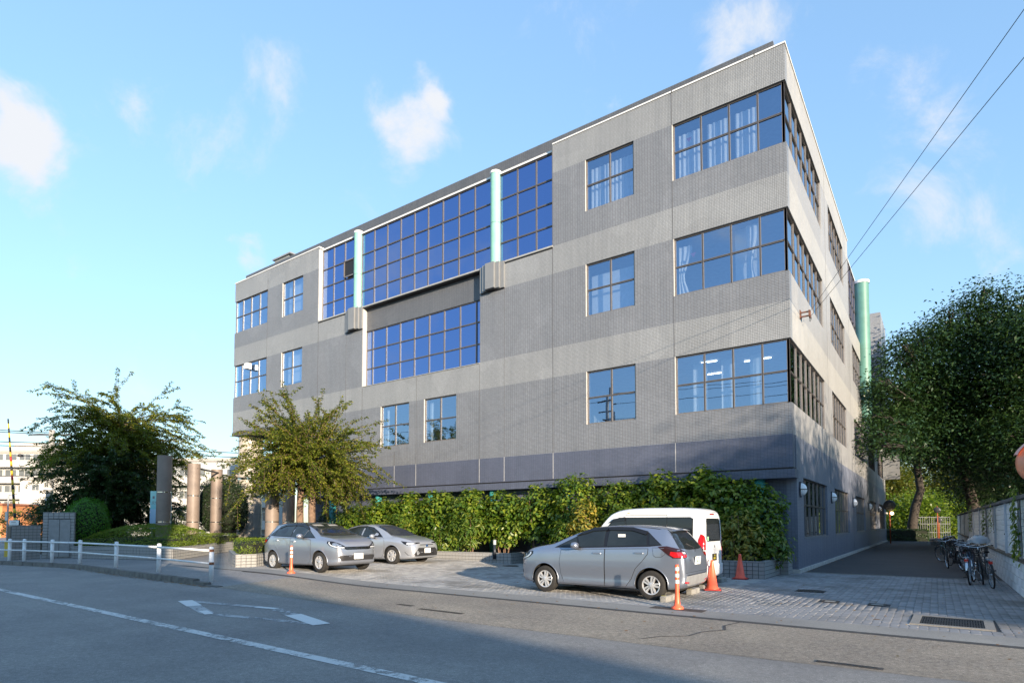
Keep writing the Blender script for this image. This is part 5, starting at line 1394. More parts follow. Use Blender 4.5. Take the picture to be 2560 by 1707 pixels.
def bush(root, H, W, D, leaf, size, count, mat, stems=5, aspect=.5, six=True, leafname='foliage', clump=26, bark=BARK, face=(0, -1, 0), top_bias=.0, low=0.15, woody=True):
    """shrub: stems fan out and every stem end carries rosettes of leaves"""
    segs = []; centres = []
    ns = max(stems, 3)
    for i in range(ns):
        a = 2 * math.pi * (i + rnd.random() * .6) / ns; bx, by = .08 * W * math.cos(a), .08 * D * math.sin(a)
        tx, ty = .34 * W * math.cos(a) * rnd.uniform(.3, 1), .34 * D * math.sin(a) * rnd.uniform(.3, 1)
        pts = [(bx, by, -.05), ((bx + tx) * .55, (by + ty) * .55, H * .42), (tx, ty, H * rnd.uniform(.72, .92))]
        segs.append((pts, [.028 + .012 * H / 3, .02, .008]))
    if woody: trunk_mesh(segs, bark, 'stem', root, 6)
    nc = max(6, count // clump)
    P = []; N = []; A = []
    k = 0
    while k < nc:
        u = NPR.uniform(-1, 1, 3); r = np.linalg.norm(u)
        if r > 1 or r < .45: continue
        z = low * H + (1 - low) * H * (.5 + .5 * u[2]) 
        c = np.array([u[0] * W * .5, u[1] * D * .5, z]); out = unit(np.array([u[0] / max(W, .1), u[1] / max(D, .1), u[2] / H * .8 + .25]))
        m_ = clump; ang = NPR.uniform(0, 2 * math.pi, m_); t = unit(np.cross(out, [.3, .5, .8])); s_ = np.cross(out, t)
        spread = NPR.uniform(.1, 1, m_)
        dirs = t * np.cos(ang)[:, None] + s_ * np.sin(ang)[:, None]
        pos = c + dirs * (spread * size * .9)[:, None] + out * NPR.uniform(-.7, .8, m_)[:, None] * size * 1.3
        P.append(pos); N.append(out * .75 + dirs * .5 + np.array([0, 0, .6])); A.append(dirs + out * .35 + np.array([0, 0, .30])); k += 1
    me = leaves_mesh(leafname, np.concatenate(P), np.concatenate(N), size, mat, aspect, .12, .06, six, np.concatenate(A))
    return link(leafname, me, root)

def clipped(root, polyfn, n, size, mat, name='foliage', coremat=None):
    """clipped shrub: leaves on a shaped surface. polyfn(u, v)-> point, normal"""
    P = []; N = []
    for _ in range(n):
        p, nn = polyfn(rnd.random(), rnd.random()); P.append(p); N.append(nn)
    P = np.array(P); N = np.array(N)
    P = P + unit(N) * NPR.normal(-.02, .05, (n, 1)) * 1.0 - unit(N) * size * .3
    return link(name, leaves_mesh(name, P, N + NPR.normal(0, .45, N.shape), size, mat, .55, .1), root)

def ellipsoid(c, r, zmin=-1):
    def f(u, v):
        z = zmin + (1 - zmin) * v; a = 2 * math.pi * u; q = math.sqrt(max(0, 1 - z * z))
        n = np.array([q * math.cos(a), q * math.sin(a), z]); k = 1 + .05 * math.sin(5 * a) * q + .06 * math.sin(3 * a + 4 * z)
        return np.array(c) + n * np.array(r) * k, n / np.array(r)
    return f
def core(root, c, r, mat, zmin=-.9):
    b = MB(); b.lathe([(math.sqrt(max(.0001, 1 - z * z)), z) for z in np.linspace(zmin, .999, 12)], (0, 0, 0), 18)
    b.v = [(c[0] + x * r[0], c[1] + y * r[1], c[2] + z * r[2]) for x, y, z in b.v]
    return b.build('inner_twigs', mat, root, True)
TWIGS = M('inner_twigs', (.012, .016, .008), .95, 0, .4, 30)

# ---------------------------------------------------------------- tall screen of broad-leaved shrubs before the facade
GR_H = 'broad leaved shrubs screening the facade'
desc = ['at the left end behind the silver saloon', 'above the saloon bonnet', 'behind the slender feathery shrub', 'left of the yellowing shrub', 'right of the yellowing shrub', 'behind the white van roof front', 'above the middle of the white van', 'above the rear of the white van', 'beside the teal post at the building corner']
XS = [-19.9, -17.9, -16.0, -14.2, -12.4, -10.7, -9.0, -7.3, -5.6, -4.0, -2.5, -1.2]
HS = [2.35, 2.6, 2.75, 2.8, 2.8, 2.65, 2.85, 3.25, 2.95, 3.15, 3.2, 2.75]
LB = ['broad leaved shrub at the left end of the screen, behind the hatchback', 'second broad leaved shrub of the screen, left of the saloon roof', 'broad leaved shrub directly above the saloon roof', 'broad leaved shrub above the saloon windscreen', 'broad leaved shrub above the saloon bonnet', 'broad leaved shrub behind the feathery yellow green shrub', 'broad leaved shrub behind the small lamp post in the planter', 'tallest broad leaved shrub, behind the yellow leaved shrub', 'broad leaved shrub between the yellow shrub and the van', 'broad leaved shrub rising behind the front of the van roof', 'broad leaved shrub rising over the rear of the van roof', 'broad leaved shrub at the building corner before the teal post']
for x, h, lb in zip(XS, HS, LB):
    r = empty('screen_shrub', (x, -.55 + rnd.uniform(-.15, .15), .15), 0, lb, 'shrub', GR_H)
    bush(r, h, 2.15, 1.25, None, .15 + .02 * math.sin(x * 7), 3900, HEDGE_LEAF, 5, .60, clump=13, low=.20, bark=BARK_WARM)
# lower, lighter shrubs standing in the planters
for (x, y, h, w, mat, sz, asp, n, lb) in (
    (-14.9, -2.3, 1.75, 1.5, HEDGE_LEAF2, .14, .36, 900, 'bushy yellow green shrub with narrow leaves behind the saloon bonnet'),
    (-13.2, -1.35, 1.1, 1.7, HEDGE_LEAF2, .12, .5, 800, 'low spreading pale shrub at the left end of the tiled planter'),
    (-11.9, -1.15, 2.0, 1.4, HEDGE_LEAF2, .17, .22, 950, 'slender feathery shrub with narrow leaves standing in the tiled planter'),
    (-7.15, -1.5, 1.55, 1.2, HEDGE_LEAF2, .13, .5, 750, 'green shrub to the left of the yellow leaved shrub'),
    (-6.3, -1.75, 2.15, 1.0, YELLOW_LEAF, .13, .42, 950, 'yellow leaved shrub with orange tips above the hatchback bonnet'),
    (-4.9, -1.6, 2.0, 1.25, HEDGE_LEAF2, .18, .22, 850, 'feathery narrow leaved shrub between the yellow shrub and the van'),
    (-3.9, -1.5, 1.9, 1.0, HEDGE_LEAF2, .18, .24, 650, 'feathery narrow leaved shrub half hidden by the van roof'),
    (-1.25, -1.35, 1.75, 1.3, YELLOW_LEAF, .13, .42, 700, 'thin yellowing shrub in the planter behind the second traffic cone'),
    (-.55, -.75, 1.35, 1.2, HEDGE_LEAF2, .15, .42, 700, 'low light green shrub at the right end of the right planter')):
    r = empty('planter_shrub', (x, y, .2), 0, lb, 'shrub', 'lighter shrubs in the planters')
    bush(r, h, w, w * .8, None, sz * 1.1, int(n * 1.7), mat, 4, asp, clump=12, low=.12, bark=BARK_WARM)

# ---------------------------------------------------------------- tiled planters
PTILE = M('planter_tile', (0.285, 0.285, 0.28), .45, 0, .16, 2.2, .002)
PGROUT = M('planter_grout', (0.070, 0.070, 0.072), .9)
SOIL = M('planter_soil', (0.045, 0.034, 0.024), .95, 0, .4, 12, .02)
def tiled_wall(root, pts, z0, z1, tw=.157, th=.107, gap=.011, mat=None, thick=.012, cap=True, zoff=0, core_th=.16, capmat=None, closed=False):
    """tiles on the outer (right-hand) side of the polyline, on a grout core"""
    mat = mat or PTILE; nrow = max(1, round((z1 - z0) / th)); h = (z1 - z0) / nrow
    seg = list(zip(pts, pts[1:])); b = MB(); mes = {}
    for (p, q) in seg:
        p, q = Vector(p), Vector(q); d = q - p; ln = d.length; d.normalize(); nrm = Vector((d.y, -d.x))
        c = (p + q) / 2 - nrm * .024
        b.obox(c, d, nrm, ln / 2 - .002, .02, z0 - .1, z1 + .001)
        if cap: 
            b2 = MB(); b2.obox((p + q) / 2 - nrm * (core_th / 2 - .008), d, nrm, ln / 2 + .004, core_th / 2 + .004, z1 + .0015, z1 + .03); b2.build('cap_stone', capmat or mat, root)
        n = max(1, round(ln / tw)); w = ln / n
        for i in range(n):
            for j in range(nrow):
                key = (round(w, 3), round(h, 3))
                if key not in mes:
                    t_ = MB(); a, e = w / 2 - gap / 2, h / 2 - gap / 2; ch = .003
                    t_.v = [(-a, 0, -e), (a, 0, -e), (a, 0, e), (-a, 0, e), (-a + ch, -thick, -e + ch), (a - ch, -thick, -e + ch), (a - ch, -thick, e - ch), (-a + ch, -thick, e - ch)]
                    t_.f = [(4, 5, 6, 7), (0, 1, 5, 4), (1, 2, 6, 5), (2, 3, 7, 6), (3, 0, 4, 7)]; t_.m = [0] * 5
                    mes[key] = t_.mesh('tile', mat)
                c = p + d * (w * (i + .5)) + nrm * -.004
                o = link('tile', mes[key], root, (c.x, c.y, z0 + h * (j + .5))); o.rotation_euler = (rnd.gauss(0, .006), 0, math.atan2(d.y, d.x) + rnd.gauss(0, .004))
    b.build('planter_core', PGROUT, root)
pl = empty('tiled_planter', (0, 0, 0), 0, 'low grey tiled planter right of the white van, under the building corner', 'planter')
tiled_wall(pl, [(-2.75, -2.30), (-.42, -2.12), (-.40, -.25)], .0, .45)
tiled_wall(pl, [(-.395, -.24), (-.17, -.22), (-.17, .44)], .0, .46)
b = MB(); b.prism([(-2.8, -2.2), (-.55, -2.0), (-.55, -.2), (-.3, .4), (-2.8, .4)], -.05, .36); b.build('soil', SOIL, pl)
pl = empty('tiled_planter', (0, 0, 0), 0, 'long grey tiled planter between the silver saloon and the hatchback', 'planter')
tiled_wall(pl, [(-13.9, -2.12), (-9.50, -1.62), (-9.62, .1)], .03, .40)
b = MB(); b.prism([(-19.5, -2.0), (-13.9, -2.0), (-9.66, -1.5), (-9.75, .1), (-9.75, .45), (-19.5, .45)], -.05, .30); b.build('soil', SOIL, pl)
pl = empty('tiled_planter', (0, 0, 0), 0, 'low tiled planter edge deep behind the van and hatchback', 'planter')
tiled_wall(pl, [(-9.6, -.35), (-2.80, -.35)], .0, .36)
b = MB(); b.prism([(-9.6, -.25), (-2.85, -.25), (-2.85, .45), (-9.6, .45)], -.05, .28); b.build('soil', SOIL, pl)
pl = empty('tiled_planter', (0, 0, 0), 0, 'sunlit tiled planter with a clipped hedge behind the left hatchback', 'planter')
tiled_wall(pl, [(-15.78, -8.95), (-15.05, -9.25), (-14.92, -8.62), (-15.40, -7.95), (-17.6, -6.0)], .10, .50)
tiled_wall(pl, [(-18.5, -7.6), (-15.80, -8.94)], .10, .50)
b = MB(); b.prism([(-15.8, -8.85), (-15.1, -9.1), (-15.0, -8.65), (-15.5, -8.0), (-17.7, -6.1), (-18.5, -7.5)], -.05, .44); b.build('soil', SOIL, pl)

def hedge(root, poly, z0, z1, n, size, mat, rnd_top=.15, slope=None):
    """clipped hedge over a polygon: flat-ish top with rounded shoulders"""
    P = [Vector(p) for p in poly]; k = len(P); c = sum(P, Vector((0, 0))) / k
    tri = []; A = []
    for i in range(k): tri.append((c, P[i], P[(i + 1) % k])); A.append(abs((P[i] - c).cross(P[(i + 1) % k] - c)) / 2)
    per = [(P[(i + 1) % k] - P[i]).length for i in range(k)]
    at_, ap = sum(A), sum(per) * (z1 - z0); Pn = []; Nn = []
    for _ in range(n):
        if rnd.random() < at_ / (at_ + ap):
            i = rnd.choices(range(k), A)[0]; a, b_ = rnd.random(), rnd.random()
            if a + b_ > 1: a, b_ = 1 - a, 1 - b_
            p = tri[i][0] + (tri[i][1] - tri[i][0]) * a + (tri[i][2] - tri[i][0]) * b_
            e = min(1, (1 - a - b_) * 4); z = z1 - rnd_top * (1 - e) ** 2
            if slope: z += slope(p) 
            z += .035 * math.sin(p.x * 5.1) * math.sin(p.y * 4.3)
            Pn.append((p.x, p.y, z)); Nn.append((0, 0, 1))
        else:
            i = rnd.choices(range(k), per)[0]; t = rnd.random(); p = P[i] + (P[(i + 1) % k] - P[i]) * t; q = rnd.random()
            d = (P[(i + 1) % k] - P[i]).normalized(); nn = Vector((d.y, -d.x))
            if nn.dot(p - c) < 0: nn = -nn
            z = z0 + (z1 - z0 - rnd_top * .7) * q + (slope(p) * q if slope else 0); p = p - nn * (.05 + .12 * max(0, q - .7) / .3 * rnd_top / .15) + nn * .03 * math.sin(z * 9 + t * 11)
            Pn.append((p.x, p.y, z)); Nn.append((nn.x, nn.y, .25))
    link('foliage', leaves_mesh('foliage', np.array(Pn), np.array(Nn) + NPR.normal(0, .5, (n, 3)), size, mat, .55, .1), root)
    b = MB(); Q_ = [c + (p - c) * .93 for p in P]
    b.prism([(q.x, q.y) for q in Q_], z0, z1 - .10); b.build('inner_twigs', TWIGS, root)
h = empty('clipped_hedge', (0, 0, 0), 0, 'small clipped hedge in the sunlit tiled planter behind the left hatchback', 'hedge')
hedge(h, [(-15.75, -8.85), (-15.15, -9.05), (-15.05, -8.65), (-15.55, -8.0), (-17.6, -6.2), (-18.4, -7.5)], .44, .98, 5200, .05, LIME_LEAF)

# raised bed at the corner with its mound of low azalea
bed = empty('tiled_planter', (0, 0, 0), 0, 'long raised bed of grey tiles behind the white guard rail', 'planter')
BED = [(-25.75, -10.35), (-20.67, -8.66), (-22.6, -6.75), (-24.9, -4.7), (-27.0, -2.2)]
tiled_wall(bed, BED, .11, .58, tw=.165, th=.118)
b = MB(); b.prism([(-25.7, -10.2), (-20.9, -8.6), (-22.8, -6.7), (-25.0, -4.6), (-27.1, -2.2), (-33, -2), (-33, -10)], 0, .5); b.build('soil', SOIL, bed)
h = empty('azalea_mound', (0, 0, 0), 0, 'broad clipped azalea mound in the raised bed, half in sun, half in shade', 'hedge')
hedge(h, [(-26.2, -10.25), (-20.85, -8.52), (-22.75, -6.6), (-24.6, -4.95), (-26.8, -5.2), (-28.2, -8.0)], .55, 1.0, 26000, .055, LIME_LEAF, .25, lambda p: .50 * max(0, 1 - ((p.x + 25.2) / 3.0) ** 2 - ((p.y + 7.4) / 2.4) ** 2))
h = empty('clipped_hedge', (0, 0, 0), 0, 'small clipped hedge at the far end of the raised bed, leaf shadows on it', 'hedge')
hedge(h, [(-24.7, -4.75), (-26.9, -2.4), (-28.4, -3.2), (-26.3, -5.6)], .55, 1.0, 4200, .055, LIME_LEAF)
h = empty('clipped_hedge', (0, 0, 0), 0, 'low clipped hedge at the foot of the round beige pier', 'hedge')
hedge(h, [(-28.6, -2.2), (-24.5, -1.0), (-24.9, .6), (-30.3, -.6)], .1, .72, 3500, .06, LIME_LEAF)
# bright clipped conifer, dark clipped ball
r = empty('clipped_conifer', (-26.75, -9.5, .5), 0, 'bright green clipped conifer between the wall door and the dark tree', 'shrub')
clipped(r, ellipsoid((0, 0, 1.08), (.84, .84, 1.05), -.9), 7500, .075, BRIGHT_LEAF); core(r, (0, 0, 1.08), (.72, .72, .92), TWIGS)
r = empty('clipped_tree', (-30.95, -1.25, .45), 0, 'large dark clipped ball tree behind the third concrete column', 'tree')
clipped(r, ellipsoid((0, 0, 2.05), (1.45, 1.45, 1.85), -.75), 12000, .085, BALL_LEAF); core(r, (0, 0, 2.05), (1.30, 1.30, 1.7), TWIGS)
b = MB(); b.tube((0, 0, -.2), (0, 0, .9), .09, .07, 8); b.build('trunk', BARK, r)
r = empty('dark_shrub', (-31.6, -7.4, .45), 0, 'dark green rounded shrub standing behind the bright conifer', 'shrub')
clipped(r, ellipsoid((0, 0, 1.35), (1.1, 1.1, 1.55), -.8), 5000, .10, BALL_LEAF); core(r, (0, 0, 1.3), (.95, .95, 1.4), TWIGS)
r = empty('dark_shrub', (-29.6, -4.9, .45), 0, 'dark green shrub behind the gap between the first and second column', 'shrub')
bush(r, 2.3, 2.6, 1.6, None, .11, 2200, DARK_LEAF, 5, .5, clump=20)
r = empty('dark_shrub', (-27.6, -5.6, .45), 0, 'thin yellow green shrub with pale bent stems beside the blue sign', 'shrub')
bush(r, 1.7, 1.3, 1.0, None, .10, 650, HEDGE_LEAF2, 4, .45, clump=12, bark=BARK_WARM)
for i_, (x_, y_, h_, w_) in enumerate(((-32.5, -9.3, 2.6, 2.8), (-34.5, -5.5, 2.8, 3.2), (-33.6, -2.6, 2.6, 3.0), (-30.6, -9.0, 1.5, 2.2), (-31.0, -5.0, 1.9, 2.2))):
    r = empty('dark_shrub', (x_, y_, .2), 0, ('dark shrub behind the steel door wall', 'dark shrub far back between the tree trunk and the sign', 'dark shrub far back between the sign and the second column', 'low dark shrub under the dark evergreen tree', 'low dark shrub behind the blue sign')[i_], 'shrub', 'dark shrubs at the back of the bed')
    bush(r, h_, w_, w_ * .7, None, .14, 2200, DARK_LEAF, 5, .5, False, clump=18)
r = empty('dark_shrub', (-22.6, .2, .1), 0, 'dark shrub in the shade between the sunlit column and the big pier', 'shrub')
bush(r, 2.4, 2.4, 1.4, None, .12, 1600, DARK_LEAF, 5, .5, clump=16)

# ---------------------------------------------------------------- pollarded trees with long whippy shoots
def whippy(root, H0, n_shoots, length, leaf, mat, bark, spread=1.0, trunk_r=.13, stub=None, flat=.0, seed=1, lpm=26, squash=1.0, lean=(0, 0), two=None, skirt=True, emin=-.55):
    g = random.Random(seed); segs = []
    tops = []
    forks = two or [(0, 0)]
    for (ox, oy) in forks:
        p0 = Vector((ox, oy, -.1)); p1 = Vector((ox * .8 + lean[0], oy * .8 + lean[1], H0))
        segs.append(([p0, p0.lerp(p1, .5) + Vector((g.uniform(-.05, .05), g.uniform(-.05, .05), 0)), p1], [trunk_r * 1.15, trunk_r, trunk_r * .85])); tops.append(p1)
    P = []; N = []; A = []
    if stub: segs.append(([tops[0], tops[0] + Vector((.03, .02, stub * .6)), tops[0] + Vector((.02, 0, stub))], [trunk_r * .95, trunk_r * .85, trunk_r * .78]))
    for i in range(n_shoots):
        base = g.choice(tops); az = g.uniform(0, 2 * math.pi); el = math.asin(g.uniform(emin if skirt else .0, .98)); 
        ln = length * g.uniform(.55, 1.08) * (1.0 if el > .05 else .62)
        d = Vector((math.cos(az) * math.cos(el) * spread, math.sin(az) * math.cos(el) * spread, math.sin(el) * squash))
        z0 = base + Vector((0, 0, (g.uniform(0, stub) if stub else g.uniform(-.5, .25))))
        pts = [z0]; cur = d.normalized(); st = ln / 9; p = z0.copy()
        for k in range(9):
            cur = (cur + Vector((g.uniform(-.09, .09), g.uniform(-.09, .09), -.055 - .03 * k * (1 - abs(d.z)) + g.uniform(-.05, .05)))).normalized(); p = p + cur * st; pts.append(p.copy())
        segs.append((pts, list(np.linspace(.020, .003, 10))))
        # side twigs
        subs = [(pts, ln)]
        for q in range(5):
            k = g.randint(2, 8); b0 = pts[k]; dd = ((pts[k] - pts[k - 1]).normalized() + Vector((g.uniform(-.8, .8), g.uniform(-.8, .8), g.uniform(-.5, .5)))).normalized(); l2 = ln * g.uniform(.14, .34)
            tp = [b0 + dd * (l2 * j / 4) + Vector((0, 0, -.03 * j * j * l2 / 4)) for j in range(5)]; subs.append((tp, l2))
            segs.append((tp, [.007, .006, .005, .004, .002]))
        for (sp, l_) in subs:
            m_ = int(l_ * lpm)
            for j in range(m_):
                t = g.random() ** .8 * (len(sp) - 1.001); k = int(t); pp = sp[k].lerp(sp[k + 1], t - k); tan = (sp[k + 1] - sp[k]).normalized()
                sd_ = Vector((g.gauss(0, 1), g.gauss(0, 1), g.gauss(0, .4))); sd_ = (sd_ - tan * sd_.dot(tan)).normalized()
                P.append(pp + sd_ * .02); A.append(sd_ + tan * .6); N.append(Vector((g.gauss(0, .5), g.gauss(0, .5), 1)))
    trunk_mesh(segs[:len(forks) + (1 if stub else 0)], bark, 'trunk', root, 10)
    trunk_mesh(segs[len(forks) + (1 if stub else 0):], bark, 'branches', root, 4)
    me = leaves_mesh('crown', np.array(P), np.array(N), leaf, mat, .5, .12, .15, False, np.array(A)); link('crown', me, root)
r = empty('pollarded_tree', (-18.35, -4.5, .15), 0, 'pollarded olive green tree with whippy shoots behind the left hatchback', 'tree')
whippy(r, 3.9, 250, 3.5, .11, OLIVE_LEAF, BARK_WARM, 1.0, .15, seed=4, two=[(-.12, 0), (.42, .25)], lpm=52, squash=.92, emin=-.30)
r = empty('pollarded_tree', (-31.6, -6.4, .45), 0, 'sunlit pollarded tree with bare trunk top behind the dark tree', 'tree')
whippy(r, 3.6, 230, 4.0, .125, OLIVE_LEAF, BARK, 1.05, .20, stub=2.9, seed=9, lpm=44, squash=.55, skirt=False)
r = empty('evergreen_tree', (-29.9, -7.6, .45), 0, 'dark shaded evergreen tree standing in front of the sunlit pollarded tree', 'tree')
whippy(r, 2.7, 230, 3.0, .15, DARK_LEAF, BARK, 1.0, .17, seed=15, lpm=46, squash=.72)

# ---------------------------------------------------------------- the big cherry trees and the wood behind
def big_tree(root, trunk_pts, trunk_r, blobs, n_leaf, leaf, mat, bark, seed=0, limb_r=.10, layer=True):
    g = random.Random(seed); segs = [(trunk_pts, list(np.linspace(trunk_r * 1.25, trunk_r * .7, len(trunk_pts))))]
    top = Vector(trunk_pts[-1]); mid = Vector(trunk_pts[len(trunk_pts) // 2])
    P = []; N = []; tot = sum(b[3] * b[4] * b[5] for b in blobs)
    for (x, y, z, rx, ry, rz) in blobs:
        c = Vector((x, y, z)); src = top if z > top.z else mid.lerp(top, .7)
        m1 = src.lerp(c, .5) + Vector((g.uniform(-.5, .5), g.uniform(-.5, .5), g.uniform(.2, .8)))
        segs.append(([src, src.lerp(m1, .5), m1, c], [limb_r, limb_r * .8, limb_r * .55, limb_r * .28]))
        for q in range(5):
            e = c + Vector((g.uniform(-1, 1) * rx, g.uniform(-1, 1) * ry, g.uniform(-.7, .9) * rz)) * .85
            segs.append(([m1.lerp(c, g.random()), c.lerp(e, .5) + Vector((0, 0, .15)), e], [limb_r * .35, limb_r * .22, .012]))
        n = int(n_leaf * (rx * ry * rz) / tot); ncl = max(8, n // 34)
        u = NPR.normal(0, 1, (ncl, 3)); u = unit(u) * (NPR.uniform(.15, 1, (ncl, 1)) ** .45) * (1 + .16 * NPR.normal(0, 1, (ncl, 1)))
        C = np.array([x, y, z]) + u * np.array([rx, ry, rz])
        k = np.repeat(np.arange(ncl), 34); sp_ = leaf * 3.6
        off = NPR.normal(0, 1, (len(k), 3)) * np.array([sp_, sp_, sp_ * (.27 if layer else .7)])
        # sprays slope down towards their outer edge
        outw = unit(u[k] * np.array([1, 1, .3])); off[:, 2] -= .35 * np.sum(off[:, :2] * outw[:, :2], 1)
        P.append(C[k] + off); N.append(outw * .4 + np.array([0, 0, 1.0]))
    trunk_mesh(segs[:1], bark, 'trunk', root, 12); trunk_mesh(segs[1:], bark, 'branches', root, 6)
    link('crown', leaves_mesh('crown', np.concatenate(P), np.concatenate(N) + NPR.normal(0, .4, (sum(len(p) for p in P), 3)), leaf, mat, .5, .12, .2), root)
# ---------------------------------------------------------------- trees on the right
r = empty('cherry_tree', (5.8, 31.2, 0), 0, 'big dark cherry tree arching over the driveway from behind the wall', 'tree')
A_B = [(6.14, 28.38, 14.64, 2.0, 2.0, 1.7), (7.81, 27.21, 13.02, 2.3, 2.3, 2.0), (4.04, 26.96, 13.10, 2.2, 2.2, 1.6), (2.33, 24.58, 11.56, 1.7, 1.7, 1.2), (5.98, 27.24, 10.88, 2.8, 2.8, 2.0), (7.80, 24.94, 9.37, 2.4, 2.4, 2.2), (1.75, 21.73, 9.21, 1.4, 1.5, 1.1), (3.28, 25.37, 9.79, 2.2, 2.2, 1.6), (1.15, 18.67, 6.46, 1.1, 1.3, .9), (2.2, 23.31, 7.17, 1.8, 2.0, 1.3), (4.12, 26.08, 7.88, 2.4, 2.4, 1.6), (6.25, 26.41, 7.17, 2.6, 2.6, 1.7), (7.66, 22.57, 5.84, 2.2, 2.2, 1.8), (7.26, 27.30, 4.25, 1.8, 1.8, 1.3), (1.15, 19.94, 9.62, .8, .9, .6), (8.72, 24.26, 11.33, 2.4, 2.4, 2.2), (8.8, 21.5, 3.9, 1.8, 1.8, 1.2), (7.3, 33, 5.0, 2.6, 2.6, 1.7), (10.5, 27, 8.5, 3, 3, 3), (6.4, 28.3, 16.4, .7, .7, .7), (4.6, 27, 15.0, .9, .9, .5), (3.1, 25.4, 13.2, .9, .9, .5), (2.2, 24, 12.6, .8, .8, .4), (8.6, 27, 15.3, 1.0, 1.0, .6), (1.2, 20.5, 7.7, .9, 1.2, .6), (1.3, 17.2, 5.6, .8, 1.0, .5), (2.2, 20.5, 5.9, 1.2, 1.4, .6), (4.2, 23.5, 5.4, 1.4, 1.4, .7), (5.8, 24, 4.6, 1.5, 1.5, .7)]
big_tree(r, [(.05, .1, -.1), (-.05, 0, 2.07), (-.5, -.4, 4.4), (-.85, -.8, 6.2)], .34, [(x - 5.8, y - 31.2, z, a, b_, c) for (x, y, z, a, b_, c) in A_B], 125000, .21, CHERRY_LEAF, BARK_DARK, 3, .16)
r = empty('cherry_tree', (1.7, 45.6, 0), 0, 'leaning tree with dark trunk behind the low hedge at the driveway end', 'tree')
B_B = [(2.08, 45.54, 8.6, 2.6, 2.6, 1.2), (4.65, 47.42, 7.9, 2.4, 2.4, 1.2), (.6, 40.4, 7.7, 1.6, 1.8, 1.0), (3.42, 48.85, 10.5, 2.6, 2.6, 1.6), (6.49, 46.28, 7.75, 2.4, 2.4, 1.5), (1.2, 44, 11.0, 2.4, 2.4, 1.8), (4.0, 44.5, 12.8, 2.8, 2.8, 2.0)]
big_tree(r, [(0, 0, -.1), (.05, 0, 1.4), (.3, .1, 3.0), (.75, .3, 4.6), (.55, .2, 6.4), (.45, .1, 7.6)], .36, [(x - 1.7, y - 45.6, z, a, b_, c) for (x, y, z, a, b_, c) in B_B], 52000, .23, CHERRY_LEAF, BARK_DARK, 5, .15)
# wood beyond
W_ = [(-1.6, 70, 0, 9.4, 3.8, SUNNY_LEAF, 'sunlit yellow green tree at the back, left of the leaning trunk'), (2.0, 84, 0, 11.5, 4.6, SUNNY_LEAF, 'tall sunlit tree at the back, right behind the leaning trunk'), (5.2, 79, 0, 10.0, 4.2, SUNNY_LEAF, 'sunlit tree with yellow crown at the back, right of the leaning trunk'), (9.0, 88, 0, 12, 4.8, CHERRY_LEAF, 'dark tree at the back above the middle of the pale wall'), (13.2, 80, 0, 8.0, 4.2, CHERRY_LEAF, 'dark tree at the back behind the near part of the pale wall'), (1.4, 60, 0, 3.6, 2.1, LIME_LEAF, 'low green tree behind the end hedge, left of the trunk'), (4.4, 66, 0, 3.4, 2.2, LIME_LEAF, 'low green tree behind the end hedge, right of the trunk'), (8.4, 46, 0, 6.2, 3.0, DARK_LEAF, 'dark tree right behind the far part of the pale wall'), (10.2, 33, 0, 6.6, 3.2, DARK_LEAF, 'dark tree close behind the near part of the pale wall'), (-8, 95, 0, 9.0, 5.0, SUNNY_LEAF, 'far sunlit tree showing past the end of the building'), (20, 70, 0, 9.0, 5.0, CHERRY_LEAF, 'far dark tree at the right edge of the picture')]
for i, (x, y, z, H_, w_, mt, lb) in enumerate(W_):
    r = empty('broadleaf_tree', (x, y, 0), 0, lb, 'tree', 'trees of the wood behind')
    g = random.Random(40 + i); bl = []
    for k in range(7):
        a = g.uniform(0, 6.28); q = g.uniform(.2, .75) * w_; zz = H_ * g.uniform(.28, .82)
        bl.append((q * math.cos(a), q * math.sin(a), zz, w_ * .5, w_ * .5, H_ * .18))
    bl.append((0, 0, H_ * .86, w_ * .45, w_ * .45, H_ * .15))
    big_tree(r, [(0, 0, -.1), (g.uniform(-.2, .2), 0, H_ * .25), (g.uniform(-.3, .3), 0, H_ * .5)], .16, bl, 11000 if y > 50 else 18000, .36 if y > 50 else .26, mt, BARK_DARK, 60 + i, .07, False)
# trees on the neighbouring plot, to the right of the frame: their shade lies on the foot of the building
for i, (x, y, H_, w_) in enumerate(((29.5, -16.6, 10.4, 3.6), (31.0, -12.0, 11.0, 4.0), (30.0, -6.0, 11.2, 4.2), (31.5, 1.0, 11.6, 4.4), (30.0, 8.5, 11.6, 4.4))):
    r = empty('broadleaf_tree', (x, y, 0), 0, ('tree on the neighbouring plot, nearest the road', 'second tree from the road on the neighbouring plot', 'third tree from the road on the neighbouring plot', 'fourth tree from the road on the neighbouring plot', 'fifth tree from the road on the neighbouring plot')[i], 'tree', 'trees on the neighbouring plot')
    g = random.Random(80 + i); bl = []
    for k in range(9):
        a = g.uniform(0, 6.28); q = g.uniform(.2, .7) * w_; zz = H_ * g.uniform(.24, .84)
        bl.append((q * math.cos(a), q * math.sin(a), zz, w_ * .48, w_ * .48, H_ * .16))
    big_tree(r, [(0, 0, -.1), (.1, 0, H_ * .25), (.0, .2, H_ * .5)], .2, bl, 24000, .36, SUNNY_LEAF if i == 2 else CHERRY_LEAF, BARK_DARK, 90 + i, .09, False)
h = empty('clipped_hedge', (0, 0, 0), 0, 'low dark clipped hedge across the end of the driveway', 'hedge')
hedge(h, [(-.4, 41.6), (3.0, 43.6), (3.0, 45.2), (-.4, 43.4)], 0, 1.0, 9000, .085, DARK_LEAF)

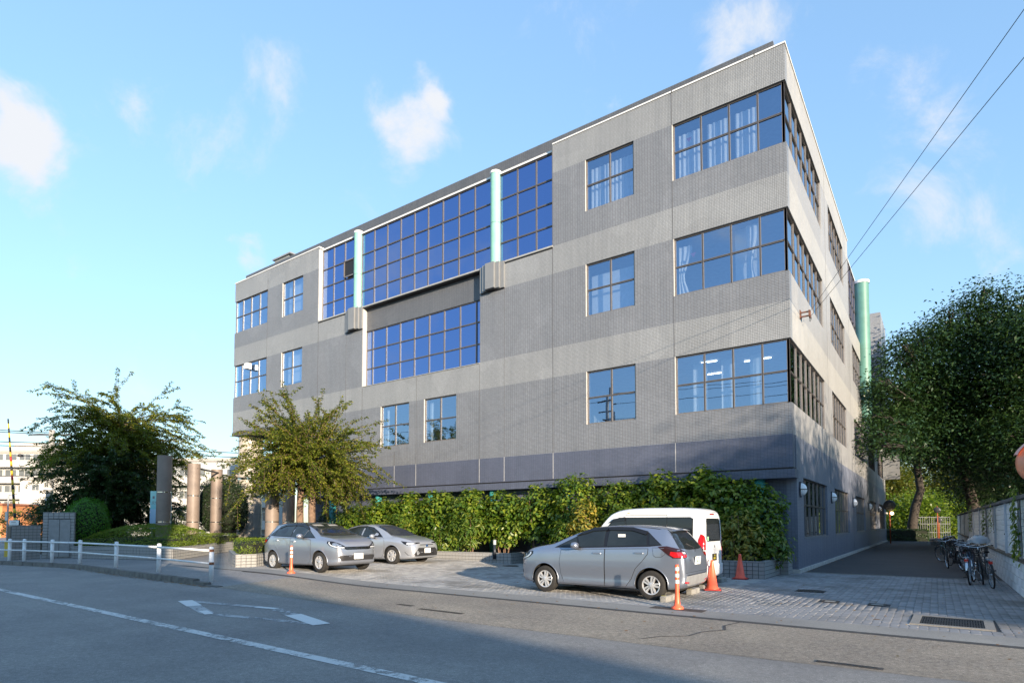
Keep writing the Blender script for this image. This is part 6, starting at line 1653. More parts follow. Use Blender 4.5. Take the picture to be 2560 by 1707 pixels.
# ---------------------------------------------------------------- pale concrete boundary wall on the right
WALLC = M('wall_block_pale', (0.66, 0.71, 0.75), .85, 0, .14, 1.1, .006)
PANELC = M('wall_panel_pale', (0.74, 0.78, 0.80), .75, 0, .10, .8, .004)
POSTC = M('wall_post', (0.46, 0.50, 0.56), .7, 0, .12, 2)
CAPC = M('wall_coping', (0.13, 0.13, 0.135), .85, 0, .35, 3, .006)
wl_root = empty('boundary_wall', (4.95, 0, 0), 0, 'pale concrete panel wall on block footing along the right of the driveway', 'wall')
YP = [-7.9, -6.15, -3.15, -.09, 3.29, 6.93, 10.97, 15.65, 20.61, 26.96, 34.07, 41.57]
blk = MB(); blk.bevbox(-.005, .20, -.438, .438, -.085, .085, .006); blk_me = blk.mesh('block', WALLC)
yb = -7.9; 
while yb < 41.5:
    near = yb < 12
    for j in range(4):
        zc = .09 + j * .185
        if near:
            o = link('block', blk_me, wl_root, (rnd.gauss(0, .002), yb + .45 + (.45 if j % 2 else 0), zc))
    yb += .9
b = MB(); b.box(.012, .19, -7.9, 12.6, -.1, .735); b.build('wall_core', PGROUT, wl_root)
b = MB(); b.box(0, .2, 12.61, 41.5, -.1, .735); b.build('footing_wall', WALLC, wl_root)
b = MB(); b.box(-.05, .24, -7.9, 41.5, .737, .80); b.build('ledge', M('mossy_ledge', (.19, .17, .14), .95, 0, .5, 9, .02), wl_root)
for i, (y0, y1) in enumerate(zip(YP, YP[1:])):
    zt_ = 2.04 + i * .012
    b = MB(); b.bevbox(-.03, .13, y0 - .07, y0 + .07, .80, zt_, .012); b.build('wall_post', POSTC, wl_root)
    nb = 9; hh = (zt_ - .82) / nb
    for j in range(nb):
        b = MB(); b.bevbox(.015, .075, y0 + .075, y1 - .075, .815 + j * hh, .815 + (j + 1) * hh - .010, .006); o = b.build('panel', PANELC, wl_root, False, (rnd.gauss(0, .002), 0, 0))
    b = MB(); b.bevbox(-.055, .155, y0, y1 - .004, zt_ + .002, zt_ + .075, .012); b.build('coping', CAPC, wl_root)
    b = MB(); b.tube((-.032, y0, 1.28), (-.045, y0, 1.28), .018, n=8); b.build('post_bolt', BLACK, wl_root)
def ivy(y0, y1, ztop, zlow, n, lb, sz=.09):
    r = empty('ivy', (4.9, 0, 0), 0, lb, 'climber'); P = []; seg = []
    for k in range(max(2, int((y1 - y0) / .25))):
        y = rnd.uniform(y0, y1); pts = [(.0, y, ztop + .1)]; z = ztop
        while z > zlow * rnd.uniform(.9, 1.4): z -= .15; y += rnd.gauss(0, .05); pts.append((rnd.uniform(-.01, .02), y, z))
        seg.append((pts, .006))
        for _ in range(n // max(2, int((y1 - y0) / .25))):
            p = rnd.choice(pts); P.append((-.03 - rnd.random() * .07, p[1] + rnd.gauss(0, .06), p[2] + rnd.gauss(0, .07)))
    trunk_mesh([(p, [q] * len(p)) for p, q in seg if len(p) > 1], BARK, 'stem', r, 5)
    link('foliage', leaves_mesh('foliage', np.array(P), np.tile([-1.0, 0, .4], (len(P), 1)), sz, HEDGE_LEAF, .8, .1, .3, True), r)
ivy(-3.65, -3.2, 2.1, .75, 330, 'thick ivy hanging over the nearest wall post')
ivy(2.9, 3.6, 2.1, 1.3, 60, 'thin ivy strands hanging from the middle of the wall')
ivy(5.9, 6.6, 2.12, 1.1, 150, 'ivy hanging on the wall above the parked bicycles')
ivy(15.3, 16.4, 2.15, 1.1, 130, 'small ivy patch on the far part of the wall')
# low fence and a mirror at the far end of the yard
f = empty('picket_fence', (0, 0, 0), 0, 'pale metal fence across the far end of the yard', 'fence')
FENCE = M('fence_pale', (.20, .21, .205), .6)
for k in range(16):
    t = k / 15; b = MB(); x, y = 1.8 + 2.9 * t, 55.5 + 2.1 * t; b.box(x - .03, x + .03, y - .03, y + .03, 0, 2.3 if k % 3 == 0 else 2.2); b.build('fence_post', FENCE, f)
b = MB()
for z in (.6, 1.5, 2.2): b.path([(1.8, 55.52, z), (4.7, 57.62, z)], .03, 6)
b.build('fence_rail', FENCE, f)
ORANGE = M('orange_post', (.36, .085, .03), .5, 0, .15, 5)
def mirror_post(x, y, ztop, lb, lamps=False, r_=.36):
    m_ = empty('traffic_mirror', (x, y, 0), 0, lb, 'traffic mirror'); b = MB(); b.tube((0, 0, 0), (0, 0, ztop + .4), .045, n=12); b.build('post', ORANGE, m_, True)
    b = MB(); b.lathe([(0, -.06), (r_ * .7, -.05), (r_, .0), (r_, .05), (r_ * .96, .05)], (0, -.08, ztop), 28, 'y'); b.build('mirror_back', M('mirror_back', (.05, .055, .06), .4), m_, True)
    b = MB(); b.box(-.05, .05, -.03, .05, ztop - .1, ztop + .1); b.build('bracket', PLASTIC, m_)
    if lamps:
        for dx in (-.22, .16):
            b = MB(); b.lathe([(.0, -.1), (.10, -.06), (.12, 0), (.09, .08), (.0, .1)], (dx, -.25, ztop - .62), 14, 'y'); b.build('lamp', emit_mat('lit_lamp', (1.0, .72, .34), 5.0) if dx > 0 else LAMP_WHITE, m_, True)
mirror_post(.60, 34.9, 2.95, 'round black backed mirror on an orange post with a lit lamp by the building end', True, .42)
mirror_post(3.65, 54.3, 2.9, 'small orange post with round mirrors near the far fence', False, .30)
mirror_post(3.75, 54.6, 1.9, 'lower round mirror on the orange post by the far fence', False, .28)
# pink hooded corner mirror, just in the picture at the right edge
PINK = M('pink_hood', (.80, .42, .36), .35, 0, .06, 3)
m_ = empty('corner_mirror', (4.90, -7.62, 0), 0, 'faded pink hooded corner mirror cut off by the right picture edge', 'traffic mirror')
b = MB(); b.tube((.10, .12, 0), (.10, .12, 2.9), .045, n=14); b.build('post', ORANGE, m_, True)
b = MB(); b.lathe([(0, -.10), (.22, -.085), (.34, -.02), (.37, .03), (.35, .05)], (0, 0, 2.48), 36, 'y'); b.build('mirror_back', M('mirror_shell', (.72, .28, .16), .3), m_, True)
V = []; n = 22
for i in range(n + 1):
    a = R(20) + R(140) * i / n
    for (rr, yy) in ((.372, -.02), (.40, .0), (.40, .24), (.385, .24), (.385, .0)): V.append((rr * math.cos(a), yy - .05, 2.48 + rr * math.sin(a)))
F = [(i * 5 + j, i * 5 + j + 1, i * 5 + j + 6, i * 5 + j + 5) for i in range(n) for j in range(4)]
link('hood', fast_mesh('hood', np.array(V), np.array(F), PINK, True), m_)

# ---------------------------------------------------------------- bicycles along the wall
CHROME_B = M('bike_chrome', (.55, .56, .58), .22, 1.0, .05)
BIKE_BLACK = M('bike_black', (.018, .018, .020), .4, .2)
def bicycle(label, loc, rz, frame, lean=.10, basket=True, cover=False, steer=.2, fender=CHROME_B, child=False):
    r = empty('bicycle', loc, rz, label, 'bicycle', 'bicycles parked along the wall'); r.rotation_euler = (lean, 0, rz)
    R_ = .325
    def wheel(x, parent, st=0):
        b = MB(); n = 36; V = []
        b.lathe([(R_ - .022, -.014), (R_ - .006, -.018), (R_, 0), (R_ - .006, .018), (R_ - .022, .014), (R_ - .026, 0)], (0, 0, 0), 36, 'y', closed=True)
        o = b.build('wheel', RUBBER, parent, True, (x, 0, R_)); o.rotation_euler = (0, 0, st)
        c = MB(); c.lathe([(R_ - .045, -.011), (R_ - .025, -.012), (R_ - .025, .012), (R_ - .045, .011)], (0, 0, 0), 36, 'y', closed=True)
        c.tube((0, -.04, 0), (0, .04, 0), .018, n=10)
        for k in range(18):
            a = 2 * math.pi * k / 18; c.tube((.014 * math.cos(a + .6), .02 * (-1) ** k, .014 * math.sin(a + .6)), ((R_ - .04) * math.cos(a), 0, (R_ - .04) * math.sin(a)), .0016, n=3, cap=False)
        c.build('rim', CHROME_B, o)
        d = MB(); pts = [((R_ + .03) * math.cos(a), 0, (R_ + .03) * math.sin(a)) for a in np.linspace(R(-10 if x < 0 else 20), R(170 if x < 0 else 190), 20)]
        for i, (p, q) in enumerate(zip(pts, pts[1:])): d.face([(p[0], -.026, p[2]), (q[0], -.026, q[2]), (q[0] * 1.02, 0, q[2] * 1.02), (p[0] * 1.02, 0, p[2] * 1.02)]); d.face([(p[0] * 1.02, 0, p[2] * 1.02), (q[0] * 1.02, 0, q[2] * 1.02), (q[0], .026, q[2]), (p[0], .026, p[2])])
        d.build('mudguard', fender, o, True)
    wheel(-.54, r); wheel(.54, r, steer)
    b = MB(); bb, st, hd = Vector((-.10, 0, .28)), Vector((-.24, 0, .72)), Vector((.38, 0, .82))
    b.tube(bb, st + (st - bb) * .08, .016, n=10); b.path([hd - Vector((-.03, 0, .10)), (.15, 0, .45), bb], .019, 10); b.path([hd, (.1, 0, .62), st - Vector((0, 0, .16))], .014, 8)
    for sy in (-.045, .045):
        b.tube(bb + Vector((0, sy * .6, 0)), (-.54, sy, R_), .011, n=8); b.tube(st + Vector((0, sy * .4, -.06)), (-.54, sy, R_), .009, n=8)
        b.tube((.415, sy, .70), (.54, sy, R_), .011, n=8)
    b.tube((.35, 0, .90), (.425, 0, .70), .019, n=10); b.build('frame', frame, r, True)
    b = MB(); b.path([(.05 + .18, -.27, .98), (.30, -.24, 1.0), (.38, -.10, .96), (.36, 0, .95), (.38, .10, .96), (.30, .24, 1.0), (.05 + .18, .27, .98)], .011, 8); b.tube((.36, 0, .95), (.35, 0, .86), .014, n=8); b.build('handlebar', CHROME_B, r, True)
    b = MB()
    for sy in (-1, 1): b.tube((.18, sy * .275, .975), (.26, sy * .258, .99), .016, n=8)
    b.build('grip', BIKE_BLACK, r, True)
    b = MB(); b.v = []; prof = [(.14, .03, .0), (.10, .04, .0), (.0, .055, .01), (-.09, .10, .02), (-.13, .08, .02)]
    V = []
    for (x, wy, dz) in prof:
        for a in np.linspace(0, math.pi * 2, 10, endpoint=False): V.append((-.27 + x, wy * math.cos(a), .84 + dz + .035 * math.sin(a)))
    F = [(i * 10 + j, i * 10 + (j + 1) % 10, i * 10 + 10 + (j + 1) % 10, i * 10 + 10 + j) for i in range(4) for j in range(10)] 
    o = link('saddle', fast_mesh('saddle', np.array(V), np.array(F), BIKE_BLACK, True), r)
    b = MB(); b.tube((-.245, 0, .74), (-.265, 0, .83), .012, n=8); b.build('seat_post', CHROME_B, r)
    b = MB()
    for sy in (-.06, 0, .06): b.tube((-.32, sy, .70), (-.78, sy, .70), .006, n=6)
    for x in (-.34, -.55, -.78): b.tube((x, -.06, .70), (x, .06, .70), .006, n=6)
    for sy in (-.06, .06): b.tube((-.66, sy, .70), (-.54, sy, R_), .006, n=6)
    b.build('carrier', CHROME_B if not child else BIKE_BLACK, r)
    b = MB(); b.bevbox(-.80, -.785, -.04, .04, .60, .66, .004); b.build('reflector', M('red_reflector', (.55, .03, .02), .15), r)
    b = MB(); b.lathe([(.05, -.008), (.075, -.008), (.075, .008), (.05, .008)], (-.10, .05, .28), 20, 'y', closed=True)
    for s in (1, -1): b.tube((-.10, .065 * s, .28), (-.10 + .12 * s, .075 * s, .28 - .11 * s), .009, n=6); b.box(-.10 + .12 * s - .045, -.10 + .12 * s + .045, *sorted((.08 * s, .17 * s)), .28 - .11 * s - .012, .28 - .11 * s + .012)
    b.box(-.56, -.08, .045, .062, .24, .33); b.build('crank_and_chain_guard', BIKE_BLACK, r)
    b = MB(); b.tube((-.50, -.07, R_ - .03), (-.42, -.20, .02), .010, n=6); b.build('stand', CHROME_B, r)
    if basket:
        b = MB(); x0 = .46
        def rect(z, e): return [(x0 - e, -.17 - e, z), (x0 + .30 + e, -.17 - e, z), (x0 + .30 + e, .17 + e, z), (x0 - e, .17 + e, z), (x0 - e, -.17 - e, z)]
        for k in range(6): b.path(rect(.70 + k * .045, .01 + .006 * k), .0055 if k < 5 else .010, 4)
        for k in range(8):
            t = k / 7
            for s in (-1, 1): b.tube((x0 + .30 * t, s * .18, .70), (x0 + .30 * t, s * .215, .93), .004, n=4)
            b.tube((x0 - .01, -.18 + .36 * t, .70), (x0 - .04, -.20 + .40 * t, .93), .004, n=4); b.tube((x0 + .31, -.18 + .36 * t, .70), (x0 + .34, -.20 + .40 * t, .93), .004, n=4); b.tube((x0, -.17 + .34 * t, .70), (x0 + .3, -.17 + .34 * t, .70), .004, n=4)
        bk = b.build('basket', BIKE_BLACK, r)
    return r
BLUE_F = M('bike_blue_grey', (.10, .16, .26), .35, .4); SILVER_F = M('bike_silver', (.45, .46, .48), .3, .8); DKRED_F = M('bike_dark_red', (.14, .03, .03), .35, .3); GREEN_F = M('bike_dark_green', (.03, .07, .06), .35, .3)
bk = [('black bicycle with red reflector and large front basket, nearest on the wall', (4.50, -.95, 0), 97, BIKE_BLACK, .12, True),
      ('blue grey framed bicycle close beside the nearest black one', (4.22, -.25, 0), 84, BLUE_F, .08, True),
      ('silver framed bicycle, third in the row from the road', (4.30, 1.7, 0), 92, SILVER_F, .12, False),
      ('dark red bicycle, fourth in the row from the road', (4.40, 3.4, 0), 86, DKRED_F, .10, True),
      ('black bicycle with chrome handlebar in the middle of the row', (4.0, 5.2, 0), 112, BIKE_BLACK, .14, False),
      ('silver bicycle with a wire basket behind the middle of the row', (4.25, 7.0, 0), 95, SILVER_F, .12, True),
      ('dark green bicycle standing askew, last of the near group', (3.95, 9.3, 0), 120, GREEN_F, .12, True),
      ('black bicycle on its own far down the wall', (4.2, 14.5, 0), 100, BIKE_BLACK, .12, True),
      ('black bicycle farthest along the wall, deep in the shade', (4.1, 20.5, 0), 95, BIKE_BLACK, .12, False)]
for (lb, loc, rz, fm, ln, bs) in bk: bicycle(lb, loc, R(rz), fm, -ln, bs, fender=CHROME_B if fm is not BIKE_BLACK else BIKE_BLACK, steer=rnd.uniform(-.3, .3))
# clear rain cover tied on a basket
V = []; nn_ = 14
for i in range(6):
    t = i / 5
    for j in range(nn_):
        a = 2 * math.pi * j / nn_; q = math.cos(t * math.pi / 2) * (1 + .08 * math.sin(3 * a + 2 * t) + .05 * math.sin(7 * a)); V.append((4.42 + .26 * q * math.cos(a), .75 + .30 * q * math.sin(a), 1.02 + .20 * math.sin(t * math.pi / 2) + .02 * math.sin(5 * a + 3 * t)))
F = [(i * nn_ + j, i * nn_ + (j + 1) % nn_, (i + 1) * nn_ + (j + 1) % nn_, (i + 1) * nn_ + j) for i in range(5) for j in range(nn_)]
tag(link('rain_cover', fast_mesh('rain_cover', np.array(V), np.array(F), M('clear_plastic', (.42, .45, .48), .15, 0, .1, 5, Transmission_Weight=.35), True)), 'crumpled clear plastic rain cover over a bicycle basket', 'rain cover')

# ---------------------------------------------------------------- cones, posts, wheel stops, garden lamps
CONE = M('cone_orange', (.92, .14, .06), .38, 0, .10, 5); CONE_D = M('cone_red', (.88, .11, .05), .42, 0, .12, 5)
REFL = M('reflective_white', (.80, .80, .78), .35)
def cone(label, x, y, mat, rz=0):
    r = empty('traffic_cone', (x, y, 0), rz, label, 'traffic cone', 'traffic cones by the parking bays'); b = MB()
    b.lathe([(.150, .035), (.145, .06), (.125, .075), (.035, .66), (.030, .70), (.018, .70), (.018, .66)], (0, 0, 0), 32); b.build('cone_body', mat, r, True)
    b = MB(); b.prism([(-.19, -.16), (-.16, -.19), (.16, -.19), (.19, -.16), (.19, .16), (.16, .19), (-.16, .19), (-.19, .16)], .0, .034); b.build('base_plate', M('cone_base_red', (.52, .05, .04), .5), r)
    b = MB(); b.box(-.2, .2, -.2, .2, 0, .012); b.build('base_weight', PLASTIC, r)
cone('orange traffic cone in front of the corner of the white van', -.76, -5.74, CONE, .3); cone('red orange traffic cone before the right tiled planter', -.97, -2.52, CONE_D, .1)
def delineator(label, x, y, z):
    r = empty('flexible_post', (x, y, z), 0, label, 'delineator post', 'orange and white flexible posts'); b = MB()
    b.lathe([(.11, 0), (.115, .02), (.10, .04), (.062, .06), (.050, .12), (.038, .30), (.036, .78), (.033, .80), (.0, .80)], (0, 0, 0), 28); b.build('post_body', CONE, r, True)
    for z0 in (.46, .575, .69):
        b = MB(); b.tube((0, 0, z0), (0, 0, z0 + .062), .0385, n=28, cap=False); b.build('reflective_band', REFL, r, True)
delineator('orange and white flexible post at the rear of the near hatchback', -.36, -9.12, .0); delineator('orange and white flexible post in front of the left hatchback', -11.75, -9.42, gz(-11.75))
b = MB(); b.box(-.82, .15, -9.32, -9.02, -.004, .004); o = tag(b.build('cover_plate', M('rusty_plate', (.075, .062, .055), .8, .3, .35, 14, .003)), 'dark flat iron cover plate under the near orange post', 'cover plate')
STOPC = M('stop_concrete', (.24, .235, .22), .9, 0, .3, 6, .012)
def wheel_stop(label, x, y, rz, ln=.55):
    r = empty('wheel_stop', (x, y, gz(x)), rz, label, 'wheel stop', 'concrete wheel stops'); b = MB(); b.bevbox(-.075, .075, -ln / 2, ln / 2, 0, .115, .02); b.build('stop_block', STOPC, r)
    b = MB(); b.box(-.077, -.0755, -ln / 2 + .05, -ln / 2 + .15, .04, .09); b.box(-.05, .03, -ln / 2 + .04, -ln / 2 + .12, .1155, .1175); b.build('reflector', M('stop_yellow', (.5, .42, .08), .5), r)
wheel_stop('concrete wheel stop behind the near wheel of the hatchback', -.92, -8.12, .02); wheel_stop('concrete wheel stop behind the far wheel of the hatchback', -.92, -6.62, .02); wheel_stop('concrete wheel stop at the far rear wheel of the van', -1.15, -3.65, .02)
wheel_stop('concrete wheel stop at the near rear wheel of the van', -.98, -5.65 + .0, .0, .4)
def garden_lamp(label, x, y, z0, zt):
    r = empty('garden_lamp', (x, y, z0), 0, label, 'garden lamp', 'small lamp posts in the planters'); h_ = zt - z0; b = MB(); b.tube((0, 0, -.1), (0, 0, h_ - .20), .062, n=20); b.build('lamp_post', M('lamp_post_dark', (.03, .035, .045), .4, .4), r, True)
    b = MB(); b.tube((0, 0, h_ - .199), (0, 0, h_ - .05), .062, n=20, cap=False); b.lathe([(.0, h_ - .19), (.06, h_ - .19)], (0, 0, 0), 20); b.build('lamp_glass', M('lamp_glass', (.50, .52, .53), .15, .2), r, True)
    b = MB(); b.lathe([(.055, h_ - .18), (.004, h_ - .07)], (0, 0, 0), 20); b.build('lamp_cone', COPING, r, True)
    b = MB(); b.lathe([(.064, h_ - .05), (.064, h_ - .02), (.0, h_)], (0, 0, 0), 20); b.build('lamp_cap', M('lamp_cap', (.28, .29, .30), .4), r)
garden_lamp('small dark garden lamp post at the end of the long planter', -10.2, -1.72, .3, .94); garden_lamp('small dark garden lamp post behind the second traffic cone', -1.62, -.95, .3, 1.02)

# ---------------------------------------------------------------- white guard rail
RAILW = M('rail_white', (.72, .74, .76), .4, 0, .12, 7); RUSTY = M('rail_rust', (.20, .085, .045), .9, 0, .4, 30)
gr_ = empty('guard_rail', (0, 0, 0), 0, 'white two bar pipe guard rail along the left pavement', 'guard rail')
PO = [(-11.84, -11.70), (-15.18, -11.54), (-18.23, -11.52), (-21.36, -11.50), (-23.07, -11.82), (-24.95, -12.15), (-25.71, -12.40), (-28.6, -12.9), (-31.5, -13.5)]
for i, (x, y) in enumerate(PO):
    lean = Vector((-.055, .02, 0)) if i == 0 else Vector((0, 0, 0)); b = MB(); z = gz(x); b.tube((x, y, z - .1), Vector((x, y, z + .80)) + lean, .057, n=20); b.lathe([(.057, .80), (.05, .83), (.0, .84)], (x + lean.x, y + lean.y, z), 20); b.build('rail_post', RAILW, gr_, True)
    b = MB()
    for zz in (.735, .40): b.lathe([(.060, -.035), (.062, 0), (.060, .035)], (x + lean.x * zz / .8, y + lean.y * zz / .8, z + zz), 16)
    b.build('post_clamp', RAILW if i else RUSTY, gr_, True)
for (a, c) in zip(PO, PO[1:]):
    if PO.index(a) == 6: pass
    for zz, rr in ((.735, .030), (.40, .026)):
        la = Vector((-.055, .02, 0)) * (zz / .8) if a == PO[0] else Vector((0, 0, 0)); b = MB(); b.tube(Vector((a[0], a[1] - .05, gz(a[0]) + zz)) + la, (c[0], c[1] - .05, gz(c[0]) + zz), rr, n=12); b.build('rail_bar', RAILW, gr_, True)

# ---------------------------------------------------------------- left corner: walls, sign, columns
gw = empty('tiled_wall', (0, 0, 0), 0, 'grey tiled wall with a steel door beside the bright green conifer', 'wall')
tiled_wall(gw, [(-26.55, -11.15), (-26.05, -10.2)], .11, 1.98, tw=.17, th=.125, core_th=.2)
tiled_wall(gw, [(-26.05, -10.19), (-28.6, -9.0)], .11, 1.98, tw=.17, th=.125, core_th=.2)
d = Vector((.5, .95)).normalized()
b = MB(); nrm_ = Vector((d.y, -d.x)); b.obox(Vector((-26.28, -10.64)) + nrm_ * .03, d, nrm_, .36, .02, .16, 1.72); DOOR = M('door_grey', (.25, .255, .26), .5); dr = b.build('door', DOOR, gw)
b = MB(); b.obox(Vector((-26.28, -10.64)) + nrm_ * .055, d, nrm_, .38, .008, 1.725, 1.755); b.obox(Vector((-26.28, -10.64)) + nrm_ * .052, d, nrm_, .006, .006, .17, 1.71); b.build('door_trim', BLACK, dr)
lw = empty('tiled_wall', (0, 0, 0), 0, 'lower grey tiled wall at the far left, a white notice on top', 'wall')
tiled_wall(lw, [(-26.15, -12.25), (-26.56, -11.2)], .11, 1.44, tw=.17, th=.125, core_th=.2)
nb_ = empty('notice_board', (-26.42, -12.12, 1.48), R(60), 'small white notice board on the lower tiled wall', 'sign')
b = MB(); b.bevbox(-.15, .15, -.01, .01, 0, .19, .004); b.build('board', PLATE_W, nb_)
b = MB(); b.box(-.09, .06, -.0125, -.0105, .115, .145, 0); b.box(-.10, .10, -.0125, -.0105, .05, .065, 0); b.build('printed_lines', GREY_INK, nb_)
COLST = M('column_granite', (.215, .170, .143), .55, 0, .14, 2.4, .002); STEELB = M('column_steel_band', (.55, .56, .57), .14, 1.0, .02)
def column(label, x, y, ztop, r_=.295, z0=.4, bands=(1.62, 2.95)):
    c_ = empty('stone_column', (x, y, z0), 0, label, 'column', 'free standing stone columns'); h_ = ztop - z0; prev = 0
    for zb in list(bands) + [ztop]:
        b = MB(); b.tube((0, 0, prev), (0, 0, zb - z0 - (.02 if zb != ztop else 0)), r_, n=36); o = b.build('drum', COLST, c_, True); autosmooth(o, 40); prev = zb - z0 + .02
    for zb in bands:
        b = MB(); b.tube((0, 0, zb - z0 - .02), (0, 0, zb - z0 + .02), r_ - .012, n=36, cap=False); b.build('steel_band', STEELB, c_, True)
column('tall stone column in shade, in front of the blue sign', -24.75, -7.25, 4.60); column('sunlit stone column with leaf shadows, second from the left', -27.18, -4.77, 4.58); column('dark stone column in front of the big clipped ball tree', -29.40, -2.43, 4.58); column('short dark stone column behind the ball tree by the pier', -32.6, .55, 4.65); column('sunlit stone column rising behind the left hatchback', -20.92, -4.30, 4.68, .295); column('shaded stone column half hidden behind the pollarded tree trunks', -22.9, -2.15, 4.60)
BEAM = M('beam_dark', (.05, .05, .052), .6)
b = MB(); b.path([(-26.9, -4.76, 4.35), (-29.2, -2.42, 4.38)], .045, 8); b.path([(-29.6, -2.42, 4.38), (-32.4, .53, 4.42)], .045, 8)
tag(b.build('column_tie_bar', BEAM), 'thin dark tie bar linking the tops of the stone columns', 'tie bar')
# blue information sign behind the first column
sg = empty('information_sign', (-26.38, -6.66, .5), R(33), 'pale blue information sign board half hidden by the first column', 'sign')
t = NT('sign_blue'); co = t.coords(); sx = t.node('ShaderNodeSeparateXYZ'); t.l.new(co, sx.inputs[0])
t.pbr(t.cramp(t.ramp(sx.outputs[2], 0, 1, .8, 2.6), [(0, (.36, .50, .70)), (.5, (.40, .58, .74)), (.53, (.24, .56, .62)), (1, (.38, .72, .68))]), .35)
b = MB(); b.bevbox(-.48, .48, -.08, .08, .80, 2.58, .01); b.build('sign_panel', t.m, sg)
b = MB()
for x in (-.40, .40): b.box(x - .04, x + .04, -.04, .04, -.4, .80)
b.build('sign_leg', SHEET, sg)
text_obj('sign_lettering', '文化', .17, GREY_INK, sg, (-.24, -.082, 2.02), (1, 0, 0), (0, 0, 1), .001)
b = MB(); b.box(-.36, -.26, -.0825, -.0805, 2.22, 2.34); 
for z in (1.30, 1.22, 1.10): b.box(-.16, .1, -.0825, -.0805, z, z + .03)
b.build('sign_print', GREY_INK, sg)
# yellow barrier frame
YEL = M('barrier_yellow', (.60, .43, .06), .5, 0, .15, 6)
yf = empty('yellow_barrier', (-29.0, -11.4, .02), R(55), 'yellow steel barrier beside the railway crossing at the left edge', 'barrier')
for x in (-.30, 0, .30):
    b = MB(); b.bevbox(x - .07, x + .07, -.05, .05, 0, .78 if x < .2 else 1.0, .01); b.build('barrier_post', YEL, yf)
b = MB(); b.box(-.36, .36, -.045, .045, .56, .63); b.box(-.36, .36, -.045, .045, .30, .35); b.build('barrier_rail', YEL, yf); b = MB(); b.path([(-.05, 0, .65), (.25, 0, .95)], .04, 6); b.build('barrier_brace', YEL, yf)

# ---------------------------------------------------------------- railway crossing, poles and wires on the left
STRIPE_Y = M('crossing_yellow', (.75, .48, .03), .5); STRIPE_R = M('crossing_red', (.45, .03, .02), .5)
cg = empty('crossing_barrier', (-43.45, -7.78, 0), 0, 'raised black and yellow striped crossing barrier at the far left', 'crossing barrier')
p0, p1 = Vector((0, 0, 1.6)), Vector((-.20, -.50, 8.1)); n = 22
for m_i, (nm, mt) in enumerate((('yellow_stripe', STRIPE_Y), ('black_stripe', BLACK), ('red_stripe', STRIPE_R))):
    b = MB()
    for k in range(n):
        kind = 0 if k % 2 == 0 else (2 if k in (9, 13) else 1)
        if kind == m_i: b.tube(p0.lerp(p1, k / n), p0.lerp(p1, (k + 1) / n), .075 - .035 * k / n, .075 - .035 * (k + 1) / n, 10)
    b.build(nm, mt, cg, True)
b = MB(); b.bevbox(-.35, .35, -.3, .3, 0, 1.35, .03); b.bevbox(-.22, .22, -.2, .2, 1.35, 1.75, .03); b.build('barrier_machine', PLASTIC, cg)
CONCP = M('pole_concrete', (.33, .32, .30), .85, 0, .1, 3)
up = empty('utility_pole', (-47.8, -4.85, 0), 0, 'concrete utility pole behind the tiled wall at the left', 'utility pole')
b = MB(); b.tube((0, 0, 0), (.28, -.02, 8.2), .235, .185, 18); b.build('pole', CONCP, up, True)
b = MB(); b.path([(-.3, -1.2, 7.75), (.7, 1.0, 7.95)], .05, 6); b.path([(-.1, -.6, 7.2), (.5, .7, 7.3)], .04, 6); b.path([(.2, 0, 6.2), (0, -1.6, 6.25)], .03, 6); b.build('cross_arm', BEAM, up)
b = MB(); b.tube((.5, .55, 6.9), (.5, .55, 7.6), .22, n=14); b.build('transformer', M('transformer_grey', (.45, .43, .40), .5), up, True)
b = MB(); b.lathe([(0, .16), (.12, .12), (.2, 0), (.12, -.06), (0, -.06)], (0, -1.7, 6.2), 14); b.build('street_lamp_head', PLASTIC, up, True)
b = MB()
for z in (2.4, 3.2, 4.0): b.tube((.1, -.02, z), (.12, -.02, z + .1), .26, n=16, cap=False)
b.build('pole_band', COPING, up)
b = MB()
for k in range(9): b.box(.02 * k - .3, .02 * k + .4, -.02, .02, 3.0 + k * .42, 3.03 + k * .42)
b.build('climbing_step', BEAM, up)
WIRE = M('wire_black', (.012, .012, .014), .6)
def wires(label, runs, r_=.02, cat='overhead wire', name='overhead_wire'):
    for (p, q, sag, lb) in runs:
        p, q = Vector(p), Vector(q); pts = [p.lerp(q, t) - Vector((0, 0, sag * 4 * t * (1 - t))) for t in np.linspace(0, 1, 22)]
        b = MB(); b.path(pts, r_, 5); tag(b.build(name, WIRE, None, True), lb, cat)
wires('', [((-47.5, -4.9, 8.0), (-58, -14.5, 9.0), .15, 'upper thin overhead wire running left from the utility pole'), ((-47.5, -4.7, 7.9), (-58, -14.3, 8.8), .15, 'second thin overhead wire running left from the utility pole'), ((-47.6, -5.0, 7.25), (-58, -14.5, 7.85), .12, 'thick bundled cable running left from the utility pole'), ((-47.6, -5.0, 7.0), (-58, -14.4, 7.5), .12, 'lowest thick cable running left from the utility pole'), ((-47.4, -4.6, 7.4), (-26, 18, 7.2), .5, 'cable running right from the utility pole towards the building'), ((-47.4, -4.6, 7.1), (-26, 18, 6.8), .5, 'lower cable running right from the utility pole towards the building'), ((-47.6, -5.0, 4.95), (-58, -14.5, 4.9), .1, 'thin telephone wire low on the left before the apartments')], .028)
ps = empty('road_sign_post', (-51.5, -6.2, 0), 0, 'thin grey post with a small sign plate by the railway', 'sign post')
b = MB(); b.tube((0, 0, 0), (0, 0, 3.6), .05, n=8); b.path([(0, 0, 3.6), (.5, .35, 3.7)], .03, 6); b.build('post', M('post_grey', (.25, .27, .29), .5), ps); b = MB(); b.box(-.28, .28, -.09, -.06, 1.75, 2.4); b.build('sign_plate', M('sign_plate_grey', (.38, .42, .44), .5), ps)
ps = empty('road_sign_post', (-48.6, -9.4, 0), R(55), 'post with a green sign plate beside the crossing barrier', 'sign post')
